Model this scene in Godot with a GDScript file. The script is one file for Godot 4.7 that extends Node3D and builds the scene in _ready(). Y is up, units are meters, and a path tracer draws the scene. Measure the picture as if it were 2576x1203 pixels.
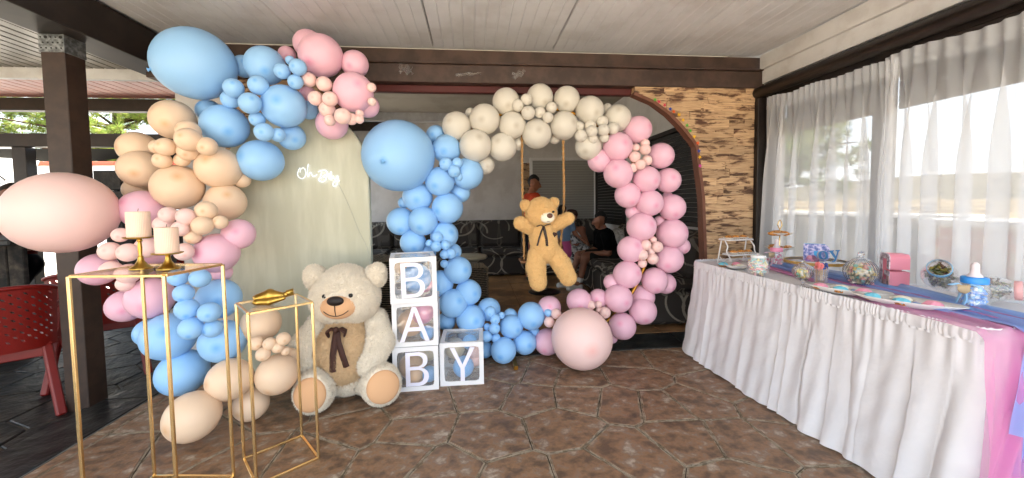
extends Node3D

var rng := RandomNumberGenerator.new()
var M := {}
var used := {}
const DEPTH_WALL := -3.3


func _ready() -> void:
	rng.seed = 11
	# ---- camera, sky, sun, exposure
	var cam := Camera3D.new()
	cam.name = "camera"
	cam.projection = Camera3D.PROJECTION_FRUSTUM
	cam.near = 0.05
	cam.far = 3000.0
	cam.size = 2.0 * 0.05 * 601.5 / 966.0
	cam.frustum_offset = Vector2(0.0, -0.05 * 41.5 / 966.0)
	cam.position = Vector3(0, 1.25, 0)
	cam.basis = Basis(Vector3.UP, deg_to_rad(-5.8)) * Basis(Vector3.RIGHT, deg_to_rad(-2.84)) * Basis(Vector3.BACK, -0.0137)
	add_child(cam)
	var env := Environment.new()
	env.background_mode = Environment.BG_SKY
	var sky := Sky.new()
	var pm := ProceduralSkyMaterial.new()
	pm.sky_top_color = Color(0.72, 0.80, 0.88)
	pm.sky_horizon_color = Color(0.93, 0.935, 0.93)
	pm.sky_curve = 0.12
	pm.ground_bottom_color = Color(0.42, 0.38, 0.33)
	pm.ground_horizon_color = Color(0.62, 0.58, 0.52)
	pm.sky_energy_multiplier = 1.0
	sky.sky_material = pm
	env.sky = sky
	env.tonemap_mode = Environment.TONE_MAPPER_LINEAR
	env.tonemap_exposure = 5.2
	env.sdfgi_enabled = true
	env.ssao_enabled = true
	env.ssil_enabled = true
	var we := WorldEnvironment.new()
	we.name = "world"
	we.environment = env
	add_child(we)
	var sun := DirectionalLight3D.new()
	sun.name = "sun"
	sun.light_energy = 1.5
	sun.light_color = Color(1.0, 0.95, 0.87)
	sun.light_angular_distance = 0.5
	sun.shadow_enabled = true
	sun.look_at_from_position(Vector3(5.0, 10.5, 1.6), Vector3.ZERO)
	add_child(sun)
	make_materials()
	build_setting()
	build_left_terrace()
	build_right_side()
	build_room()
	build_people()
	build_panel_and_sign()
	build_hoop()
	build_balloons()
	build_bears()
	build_letter_boxes()
	build_gold_stands()
	build_dessert_table()
	build_sweets()


# ------------------------------------------------------------------ naming
func numbered(called: String) -> String:
	if not used.has(called):
		used[called] = 0
		return called
	used[called] += 1
	return "%s_%03d" % [called, used[called]]


func tag(o: Node, label: String, category: String, group := "", kind := "") -> Node:
	if label: o.set_meta("label", label)
	if category: o.set_meta("category", category)
	if group: o.set_meta("group", group)
	if kind: o.set_meta("kind", kind)
	return o


func thing(called: String, label: String, category: String, at := Vector3.ZERO, turn := 0.0, group := "") -> Node3D:
	var o := Node3D.new()
	o.name = numbered(called)
	add_child(o)
	o.position = at
	o.rotation.y = turn
	tag(o, label, category, group)
	return o


func structure(called: String) -> Node3D:
	var o := Node3D.new()
	o.name = numbered(called)
	add_child(o)
	o.set_meta("kind", "structure")
	return o


func put(called: String, mesh: Mesh, mat: Material, parent: Node = null, xf := Transform3D.IDENTITY) -> MeshInstance3D:
	var o := MeshInstance3D.new()
	o.mesh = mesh
	o.material_override = mat
	if parent == null:
		o.name = numbered(called)
		add_child(o)
	else:
		var n := called
		var i := 0
		while parent.has_node(NodePath(n)):
			i += 1
			n = "%s_%03d" % [called, i]
		o.name = n
		parent.add_child(o)
	o.transform = xf
	return o


func part(called: String, s: SurfaceTool, mat: Material, parent: Node = null, xf := Transform3D.IDENTITY) -> MeshInstance3D:
	return put(called, done(s), mat, parent, xf)


func done(s: SurfaceTool) -> ArrayMesh:
	s.generate_normals()
	return s.commit()


# ------------------------------------------------------------------ shapes
func st(smooth := false) -> SurfaceTool:
	var s := SurfaceTool.new()
	s.begin(Mesh.PRIMITIVE_TRIANGLES)
	s.set_smooth_group(0 if smooth else -1)
	return s


func poly(s: SurfaceTool, pts: Array, n: Vector3) -> void:
	for i in range(1, pts.size() - 1):
		var a: Vector3 = pts[0]
		var b: Vector3 = pts[i]
		var c: Vector3 = pts[i + 1]
		if (b - a).cross(c - a).dot(n) > 0.0:
			s.add_vertex(a); s.add_vertex(c); s.add_vertex(b)
		else:
			s.add_vertex(a); s.add_vertex(b); s.add_vertex(c)


func box(s: SurfaceTool, c: Vector3, size: Vector3, bevel := 0.0, b := Basis.IDENTITY) -> void:
	var h := size * 0.5
	var ax := [b.x, b.y, b.z]
	if bevel <= 0.0:
		for a in 3:
			for sg in [-1.0, 1.0]:
				var n: Vector3 = ax[a] * sg
				var u: Vector3 = ax[(a + 1) % 3] * h[(a + 1) % 3]
				var v: Vector3 = ax[(a + 2) % 3] * h[(a + 2) % 3]
				var o: Vector3 = c + n * h[a]
				poly(s, [o - u - v, o + u - v, o + u + v, o - u + v], n)
		return
	var P := func(a: int, sx: float, sy: float, sz: float) -> Vector3:
		var d := Vector3(sx * (h.x - bevel), sy * (h.y - bevel), sz * (h.z - bevel))
		d[a] = [sx, sy, sz][a] * h[a]
		return c + b * d
	var sg2 := [-1.0, 1.0]
	for sx in sg2:
		for sy in sg2:
			for sz in sg2:
				poly(s, [P.call(0, sx, sy, sz), P.call(1, sx, sy, sz), P.call(2, sx, sy, sz)], b * Vector3(sx, sy, sz))
	for p in sg2:
		poly(s, [P.call(0, p, -1.0, -1.0), P.call(0, p, 1.0, -1.0), P.call(0, p, 1.0, 1.0), P.call(0, p, -1.0, 1.0)], b.x * p)
		poly(s, [P.call(1, -1.0, p, -1.0), P.call(1, 1.0, p, -1.0), P.call(1, 1.0, p, 1.0), P.call(1, -1.0, p, 1.0)], b.y * p)
		poly(s, [P.call(2, -1.0, -1.0, p), P.call(2, 1.0, -1.0, p), P.call(2, 1.0, 1.0, p), P.call(2, -1.0, 1.0, p)], b.z * p)
		for q in sg2:
			poly(s, [P.call(0, p, q, -1.0), P.call(1, p, q, -1.0), P.call(1, p, q, 1.0), P.call(0, p, q, 1.0)], b * Vector3(p, q, 0))
			poly(s, [P.call(0, p, -1.0, q), P.call(2, p, -1.0, q), P.call(2, p, 1.0, q), P.call(0, p, 1.0, q)], b * Vector3(p, 0, q))
			poly(s, [P.call(1, -1.0, p, q), P.call(2, -1.0, p, q), P.call(2, 1.0, p, q), P.call(1, 1.0, p, q)], b * Vector3(0, p, q))


func span(s: SurfaceTool, lo: Vector3, hi: Vector3, bevel := 0.0) -> void:
	box(s, (lo + hi) * 0.5, (hi - lo).abs(), bevel)


func bar(s: SurfaceTool, a: Vector3, b: Vector3, w: float, d: float, bevel := 0.0) -> void:
	var y := (b - a).normalized()
	var x := Vector3.UP.cross(y)
	if x.length() < 0.01: x = Vector3.RIGHT
	x = x.normalized()
	box(s, (a + b) * 0.5, Vector3(w, a.distance_to(b), d), bevel, Basis(x, y, x.cross(y).normalized()))


# a ring swept along points; radii may be a number or a list; squash widens it along the first side
func tube(s: SurfaceTool, pts: Array, radii: Variant, sides := 10, round_ends := false, flat := 1.0) -> void:
	var P: Array = pts.duplicate()
	var R: Array = []
	for i in P.size(): R.append(radii[i] if radii is Array else radii)
	if round_ends:
		var pre := []
		var prr := []
		var d0: Vector3 = (P[0] - P[1]).normalized()
		var d1: Vector3 = (P[-1] - P[-2]).normalized()
		for k in [88.0, 65.0, 35.0]:
			pre.append(P[0] + d0 * R[0] * sin(deg_to_rad(k)))
			prr.append(R[0] * cos(deg_to_rad(k)))
		var post := []
		var por := []
		for k in [35.0, 65.0, 88.0]:
			post.append(P[-1] + d1 * R[-1] * sin(deg_to_rad(k)))
			por.append(R[-1] * cos(deg_to_rad(k)))
		P = pre + P + post
		R = prr + R + por
	var rings := []
	var n0 := Vector3.ZERO
	for i in P.size():
		var t: Vector3 = (P[mini(i + 1, P.size() - 1)] - P[maxi(i - 1, 0)]).normalized()
		if i == 0:
			n0 = t.cross(Vector3.UP)
			if n0.length() < 0.05: n0 = t.cross(Vector3.RIGHT)
		n0 = (n0 - t * n0.dot(t)).normalized()
		var b0 := t.cross(n0)
		var ring := []
		for k in sides:
			var a := TAU * k / sides
			ring.append(P[i] + (n0 * cos(a) + b0 * sin(a) * flat) * R[i])
		rings.append(ring)
	for i in rings.size() - 1:
		for k in sides:
			var k2 := (k + 1) % sides
			var m: Vector3 = (rings[i][k] + rings[i][k2] + rings[i + 1][k] + rings[i + 1][k2]) * 0.25
			poly(s, [rings[i][k], rings[i][k2], rings[i + 1][k2], rings[i + 1][k]], m - (P[i] + P[i + 1]) * 0.5)
	poly(s, rings[0], P[0] - P[1])
	poly(s, rings[-1], P[-1] - P[-2])


func lathe(s: SurfaceTool, prof: Array, segs := 24, at := Vector3.ZERO, b := Basis.IDENTITY, wave := 0.0, waves := 0) -> void:
	for i in prof.size() - 1:
		var p: Vector2 = prof[i]
		var q: Vector2 = prof[i + 1]
		for k in segs:
			var a0 := TAU * k / segs
			var a1 := TAU * (k + 1) / segs
			var f0 := 1.0 + wave * cos(a0 * waves)
			var f1 := 1.0 + wave * cos(a1 * waves)
			var d0 := Vector3(cos(a0), 0, sin(a0))
			var d1 := Vector3(cos(a1), 0, sin(a1))
			var n := (d0 + d1) * (q.y - p.y) - Vector3.UP * (q.x - p.x) * 2.0
			var pts := [d0 * p.x * f0 + Vector3.UP * p.y, d1 * p.x * f1 + Vector3.UP * p.y, d1 * q.x * f1 + Vector3.UP * q.y, d0 * q.x * f0 + Vector3.UP * q.y]
			if p.x < 0.00001: pts = [pts[0], pts[2], pts[3]]
			elif q.x < 0.00001: pts = [pts[0], pts[1], pts[2]]
			poly(s, pts.map(func(v): return at + b * v), b * n)


func ball(s: SurfaceTool, c: Vector3, r: Vector3, b := Basis.IDENTITY, n := 10) -> void:
	var prof := []
	for i in n + 1:
		var a := PI * i / n - PI / 2
		prof.append(Vector2(maxf(cos(a), 0.0) if i > 0 and i < n else 0.0, sin(a)))
	lathe(s, prof, n * 2, c, b * Basis.from_scale(r))


# an outline in x and y, pushed out from z0 to z1
func prism(s: SurfaceTool, outline: PackedVector2Array, z0: float, z1: float, xf := Transform3D.IDENTITY, chamfer := 0.0) -> void:
	var idx := Geometry2D.triangulate_polygon(outline)
	var zd := signf(z1 - z0)
	var top := outline
	if chamfer > 0.0:
		var off := Geometry2D.offset_polygon(outline, -chamfer)
		if off.size() == 1 and off[0].size() >= 3: top = off[0]
	var idt := Geometry2D.triangulate_polygon(top)
	for i in range(0, idx.size(), 3):
		var t := [outline[idx[i]], outline[idx[i + 1]], outline[idx[i + 2]]]
		poly(s, t.map(func(p): return xf * Vector3(p.x, p.y, z0)), xf.basis * Vector3(0, 0, -zd))
	for i in range(0, idt.size(), 3):
		var t := [top[idt[i]], top[idt[i + 1]], top[idt[i + 2]]]
		poly(s, t.map(func(p): return xf * Vector3(p.x, p.y, z1)), xf.basis * Vector3(0, 0, zd))
	var cw := -1.0 if Geometry2D.is_polygon_clockwise(outline) else 1.0
	var n := outline.size()
	var same := top.size() == n
	var zt := z1 - zd * chamfer if chamfer > 0.0 else z1
	for i in n:
		var a := outline[i]
		var b := outline[(i + 1) % n]
		var nn := xf.basis * (Vector3(b.y - a.y, a.x - b.x, 0) * cw)
		poly(s, [xf * Vector3(a.x, a.y, z0), xf * Vector3(b.x, b.y, z0), xf * Vector3(b.x, b.y, zt), xf * Vector3(a.x, a.y, zt)], nn)
	if chamfer > 0.0:
		for i in top.size():
			var a := top[i]
			var b := top[(i + 1) % top.size()]
			var a2 := near_on(outline, a)
			var b2 := near_on(outline, b)
			poly(s, [xf * Vector3(a2.x, a2.y, zt), xf * Vector3(b2.x, b2.y, zt), xf * Vector3(b.x, b.y, z1), xf * Vector3(a.x, a.y, z1)], xf.basis * (Vector3(b.y - a.y, a.x - b.x, 0) * cw + Vector3(0, 0, zd * 0.1)))


func near_on(outline: PackedVector2Array, p: Vector2) -> Vector2:
	var best := outline[0]
	for q in outline:
		if q.distance_squared_to(p) < best.distance_squared_to(p): best = q
	return best


# a cloth: f(u, v) gives the point, u and v run from 0 to 1
func sheet(nu: int, nv: int, f: Callable, us := 1.0, vs := 1.0) -> ArrayMesh:
	var s := SurfaceTool.new()
	s.begin(Mesh.PRIMITIVE_TRIANGLES)
	for j in nv + 1:
		for i in nu + 1:
			s.set_uv(Vector2(us * i / nu, vs * j / nv))
			s.add_vertex(f.call(float(i) / nu, float(j) / nv))
	for j in nv:
		for i in nu:
			var a := j * (nu + 1) + i
			for k in [a, a + 1, a + nu + 2, a, a + nu + 2, a + nu + 1]: s.add_index(k)
	s.generate_normals()
	return s.commit()


func smin(a: float, b: float, k: float) -> float:
	var h := clampf(0.5 + 0.5 * (b - a) / k, 0.0, 1.0)
	return lerpf(b, a, h) - k * h * (1.0 - h)


# surface nets over tapered capsules [a, b, radius at a, radius at b] joined with a smooth minimum
func body_mesh(bones: Array, cell: float, k: float, tint = null) -> ArrayMesh:
	var lo := Vector3(1e9, 1e9, 1e9)
	var hi := -lo
	for bn in bones:
		for e in 2:
			var r: Vector3 = Vector3.ONE * bn[2 + e]
			lo = lo.min(bn[e] - r)
			hi = hi.max(bn[e] + r)
	lo -= Vector3.ONE * (cell * 2.0 + k)
	hi += Vector3.ONE * (cell * 2.0 + k)
	var nx := int((hi.x - lo.x) / cell) + 2
	var ny := int((hi.y - lo.y) / cell) + 2
	var nz := int((hi.z - lo.z) / cell) + 2
	var f := PackedFloat32Array()
	f.resize(nx * ny * nz)
	f.fill(1.0)
	for bn in bones:
		var a: Vector3 = bn[0]
		var b: Vector3 = bn[1]
		var ra: float = bn[2]
		var rb: float = bn[3]
		var pad := Vector3.ONE * (maxf(ra, rb) + cell * 2.0 + k)
		var l := (a.min(b) - pad - lo) / cell
		var h := (a.max(b) + pad - lo) / cell
		var ab := b - a
		var il := 1.0 / maxf(ab.length_squared(), 1e-9)
		for z in range(maxi(0, int(l.z)), mini(nz, int(h.z) + 2)):
			for y in range(maxi(0, int(l.y)), mini(ny, int(h.y) + 2)):
				var at := (z * ny + y) * nx
				for x in range(maxi(0, int(l.x)), mini(nx, int(h.x) + 2)):
					var p := lo + Vector3(x, y, z) * cell - a
					var t := clampf(p.dot(ab) * il, 0.0, 1.0)
					var d := (p - ab * t).length() - lerpf(ra, rb, t)
					f[at + x] = smin(f[at + x], d, k)
	var verts := PackedVector3Array()
	var norms := PackedVector3Array()
	var cols := PackedColorArray()
	var ids := PackedInt32Array()
	ids.resize(nx * ny * nz)
	ids.fill(-1)
	var sx := 1
	var sy := nx
	var sz := nx * ny
	for z in nz - 1:
		for y in ny - 1:
			for x in nx - 1:
				var i := z * sz + y * sy + x
				var v0 := f[i]
				if v0 > cell * 2.0 or v0 < -cell * 2.0: continue
				var c := [v0, f[i + sx], f[i + sy], f[i + sx + sy], f[i + sz], f[i + sx + sz], f[i + sy + sz], f[i + sx + sy + sz]]
				var neg := 0
				for q in c:
					if q < 0.0: neg += 1
				if neg == 0 or neg == 8: continue
				var sum := Vector3.ZERO
				var cnt := 0
				for e in [[0, 1], [2, 3], [4, 5], [6, 7], [0, 2], [1, 3], [4, 6], [5, 7], [0, 4], [1, 5], [2, 6], [3, 7]]:
					var va: float = c[e[0]]
					var vb: float = c[e[1]]
					if (va < 0.0) != (vb < 0.0):
						var t := va / (va - vb)
						var pa := Vector3(e[0] & 1, (e[0] >> 1) & 1, e[0] >> 2)
						var pb := Vector3(e[1] & 1, (e[1] >> 1) & 1, e[1] >> 2)
						sum += pa.lerp(pb, t)
						cnt += 1
				var pos := lo + (Vector3(x, y, z) + sum / cnt) * cell
				ids[i] = verts.size()
				verts.append(pos)
				var g := Vector3(c[1] + c[3] + c[5] + c[7] - c[0] - c[2] - c[4] - c[6], c[2] + c[3] + c[6] + c[7] - c[0] - c[1] - c[4] - c[5], c[4] + c[5] + c[6] + c[7] - c[0] - c[1] - c[2] - c[3])
				norms.append(g.normalized())
				if tint != null: cols.append(tint.call(pos))
	var idx := PackedInt32Array()
	for z in range(1, nz - 1):
		for y in range(1, ny - 1):
			for x in range(1, nx - 1):
				var i := z * sz + y * sy + x
				if ids[i] < 0: continue
				var v := f[i]
				for e in [[sx, sy, sz], [sy, sz, sx], [sz, sx, sy]]:
					if (v < 0.0) == (f[i + e[0]] < 0.0): continue
					var q := [ids[i], ids[i - e[1]], ids[i - e[1] - e[2]], ids[i - e[2]]]
					if q.min() < 0: continue
					if v < 0.0: q = [q[0], q[3], q[2], q[1]]
					idx.append_array([q[0], q[2], q[1], q[0], q[3], q[2]])
	# clockwise seen from outside
	var arr := []
	arr.resize(Mesh.ARRAY_MAX)
	arr[Mesh.ARRAY_VERTEX] = verts
	arr[Mesh.ARRAY_NORMAL] = norms
	if cols.size(): arr[Mesh.ARRAY_COLOR] = cols
	if idx.size() >= 3:
		var bad := 0
		for t in range(0, idx.size() - 2, maxi(3, (idx.size() / 300) * 3)):
			var fn := (verts[idx[t + 1]] - verts[idx[t]]).cross(verts[idx[t + 2]] - verts[idx[t]])
			bad += 1 if fn.dot(norms[idx[t]]) > 0.0 else -1
		if bad > 0:
			for t in range(0, idx.size(), 3):
				var w := idx[t + 1]
				idx[t + 1] = idx[t + 2]
				idx[t + 2] = w
	arr[Mesh.ARRAY_INDEX] = idx
	var m := ArrayMesh.new()
	m.add_surface_from_arrays(Mesh.PRIMITIVE_TRIANGLES, arr)
	return m


# pile standing on a mesh: many thin blades
func fur(parent: Node, mesh: Mesh, count: int, length: float, width: float, color: Color, mess := 0.7, droop := 0.25, keep = null) -> void:
	var arr := mesh.surface_get_arrays(0)
	var v: PackedVector3Array = arr[Mesh.ARRAY_VERTEX]
	var n: PackedVector3Array = arr[Mesh.ARRAY_NORMAL]
	var idx: PackedInt32Array = arr[Mesh.ARRAY_INDEX] if arr[Mesh.ARRAY_INDEX] != null else PackedInt32Array(range(v.size()))
	var cum := PackedFloat32Array()
	var total := 0.0
	for t in range(0, idx.size(), 3):
		total += (v[idx[t + 1]] - v[idx[t]]).cross(v[idx[t + 2]] - v[idx[t]]).length()
		cum.append(total)
	var spots := []
	var dirs := []
	for k in count:
		var t := cum.bsearch(rng.randf() * total) * 3
		if t + 2 >= idx.size(): continue
		var a := rng.randf()
		var b := rng.randf()
		if a + b > 1.0:
			a = 1.0 - a
			b = 1.0 - b
		var p := v[idx[t]] + (v[idx[t + 1]] - v[idx[t]]) * a + (v[idx[t + 2]] - v[idx[t]]) * b
		if keep != null and not keep.call(p): continue
		spots.append(p)
		dirs.append(n[idx[t]])
	var mm := MultiMesh.new()
	mm.transform_format = MultiMesh.TRANSFORM_3D
	mm.use_colors = true
	mm.mesh = M.blade
	mm.instance_count = spots.size()
	var clump := FastNoiseLite.new()
	clump.frequency = 28.0
	clump.seed = count
	for k in spots.size():
		var p: Vector3 = spots[k]
		var lean := Vector3(clump.get_noise_3d(p.x, p.y, p.z), clump.get_noise_3d(p.y + 7.0, p.z, p.x), clump.get_noise_3d(p.z, p.x + 3.0, p.y)) * 1.5
		var d: Vector3 = dirs[k] + (lean + Vector3(rng.randfn(), rng.randfn(), rng.randfn()) * 0.35) * mess + Vector3.DOWN * droop
		d = d.normalized()
		var side := d.cross(Vector3(rng.randfn(), rng.randfn(), rng.randfn())).normalized()
		var l := length * rng.randf_range(0.6, 1.25)
		mm.set_instance_transform(k, Transform3D(Basis(side * width, d * l, side.cross(d) * width), p - dirs[k] * 0.002))
		var j := rng.randf_range(0.93, 1.05)
		var lc := color.srgb_to_linear()
		mm.set_instance_color(k, Color(minf(lc.r * j, 0.95), minf(lc.g * j, 0.95), minf(lc.b * j, 0.95)))
	var o := MultiMeshInstance3D.new()
	o.name = "fur"
	o.multimesh = mm
	o.material_override = M.fur
	o.set_meta("kind", "stuff")
	parent.add_child(o)


# ------------------------------------------------------------------ materials
func noise_tex(sd: int, freq: float, cols: Array, offs: Array, size := 512, octaves := 5, type := FastNoiseLite.TYPE_SIMPLEX_SMOOTH) -> NoiseTexture2D:
	var t := NoiseTexture2D.new()
	t.width = size
	t.height = size
	t.seamless = true
	var n := FastNoiseLite.new()
	n.noise_type = type
	n.seed = sd
	n.frequency = freq
	n.fractal_octaves = octaves
	n.fractal_gain = 0.6
	t.noise = n
	if cols.size():
		var g := Gradient.new()
		g.offsets = PackedFloat32Array(offs)
		g.colors = PackedColorArray(cols)
		t.color_ramp = g
	return t


func mat(color: Color, rough := 0.6, metal := 0.0, spec := 0.5) -> StandardMaterial3D:
	var m := StandardMaterial3D.new()
	m.albedo_color = color
	m.roughness = rough
	m.metallic = metal
	m.metallic_specular = spec
	return m


func grained(color: Color, rough: float, tex: Texture2D, scale: float, bump: Texture2D = null, bump_cm := 0.0) -> StandardMaterial3D:
	var m := mat(color, rough)
	m.albedo_texture = tex
	m.uv1_triplanar = true
	m.uv1_world_triplanar = true
	m.uv1_scale = Vector3.ONE * scale
	if bump:
		m.heightmap_enabled = true
		m.heightmap_texture = bump
		m.heightmap_scale = bump_cm
	return m


func cloth(color: Color, alpha: float, back := 0.8) -> StandardMaterial3D:
	var m := mat(color, 0.9, 0.0, 0.2)
	if alpha < 1.0:
		m.transparency = BaseMaterial3D.TRANSPARENCY_ALPHA
		m.albedo_color.a = alpha
	m.backlight_enabled = true
	m.backlight = Color(back, back, back)
	m.cull_mode = BaseMaterial3D.CULL_DISABLED
	return m


func glass(alpha := 0.04, thick := false) -> StandardMaterial3D:
	var m := mat(Color(1, 1, 1, alpha), 0.03)
	m.transparency = BaseMaterial3D.TRANSPARENCY_ALPHA
	if thick:
		m.refraction_enabled = true
		m.refraction_scale = 0.05
	return m


func swirl_tex() -> ImageTexture:
	var n := 384
	var im := Image.create(n, n, false, Image.FORMAT_RGB8)
	var r := RandomNumberGenerator.new()
	r.seed = 4
	var rings := []
	for i in 13: rings.append([r.randf(), r.randf(), r.randf_range(0.1, 0.2), r.randf_range(-PI, PI), r.randf_range(2.5, 5.0), r.randf_range(0.006, 0.011)])
	for y in n:
		for x in n:
			var on := false
			for g in rings:
				var dx: float = wrapf(float(x) / n - g[0], -0.5, 0.5)
				var dy: float = wrapf(float(y) / n - g[1], -0.5, 0.5)
				if absf(sqrt(dx * dx + dy * dy * 1.7) - g[2]) < g[5] and absf(wrapf(atan2(dy, dx) - g[3], -PI, PI)) < g[4] * 0.6:
					on = true
					break
			var w := (((x * 7 + y * 13) % 5) - 2) * 0.006
			im.set_pixel(x, y, Color(0.58 + w, 0.55 + w, 0.50 + w) if on else Color(0.27 + w, 0.25 + w, 0.235 + w))
	return ImageTexture.create_from_image(im)


func bark_tex() -> Array:
	var n := 640
	var im := Image.create(n, n, false, Image.FORMAT_RGB8)
	var hm := Image.create(n, n, false, Image.FORMAT_RGB8)
	var a := FastNoiseLite.new()
	a.frequency = 0.012
	a.seed = 3
	var b := FastNoiseLite.new()
	b.frequency = 0.02
	b.seed = 9
	var c := FastNoiseLite.new()
	c.frequency = 0.05
	c.seed = 21
	for y in n:
		for x in n:
			var warp := a.get_noise_2d(x * 0.5, y * 0.9) * 26.0
			var streak := b.get_noise_2d(x * 0.32, (y + warp) * 3.1)
			var patch := a.get_noise_2d(x * 1.0 + 400.0, (y + warp * 0.6) * 1.9)
			var fine := c.get_noise_2d(x * 0.35, y * 2.6)
			var burn := smoothstep(-0.02, 0.42, patch + fine * 0.35)
			var line := smoothstep(0.0, 0.10, 0.075 - absf(streak + 0.12 + fine * 0.05)) * smoothstep(-0.25, 0.15, patch + fine * 0.5)
			var blot := smoothstep(0.30, 0.36, patch * 0.8 + streak * 0.45 + fine * 0.2)
			var dark := clampf(burn * 0.52 + line * 1.1 + blot * 0.5, 0.0, 1.0)
			var base := Color(0.85, 0.71, 0.545).lerp(Color(0.76, 0.61, 0.45), clampf(0.5 + fine * 1.2, 0.0, 1.0))
			im.set_pixel(x, y, base.lerp(Color(0.37, 0.245, 0.165), dark))
			var h := clampf(0.75 - dark * 0.5 + fine * 0.15, 0.0, 1.0)
			hm.set_pixel(x, y, Color(h, h, h))
	return [ImageTexture.create_from_image(im), ImageTexture.create_from_image(hm)]


func make_materials() -> void:
	# a hair or needle: a thin three sided cone that bends forward
	var ba := []
	ba.resize(Mesh.ARRAY_MAX)
	var bv := PackedVector3Array()
	var bn := PackedVector3Array()
	for k in 3:
		var r0 := Vector3(cos(TAU * k / 3.0), 0, sin(TAU * k / 3.0))
		var r1 := Vector3(cos(TAU * (k + 1) / 3.0), 0, sin(TAU * (k + 1) / 3.0))
		bv.append_array([r0 * 0.5, Vector3(0, 1.0, 0.0), r1 * 0.5])
		bn.append_array([(r0 * 0.55 + Vector3.UP).normalized(), ((r0 + r1) * 0.3 + Vector3.UP).normalized(), (r1 * 0.55 + Vector3.UP).normalized()])
	if (bv[1] - bv[0]).cross(bv[2] - bv[0]).dot(bv[0] + bv[2]) > 0.0:
		for k in 3:
			var q := bv[k * 3 + 1]
			var qn := bn[k * 3 + 1]
			bv[k * 3 + 1] = bv[k * 3 + 2]
			bn[k * 3 + 1] = bn[k * 3 + 2]
			bv[k * 3 + 2] = q
			bn[k * 3 + 2] = qn
	ba[Mesh.ARRAY_VERTEX] = bv
	ba[Mesh.ARRAY_NORMAL] = bn
	M.blade = ArrayMesh.new()
	M.blade.add_surface_from_arrays(Mesh.PRIMITIVE_TRIANGLES, ba)
	var f := mat(Color.WHITE, 0.85, 0.0, 0.25)
	f.vertex_color_use_as_albedo = true
	f.backlight_enabled = true
	f.backlight = Color(0.5, 0.5, 0.5)
	M.fur = f
	var bump := noise_tex(5, 0.012, [], [], 512, 6)
	M.bump = bump
	M.stones = []
	for k in 5:
		var t := noise_tex(31 + k, 0.011, [Color(0.38, 0.295, 0.23), Color(0.48, 0.37, 0.28), Color(0.55, 0.415, 0.305), Color(0.51, 0.425, 0.355), Color(0.69, 0.63, 0.56)], [0.22, 0.40, 0.52, 0.64, 0.86], 1024, 8)
		var m := grained(Color.WHITE, 0.5, t, 1.15 + 0.1 * k, bump, 0.8)
		m.uv1_offset = Vector3(0.13 * k, 0.0, 0.31 * k)
		m.uv1_scale = Vector3(0.62, 1.0, 0.75) * (0.9 + 0.08 * k)
		M.stones.append(m)
	M.stone_rim = grained(Color(0.60, 0.545, 0.47), 0.8, noise_tex(9, 0.03, [Color(0.7, 0.66, 0.6), Color(1, 1, 1)], [0.3, 0.6], 256), 2.0)
	M.mortar = grained(Color(0.20, 0.165, 0.14), 0.9, noise_tex(8, 0.03, [Color(0.42, 0.38, 0.33), Color(0.95, 0.9, 0.84)], [0.3, 0.7], 256), 2.0)
	M.slate = grained(Color(0.20, 0.20, 0.195), 0.42, noise_tex(12, 0.01, [Color(0.55, 0.55, 0.55), Color(0.85, 0.84, 0.82), Color(1.0, 1.0, 1.0)], [0.3, 0.55, 0.8]), 0.9, bump, 0.7)
	M.dark_paving = grained(Color(0.175, 0.15, 0.13), 0.55, noise_tex(13, 0.009, [Color(0.45, 0.43, 0.42), Color(1, 1, 1)], [0.3, 0.7]), 1.0, bump, 1.0)
	M.room_tile = grained(Color(0.70, 0.53, 0.36), 0.35, noise_tex(14, 0.01, [Color(0.75, 0.75, 0.75), Color(1, 1, 1)], [0.35, 0.65], 256), 0.8)
	var dirt := noise_tex(15, 0.006, [Color(0.93, 0.925, 0.92), Color(0.98, 0.98, 0.98), Color(1, 1, 1)], [0.25, 0.5, 0.75], 512, 6)
	M.ceiling = grained(Color(0.84, 0.84, 0.845), 0.5, dirt, 0.5)
	M.white_paint = grained(Color(0.88, 0.88, 0.88), 0.55, dirt, 1.0)
	M.beam = grained(Color(0.31, 0.235, 0.20), 0.42, noise_tex(16, 0.012, [Color(0.8, 0.8, 0.8), Color(1, 1, 1)], [0.3, 0.7], 256), 1.2, bump, 0.1)
	M.dark_beam = grained(Color(0.155, 0.115, 0.095), 0.5, noise_tex(17, 0.012, [Color(0.75, 0.75, 0.75), Color(1, 1, 1)], [0.3, 0.7], 256), 1.2)
	M.red_steel = mat(Color(0.33, 0.10, 0.08), 0.5)
	M.post = grained(Color(0.23, 0.165, 0.13), 0.5, noise_tex(18, 0.02, [Color(0.85, 0.85, 0.85), Color(1, 1, 1)], [0.3, 0.7], 256), 1.5)
	M.zinc = grained(Color(0.62, 0.64, 0.65), 0.4, noise_tex(19, 0.03, [Color(0.7, 0.7, 0.7), Color(1, 1, 1)], [0.3, 0.7], 256), 3.0)
	M.zinc.metallic = 0.7
	M.black = mat(Color(0.05, 0.05, 0.05), 0.5)
	M.roof_metal = grained(Color(0.44, 0.42, 0.39), 0.3, dirt, 0.8)
	M.roof_pink = grained(Color(0.83, 0.57, 0.53), 0.4, dirt, 0.8)
	M.wall_grey = grained(Color(0.86, 0.845, 0.83), 0.85, dirt, 0.5)
	M.room_ceiling = grained(Color(0.68, 0.65, 0.60), 0.8, dirt, 0.4)
	var bk := bark_tex()
	M.planks = []
	for k in 4:
		var m := grained(Color(1, 1, 1).darkened(0.05 * k), 0.62, bk[0], 0.75, bk[1], 0.9)
		m.uv1_offset = Vector3(0.27 * k, 0.41 * k, 0)
		m.uv1_scale = Vector3(0.48, 0.8, 0.48)
		M.planks.append(m)
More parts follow.
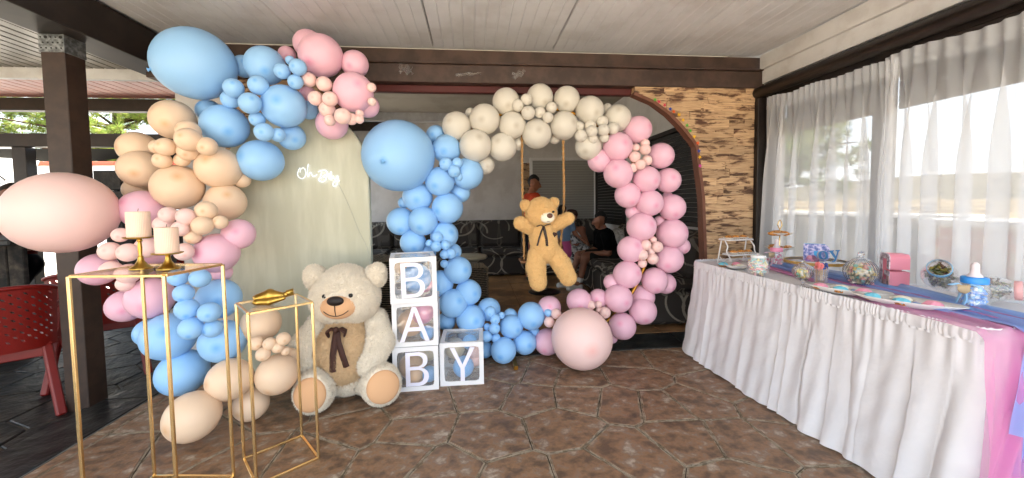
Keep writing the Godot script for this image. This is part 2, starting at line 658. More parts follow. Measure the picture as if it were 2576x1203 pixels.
	M.arch_band = grained(Color(0.47, 0.295, 0.22), 0.6, dirt, 2.0, bump, 0.5)
	M.swirl = mat(Color.WHITE, 0.95, 0.0, 0.2)
	M.swirl.albedo_texture = swirl_tex()
	M.swirl.uv1_triplanar = true
	M.swirl.uv1_scale = Vector3.ONE * 0.62
	M.gold = mat(Color(0.95, 0.83, 0.61), 0.27, 1.0)
	M.brass = mat(Color(0.72, 0.58, 0.28), 0.28, 1.0)
	M.hoop_gold = mat(Color(0.70, 0.50, 0.20), 0.3, 1.0)
	M.glass = glass(0.04)
	M.window_glass = mat(Color(0.10, 0.105, 0.11, 0.36), 0.3)  # dark tint added to hold back the bright light outside
	M.window_glass.transparency = BaseMaterial3D.TRANSPARENCY_ALPHA
	M.crystal = glass(0.0, true)
	M.crystal.roughness = 0.02
	M.white_plastic = mat(Color(0.90, 0.89, 0.88), 0.4)
	M.card = mat(Color(0.91, 0.90, 0.90), 0.6)
	M.letter = mat(Color(0.93, 0.91, 0.96), 0.7)
	M.red_plastic = mat(Color(0.46, 0.075, 0.045), 0.42)
	M.chrome = mat(Color(0.75, 0.75, 0.76), 0.25, 1.0)
	M.wicker = grained(Color(0.62, 0.54, 0.43), 0.7, noise_tex(25, 0.05, [Color(0.6, 0.6, 0.6), Color(1, 1, 1)], [0.3, 0.7], 256), 4.0)
	M.dark_fabric = mat(Color(0.06, 0.06, 0.065), 0.9)
	M.rope = mat(Color(0.66, 0.50, 0.31), 0.9)
	M.skirt = cloth(Color(0.885, 0.875, 0.885), 1.0, 0.4)
	M.skirt.heightmap_enabled = true
	M.skirt.heightmap_texture = noise_tex(26, 0.006, [], [], 512, 4, FastNoiseLite.TYPE_CELLULAR)
	M.skirt.heightmap_scale = 0.6
	M.skirt.uv1_triplanar = true
	M.skirt.uv1_scale = Vector3.ONE * 1.6
	M.curtain = cloth(Color(0.94, 0.955, 0.975), 0.50, 1.0)
	M.curtain_hem = cloth(Color(0.95, 0.94, 0.955), 0.7, 1.0)
	M.tulle_pink = cloth(Color(0.86, 0.42, 0.68), 0.62, 0.9)
	M.tulle_blue = cloth(Color(0.48, 0.66, 0.92), 0.82, 0.9)
	M.film = glass(0.06)
	M.film.heightmap_enabled = true
	M.film.heightmap_texture = noise_tex(27, 0.008, [], [], 256, 3)
	M.film.heightmap_scale = 0.7
	M.film.uv1_triplanar = true
	M.film.uv1_scale = Vector3.ONE * 3.0
	M.stand_glass = glass(0.05)
	M.jar_glass = glass(0.09)
	M.wax = mat(Color(0.90, 0.775, 0.69), 0.5)
	M.wax.subsurf_scatter_enabled = true
	M.wax.subsurf_scatter_strength = 0.15
	M.pastry = grained(Color(0.86, 0.60, 0.29), 0.45, noise_tex(28, 0.03, [Color(0.65, 0.55, 0.45), Color(1, 1, 1)], [0.3, 0.6], 256), 8.0)
	M.paper = cloth(Color(0.90, 0.87, 0.82), 1.0, 0.5)
	M.china = mat(Color(0.90, 0.885, 0.87), 0.2)
	M.glitter = grained(Color(0.92, 0.72, 0.36), 0.35, noise_tex(29, 0.2, [Color(0.4, 0.4, 0.4), Color(1, 1, 1)], [0.3, 0.7], 256), 9.0)
	M.glitter.metallic = 0.1
	M.sweet = mat(Color.WHITE, 0.55)
	M.sweet.vertex_color_use_as_albedo = true
	M.wrinkle = FastNoiseLite.new()
	M.wrinkle.frequency = 0.012
	M.balloon_in_box = {}
	var BC := {"blue": Color(0.50, 0.735, 0.955), "pink": Color(0.93, 0.62, 0.72), "peach": Color(0.90, 0.72, 0.54), "blush": Color(0.965, 0.795, 0.765), "sand": Color(0.80, 0.74, 0.62)}
	for c in BC: M.balloon_in_box[c] = mat(BC[c], 0.35)


# ------------------------------------------------------------------ ground, floors, ceiling
const STONE_SPOTS = [25,-281,25,-262,48,-273,50,-254,71,-264,67,-294,121,-287,150,-283,114,-261,96,-248,132,-246,66,-235,35,-239,6,-250,89,-225,112,-217,138,-220,162,-237,68,-213,48,-206,31,-218,4,-228,6,-203,67,-193,91,-203,111,-189,156,-208,138,-182,166,-182,175,-204,26,-195,12,-184,45,-183,74,-178,111,-170,94,-166,131,-161,156,-166,53,-164,-81,-254,-37,-241,-16,-235,-69,-219,-92,-218,-34,-211,-62,-199,-39,-188,-83,-194,-18,-177,-65,-180,-146,-212,-118,-193,-122,-245,-86,-234,-125,-226,-59,-240]


func cells(spots: Array, lo: Vector2, hi: Vector2) -> Array:
	var out := []
	for i in spots.size():
		var p: Vector2 = spots[i]
		var c := PackedVector2Array([lo, Vector2(hi.x, lo.y), hi, Vector2(lo.x, hi.y)])
		for j in spots.size():
			var q: Vector2 = spots[j]
			if i == j or q.distance_squared_to(p) > 2.2: continue
			var d := q - p
			var mid := (p + q) * 0.5
			var nc := PackedVector2Array()
			for k in c.size():
				var a := c[k]
				var b := c[(k + 1) % c.size()]
				var sa := (a - mid).dot(d)
				var sb := (b - mid).dot(d)
				if sa <= 0.0: nc.append(a)
				if (sa < 0.0) != (sb < 0.0): nc.append(a.lerp(b, sa / (sa - sb)))
			c = nc
			if c.size() < 3: break
		out.append(c)
	return out


func rough_outline(c: PackedVector2Array, amount: float) -> PackedVector2Array:
	var out := PackedVector2Array()
	for k in c.size():
		var a := c[k]
		var b := c[(k + 1) % c.size()]
		var n := maxi(1, int(a.distance_to(b) / 0.055))
		for i in n:
			var p := a.lerp(b, float(i) / n)
			if i: p += Vector2(rng.randf_range(-1, 1), rng.randf_range(-1, 1)) * amount
			out.append(p)
	return out


func slab(s: SurfaceTool, c: PackedVector2Array, y0: float, y1: float, chamfer: float) -> void:
	# outline in x and z: turned so that the prism's z is up
	var o := PackedVector2Array()
	for p in c: o.append(Vector2(p.x, -p.y))
	prism(s, o, y0, y1, Transform3D(Basis(Vector3.RIGHT, -PI / 2), Vector3.ZERO), chamfer)


func build_setting() -> void:
	var g := st()
	span(g, Vector3(-1400, -0.5, -1400), Vector3(1400, -0.08, 1400))
	var ground := part("ground", g, grained(Color(0.62, 0.54, 0.40), 0.95, noise_tex(41, 0.01, [Color(0.6, 0.58, 0.5), Color(1, 1, 1)], [0.3, 0.7], 256), 0.02))
	ground.set_meta("kind", "structure")
	# stamped floor: every stone a piece in a bed of mortar
	var floor_ := structure("floor")
	var bed := st()
	span(bed, Vector3(-2.14, -0.07, -3.08), Vector3(2.62, -0.0085, 1.0))
	part("mortar_bed", bed, M.mortar, floor_)
	var spots := []
	for i in range(0, STONE_SPOTS.size(), 2):
		var q := Vector2(STONE_SPOTS[i], STONE_SPOTS[i + 1]) * 0.01
		if spots.all(func(w): return q.distance_to(w) > 0.235): spots.append(q)
	var zz := -3.2
	var row := 0
	while zz < 1.2:
		var xx := -2.3 + (0.2 if row % 2 else 0.0)
		while xx < 2.9:
			var p := Vector2(xx, zz) + Vector2(rng.randf_range(-0.09, 0.09), rng.randf_range(-0.09, 0.09))
			var free := true
			for q in spots:
				if p.distance_to(q) < 0.35: free = false
			if free: spots.append(p)
			xx += 0.39
		zz += 0.3
		row += 1
	for c in cells(spots, Vector2(-2.13, -3.075), Vector2(2.61, 1.0)):
		if c.size() < 3: continue
		var inner := Geometry2D.offset_polygon(c, -0.0022, Geometry2D.JOIN_ROUND)
		if inner.is_empty() or inner[0].size() < 3: continue
		var face := Geometry2D.offset_polygon(c, -0.0115, Geometry2D.JOIN_ROUND)
		if face.is_empty() or face[0].size() < 3: continue
		var s := st()
		slab(s, rough_outline(face[0], 0.004), -0.004, rng.randf_range(-0.0003, 0.0012), 0.002)
		s.set_material(M.stones[rng.randi() % M.stones.size()])
		var sm := done(s)
		s = st()
		slab(s, rough_outline(inner[0], 0.002), -0.0105, -0.0018, 0.0015)
		s.set_material(M.stone_rim)
		s.generate_normals()
		s.commit(sm)
		put("paving_stone", sm, null, floor_)
	var apron := st()
	span(apron, Vector3(-9.0, -0.07, 1.004), Vector3(9.0, -0.004, 14.0))  # unseen pale ground added to bounce sunlight toward the balloons
	var yard := part("bounce_ground", apron, mat(Color(0.80, 0.76, 0.70), 0.9))
	yard.set_meta("kind", "structure")
	# slate bands on the left and along the back
	var band := structure("slate_band")
	var zs := [-3.45, -2.72, -1.95, -1.2, -0.4, 0.3, 1.0]
	for i in zs.size() - 1:
		var s := st()
		span(s, Vector3(-2.46, -0.07, zs[i] + 0.004), Vector3(-2.145, 0.002, zs[i + 1] - 0.004), 0.004)
		part("slate_slab", s, M.slate, band)
	var xs := [-2.14, -1.35, -0.55, 0.28, 1.1, 1.83, 2.6]
	for i in xs.size() - 1:
		var s := st()
		span(s, Vector3(xs[i] + 0.004, -0.07, -3.44), Vector3(xs[i + 1] - 0.004, 0.002, -3.085), 0.004)
		part("slate_slab", s, M.slate, band)
	var grout := st()
	span(grout, Vector3(-2.465, -0.075, -3.452), Vector3(-2.142, -0.006, 1.0))
	span(grout, Vector3(-2.142, -0.075, -3.452), Vector3(2.6, -0.006, -3.083))
	part("grout", grout, mat(Color(0.55, 0.55, 0.54), 0.9), band)
	# ceiling of ribbed panels
	var ceiling := structure("ceiling")
	var seams := [-2.30, -1.31, -0.30, 0.70, 1.73, 2.60]
	for i in seams.size() - 1:
		part("ceiling_panel", ribbed(seams[i] + 0.003, seams[i + 1] - 0.003, -3.29, 0.4, 2.55, 0.0835, 0.0065), M.ceiling, ceiling)
	var top := st()
	span(top, Vector3(-2.56, 2.60, -3.45), Vector3(3.7, 2.68, 0.45))  # right overhang is added and unseen, keeping sun off the table
	part("roof_top", top, M.white_paint, ceiling)
	# steel beam along the back
	var b := thing("steel_beam", "long dark brown steel beam across the back under the white ceiling", "beam")
	var s := st()
	span(s, Vector3(-2.5, 2.43, -3.44), Vector3(2.66, 2.548, -3.33))
	part("upper_web", s, M.beam, b)
	s = st()
	span(s, Vector3(-2.5, 2.415, -3.44), Vector3(2.66, 2.43, -3.27), 0.003)
	part("flange", s, M.beam, b)
	s = st()
	span(s, Vector3(-2.5, 2.266, -3.44), Vector3(2.66, 2.4145, -3.295), 0.004)
	part("lower_web", s, M.beam, b)
	for k in 3:
		var cx: float = [-0.53, -0.02, 0.41][k]
		var half: Vector2 = [Vector2(0.055, 0.03), Vector2(0.10, 0.010), Vector2(0.05, 0.022)][k]
		var scrap := sheet(14, 6, func(u, v):
			var q := Vector2(u - 0.5, v - 0.5) * 2.0
			var cr := sin(u * 19.0 + v * 11.0 + k) * sin(v * 17.0 - u * 7.0)
			return Vector3(cx + half.x * q.x + 0.012 * sin(v * 9.0 + k), [2.365, 2.335, 2.345][k] + half.y * q.y * (1.0 + 0.5 * sin(u * 13.0)) + 0.3 * half.x * q.x * (k - 0.7), -3.286 + 0.007 * cr))
		var film := glass(0.10)
		film.albedo_color = Color(0.8, 0.8, 0.78, 0.10)
		tag(put("tape_scrap", scrap, film), "crumpled scrap of clear tape stuck to brown beam, " + ["beside the upper pink balloons", "middle one of three", "above the sand balloons"][k], "tape", "scraps of tape on the beam")
	var red := st()
	span(red, Vector3(-2.4, 2.206, -3.43), Vector3(1.46, 2.264, -3.37), 0.004)
	tag(part("red_steel_channel", red, M.red_steel), "thin dark red steel channel just below the brown beam", "beam")


# a panel with fine grooves running along z; its seen face looks down at y
func ribbed(x0: float, x1: float, z0: float, z1: float, y: float, pitch: float, groove: float) -> SurfaceTool:
	var s := st()
	var prof := [Vector2(x0, y + 0.012), Vector2(x0 + 0.006, y)]
	var x := x0 + pitch
	while x < x1 - 0.02:
		prof.append_array([Vector2(x - groove * 0.9, y), Vector2(x, y + groove * 0.8), Vector2(x + groove * 0.9, y)])
		x += pitch
	prof.append_array([Vector2(x1 - 0.006, y), Vector2(x1, y + 0.012)])
	for i in prof.size() - 1:
		var a: Vector2 = prof[i]
		var b: Vector2 = prof[i + 1]
		poly(s, [Vector3(a.x, a.y, z0), Vector3(b.x, b.y, z0), Vector3(b.x, b.y, z1), Vector3(a.x, a.y, z1)], Vector3(b.y - a.y, -(b.x - a.x), 0))
	poly(s, [Vector3(x0, y + 0.012, z0), Vector3(x0, y + 0.045, z0), Vector3(x1, y + 0.045, z0), Vector3(x1, y + 0.012, z0)], Vector3.FORWARD)
	poly(s, [Vector3(x0, y + 0.012, z1), Vector3(x0, y + 0.045, z1), Vector3(x1, y + 0.045, z1), Vector3(x1, y + 0.012, z1)], Vector3.BACK)
	poly(s, [Vector3(x0, y + 0.045, z0), Vector3(x1, y + 0.045, z0), Vector3(x1, y + 0.045, z1), Vector3(x0, y + 0.045, z1)], Vector3.UP)
	return s


# ------------------------------------------------------------------ the darker terrace on the left
func build_left_terrace() -> void:
	var f := structure("terrace_floor")
	var bed := st()
	span(bed, Vector3(-9.0, -0.11, -5.0), Vector3(-2.47, -0.032, 1.0))
	part("mortar_bed", bed, mat(Color(0.33, 0.31, 0.29), 0.9), f)
	var spots := []
	for j in 14:
		for i in 13:
			spots.append(Vector2(-6.6 + i * 0.4 + (0.2 if j % 2 else 0.0) + rng.randf_range(-0.1, 0.1), -4.9 + j * 0.36 + rng.randf_range(-0.1, 0.1)))
	for c in cells(spots, Vector2(-6.7, -5.0), Vector2(-2.475, 0.2)):
		if c.size() < 3: continue
		var inner := Geometry2D.offset_polygon(c, -0.007)
		if inner.is_empty() or inner[0].size() < 3: continue
		var s := st()
		slab(s, inner[0], -0.033, -0.02, 0.005)
		part("paving_stone", s, M.dark_paving, f)
	var yard := st()
	span(yard, Vector3(-16.0, -0.11, -9.2), Vector3(-2.43, -0.03, -5.004))  # pale ground added to bounce daylight into the room
	var yo := part("bounce_yard", yard, mat(Color(0.84, 0.81, 0.76), 0.9))
	yo.set_meta("kind", "structure")
	# post with its zinc bracket, and the beam that it carries
	var post := thing("roof_post", "square brown steel post between the two terraces", "post")
	var s := st()
	span(s, Vector3(-2.56, -0.03, -2.75), Vector3(-2.43, 2.30, -2.62), 0.004)
	part("post", s, M.post, post)
	s = st()
	span(s, Vector3(-2.564, 2.195, -2.754), Vector3(-2.426, 2.302, -2.616), 0.002)
	part("bracket", s, M.zinc, post)
	for j in 3:
		for i in 5:
			s = st()
			var r := 0.009 if (j == 2 and i in [1, 4]) else 0.0045
			tube(s, [Vector3(-2.548 + i * 0.027 + (0.01 if j % 2 else 0.0), 2.218 + j * 0.032, -2.6155), Vector3(-2.548 + i * 0.027 + (0.01 if j % 2 else 0.0), 2.218 + j * 0.032, -2.6135)], r, 8)
			part("hole", s, M.black, post)
	var lb := thing("roof_beam", "dark brown beam running away from the viewer over the post", "beam")
	s = st()
	span(s, Vector3(-2.56, 2.303, -3.5), Vector3(-2.31, 2.548, 0.45), 0.004)
	part("beam", s, M.dark_beam, lb)
	# grey ribbed roof, its white edges, the pink roof behind it
	var roof := thing("grey_ribbed_roof", "shiny grey ribbed roof lining over the dark left terrace", "roof")
	for i in 12:
		part("roof_board", ribbed(-9.0 + i * 0.54, -8.46 + i * 0.54, -3.84, -2.72, 2.50, 0.09, 0.012), M.roof_metal, roof)
	s = st()
	span(s, Vector3(-9.0, 2.60, -4.9), Vector3(-2.56, 2.68, 4.2))  # unseen rear reach, lengthened to keep light off the terrace floor
	part("roof_top", s, M.white_paint, roof)
	var near_roof := st()
	span(near_roof, Vector3(-9.0, 2.515, -2.71), Vector3(-2.565, 2.58, 4.2))  # rear part is out of view, lengthened to shade the terrace
	tag(part("white_roof_panel", near_roof, M.white_paint), "smooth white roof panel above the top left corner", "roof")
	s = st()
	span(s, Vector3(-9.0, 2.41, -3.90), Vector3(-2.3, 2.515, -3.85), 0.003)
	tag(part("white_fascia", s, M.white_paint), "long white fascia board between grey and pink roofs", "fascia")
	var pink := thing("pink_ribbed_roof", "pink red ribbed roof lining behind the white fascia", "roof")
	for i in 13:
		part("roof_board", ribbed(-9.0 + i * 0.54, -8.46 + i * 0.54, -4.84, -3.905, 2.50, 0.11, 0.012), M.roof_pink, pink)
	s = st()
	span(s, Vector3(-9.0, 2.36, -4.95), Vector3(-2.2, 2.50, -4.85), 0.004)
	tag(part("upper_beam", s, M.dark_beam), "dark brown beam above the strip of green tree", "beam")
	s = st()
	span(s, Vector3(-9.0, 1.96, -4.95), Vector3(-2.2, 2.105, -4.85), 0.004)
	tag(part("lower_beam", s, M.dark_beam), "dark brown beam below the strip of green tree", "beam")
	# black awning hanging under the lower beam
	var aw := sheet(30, 6, func(u, v): return Vector3(lerpf(-8.8, -3.0, u), 1.955 - 0.10 * v - 0.03 * sin(u * 21.0) * v, -4.99 - 0.25 * v), 1, 1)
	tag(put("rolled_awning", aw, M.dark_fabric), "black awning cloth sagging under the lower dark beam", "awning")
	for k in 3:
		s = st()
		var x: float = [-5.05, -7.2, -3.02][k]
		span(s, Vector3(x - 0.07, -0.03, -4.98), Vector3(x + 0.07, 1.959, -4.87), 0.004)
		tag(part("rear_post", s, M.dark_beam), ["dark brown post behind the satellite dish, above the huge blush balloon", "dark brown rear post at the far left edge", "dark rear post half hidden by the peach balloons"][k], "post", "rear posts of the left terrace")
	# stack of crates standing dark before the white wall
	var bo := thing("stone_barbecue", "dark brick block standing before the white garden wall", "barbecue")
	for j in 7:
		for i in 3:
			s = st()
			span(s, Vector3(-4.55 + i * 0.32 + (0.0 if j % 2 else -0.1), -0.03 + j * 0.252, -5.6), Vector3(-4.24 + i * 0.32 + (0.0 if j % 2 else -0.1), 0.215 + j * 0.252, -5.25), 0.01)
			part("block", s, M.dark_paving, bo)
	# sunlit white house wall with a red coping, dish and trees
	var ww := thing("white_garden_wall", "bright white wall with red tile coping, behind the terrace", "wall")
	s = st()
	span(s, Vector3(-16.0, -0.08, -9.5), Vector3(-2.9, 2.19, -9.2))
	part("wall", s, M.white_paint, ww)
	for i in 33:
		s = st()
		span(s, Vector3(-16.0 + i * 0.397, 2.192, -9.58), Vector3(-15.61 + i * 0.397, 2.27, -9.12), 0.012)
		part("coping_tile", s, mat(Color(0.60, 0.30, 0.22), 0.8), ww)
	var dish := thing("satellite_dish", "white satellite dish on its pole at the left edge", "dish", Vector3(-6.25, 0, -6.0))
	s = st(true)
	var prof := []
	for i in 9: prof.append(Vector2(i * 0.045, 0.075 * pow(i / 8.0, 2.0)))
	prof.append(Vector2(0.362, 0.07))
	for i in range(8, -1, -1): prof.append(Vector2(i * 0.045, 0.075 * pow(i / 8.0, 2.0) - 0.008))
	lathe(s, prof, 28, Vector3(-0.05, 1.88, 0.1), Basis(Vector3.UP, 0.35) * Basis(Vector3.RIGHT, 1.1))
	part("reflector", s, M.white_paint, dish)
	s = st(true)
	tube(s, [Vector3(0, -0.08, 0), Vector3(0, 1.86, 0)], 0.025)
	part("pole", s, M.zinc, dish)
	s = st(true)
	tube(s, [Vector3(0.05, 1.62, 0.15), Vector3(0.15, 1.70, 0.35), Vector3(0.12, 1.82, 0.52)], 0.012)
	part("feed_arm", s, M.black, dish)
	s = st(true)
	ball(s, Vector3(0.12, 1.85, 0.53), Vector3(0.035, 0.035, 0.05))
	part("receiver", s, M.zinc, dish)
	pine("pine_tree", Vector3(-11.2, 0, -13.5), 6.2, 3.4, 5, "bushy bright green pine seen between beams, right of post")
	pine("pine_tree", Vector3(-16.0, 0, -13.0), 6.6, 3.0, 8, "brownish green pine seen between beams, left of post")
	pine("pine_tree", Vector3(-6.4, 0, -14.5), 6.0, 3.2, 9, "bright green pine half hidden behind peach balloons")
	# red plastic armchairs and a dark bar table
	chair(Vector3(-2.95, -0.02, -2.68), deg_to_rad(217), "red plastic armchair nearest the left edge, white script on back", true)
	chair(Vector3(-2.88, -0.02, -3.28), deg_to_rad(212), "red plastic armchair mostly hidden behind the brown post", false)
	chair(Vector3(-3.0, -0.02, -4.55), deg_to_rad(20), "red plastic armchair farthest back, right of the brown post", false)
	var bt := thing("barrel_table", "dark bar table with weathered plank base behind red chairs", "table", Vector3(-4.35, -0.02, -3.9))
	s = st()
	span(s, Vector3(-0.75, 0.98, -0.4), Vector3(0.6, 1.03, 0.4), 0.01)
	part("tabletop", s, M.black, bt)
	var plank := grained(Color(0.33, 0.29, 0.25), 0.85, M.bump, 1.2)
	for i in 8:
		s = st()
		span(s, Vector3(-0.5 + i * 0.13, 0.0, 0.2), Vector3(-0.38 + i * 0.13, 0.979, 0.24), 0.006)
		part("plank", s, plank, bt)
	s = st(true)
	tube(s, [Vector3(-3.95, 1.06, -3.72), Vector3(-3.72, 1.08, -3.66), Vector3(-3.5, 1.05, -3.62)], [0.05, 0.065, 0.045], 10, true)
	tag(part("folded_cover", s, M.dark_fabric), "folded black cover lying on the dark bar table", "cover")


func pine(called: String, at: Vector3, h: float, r: float, sd: int, label: String) -> void:
	var t := thing(called, label, "tree", at, 0.0, "pines behind the white wall")
	var s := st(true)
	tube(s, [Vector3(0, -0.1, 0), Vector3(0.1, h * 0.4, 0.05), Vector3(0, h * 0.9, 0)], [0.2, 0.15, 0.04], 9)
	part("trunk", s, mat(Color(0.25, 0.18, 0.13), 0.95), t)
	var rr := RandomNumberGenerator.new()
	rr.seed = sd
	var limbs := st(true)
	var tips := []
	for i in 80:
		var y := h * rr.randf_range(0.28, 0.95)
		var a := rr.randf() * TAU
		var l := r * (1.15 - 0.8 * absf(y / h - 0.45)) * rr.randf_range(0.55, 1.0)
		var p0 := Vector3(0.05, y, 0)
		var p1 := p0 + Vector3(cos(a), 0.15, sin(a)) * l
		tube(limbs, [p0, p0.lerp(p1, 0.5) + Vector3(0, 0.1, 0), p1], [0.05, 0.03, 0.008], 5)
		for k in 14:
			tips.append(p0.lerp(p1, rr.randf_range(0.35, 1.05)) + Vector3(rr.randfn(), rr.randfn() * 0.6, rr.randfn()) * 0.22)
	part("limb", limbs, mat(Color(0.25, 0.18, 0.13), 0.95), t).set_meta("kind", "stuff")
	var mm := MultiMesh.new()
	mm.transform_format = MultiMesh.TRANSFORM_3D
	mm.use_colors = true
	mm.mesh = M.blade
	mm.instance_count = tips.size() * 75
	for i in mm.instance_count:
		var c: Vector3 = tips[i / 75]
		var d := Vector3(rr.randfn(), rr.randfn() * 0.8 + 0.35, rr.randfn()).normalized()
		var side := d.cross(Vector3(rr.randfn(), rr.randfn(), rr.randfn())).normalized()
		mm.set_instance_transform(i, Transform3D(Basis(side * 0.016, d * rr.randf_range(0.10, 0.19), side.cross(d) * 0.012), c + d * 0.04))
		var g := Color(0.16, 0.25, 0.05).lerp(Color(0.27, 0.33, 0.07), rr.randf())
		if rr.randf() < (0.35 if sd == 8 else 0.08): g = Color(0.30, 0.22, 0.12)
		mm.set_instance_color(i, g)
	var o := MultiMeshInstance3D.new()
	o.name = "crown"
	o.multimesh = mm
	o.material_override = M.fur
	o.set_meta("kind", "stuff")
	t.add_child(o)


# a moulded armchair; its own front is +z
func chair(at: Vector3, turn: float, label: String, script: bool) -> void:
	var t := thing("plastic_armchair", label, "chair", at, turn, "red plastic armchairs on the left terrace")
	var m: Material = M.red_plastic
	# backrest: curved shell with a punched pattern of small slots, built as strips between the slots
	var back := thing_part(t, "backrest")
	var s := st(true)
	var n := 22
	var rows := 15
	var P := func(u: float, v: float) -> Vector3:
		var a := lerpf(-1.15, 1.15, u)
		var lean := 0.10 * v
		var hgt := 0.42 + 0.40 * v * (1.0 - 0.10 * pow(absf(u - 0.5) * 2.0, 3.0))
		return Vector3(sin(a) * (0.265 + 0.02 * v), hgt, -0.05 - cos(a) * (0.20 + lean))
	var pr := RandomNumberGenerator.new()
	pr.seed = 3
	for j in rows:
		for i in n:
			var u0 := float(i) / n
			var u1 := float(i + 1) / n
			var v0 := float(j) / rows
			var v1 := float(j + 1) / rows
			var centre := absf((u0 + u1) * 0.5 - 0.5) < 0.085
			var slot := j > 1 and j < rows - 1 and i > 0 and i < n - 1 and not centre and (i + j) % 2 == 0
			var q := [P.call(u0, v0), P.call(u1, v0), P.call(u1, v1), P.call(u0, v1)]
			var c: Vector3 = (q[0] + q[1] + q[2] + q[3]) * 0.25
			var out := Vector3(c.x, 0, c.z + 0.05).normalized()
			if not slot:
				poly(s, q, out)
				poly(s, q.map(func(p): return p - out * 0.005), -out)
			else:
				# a slot: rim strips left round a slanted hole
				var d := 0.30
				var inn := [q[0].lerp(c, d), q[1].lerp(c, 1.0 - d), q[2].lerp(c, d), q[3].lerp(c, 1.0 - d)]
				for k in 4:
					poly(s, [q[k], q[(k + 1) % 4], inn[(k + 1) % 4], inn[k]], out)
	part("shell", s, m, back)
	s = st(true)
	var rim := []
	for i in 23: rim.append(P.call(i / 22.0, 1.0))
	tube(s, rim, 0.013, 8, true)
	part("rim", s, m, back)
	if script:
		var tm := TextMesh.new()
		var fo := SystemFont.new()
		fo.font_names = PackedStringArray(["Droid Serif"])
		fo.font_italic = true
		tm.font = fo
		tm.text = "Coca-Cola"
		tm.font_size = 32
		tm.pixel_size = 0.0008
		tm.depth = 0.002
		put("lettering", tm, mat(Color(0.85, 0.82, 0.78), 0.6), back, Transform3D(Basis(Vector3.UP, PI) * Basis(Vector3.RIGHT, -0.2) * Basis(Vector3.BACK, 0.12), Vector3(0.0, 0.63, -0.313)))
	s = st(true)
	box(s, Vector3(0, 0.425, 0.04), Vector3(0.46, 0.025, 0.44), 0.011)
	part("seat", s, m, t)
	s = st()
	box(s, Vector3(0, 0.385, 0.255), Vector3(0.46, 0.06, 0.02), 0.006)
	part("apron", s, m, t)
	s = st()
	box(s, Vector3(0, 0.385, -0.17), Vector3(0.42, 0.06, 0.02), 0.006)
	part("apron", s, m, t)
	for sx in [-1.0, 1.0]:
		s = st(true)
		tube(s, [Vector3(0.235 * sx, 0.66, -0.12), Vector3(0.27 * sx, 0.665, 0.05), Vector3(0.27 * sx, 0.65, 0.2), Vector3(0.255 * sx, 0.58, 0.25), Vector3(0.235 * sx, 0.43, 0.24)], [0.018, 0.024, 0.024, 0.02, 0.018], 8, true, 0.7)
		part("armrest", s, m, t)
		for k in 3:
			s = st()
			bar(s, Vector3(0.27 * sx, 0.655, -0.02 + k * 0.075), Vector3(0.235 * sx, 0.43, -0.02 + k * 0.075), 0.012, 0.018)
			part("arm_slat", s, m, t)
		s = st()
		bar(s, Vector3(0.215 * sx, 0.42, 0.23), Vector3(0.275 * sx, 0.0, 0.29), 0.045, 0.04, 0.008)
		part("leg", s, m, t)
		s = st()
		bar(s, Vector3(0.20 * sx, 0.42, -0.16), Vector3(0.26 * sx, 0.0, -0.31), 0.045, 0.04, 0.008)
		part("leg", s, m, t)


func thing_part(t: Node, called: String) -> Node3D:
	var o := Node3D.new()
	var n := called
	var i := 0
	while t.has_node(NodePath(n)):
		i += 1
		n = "%s_%03d" % [called, i]
	o.name = n
	t.add_child(o)
	return o


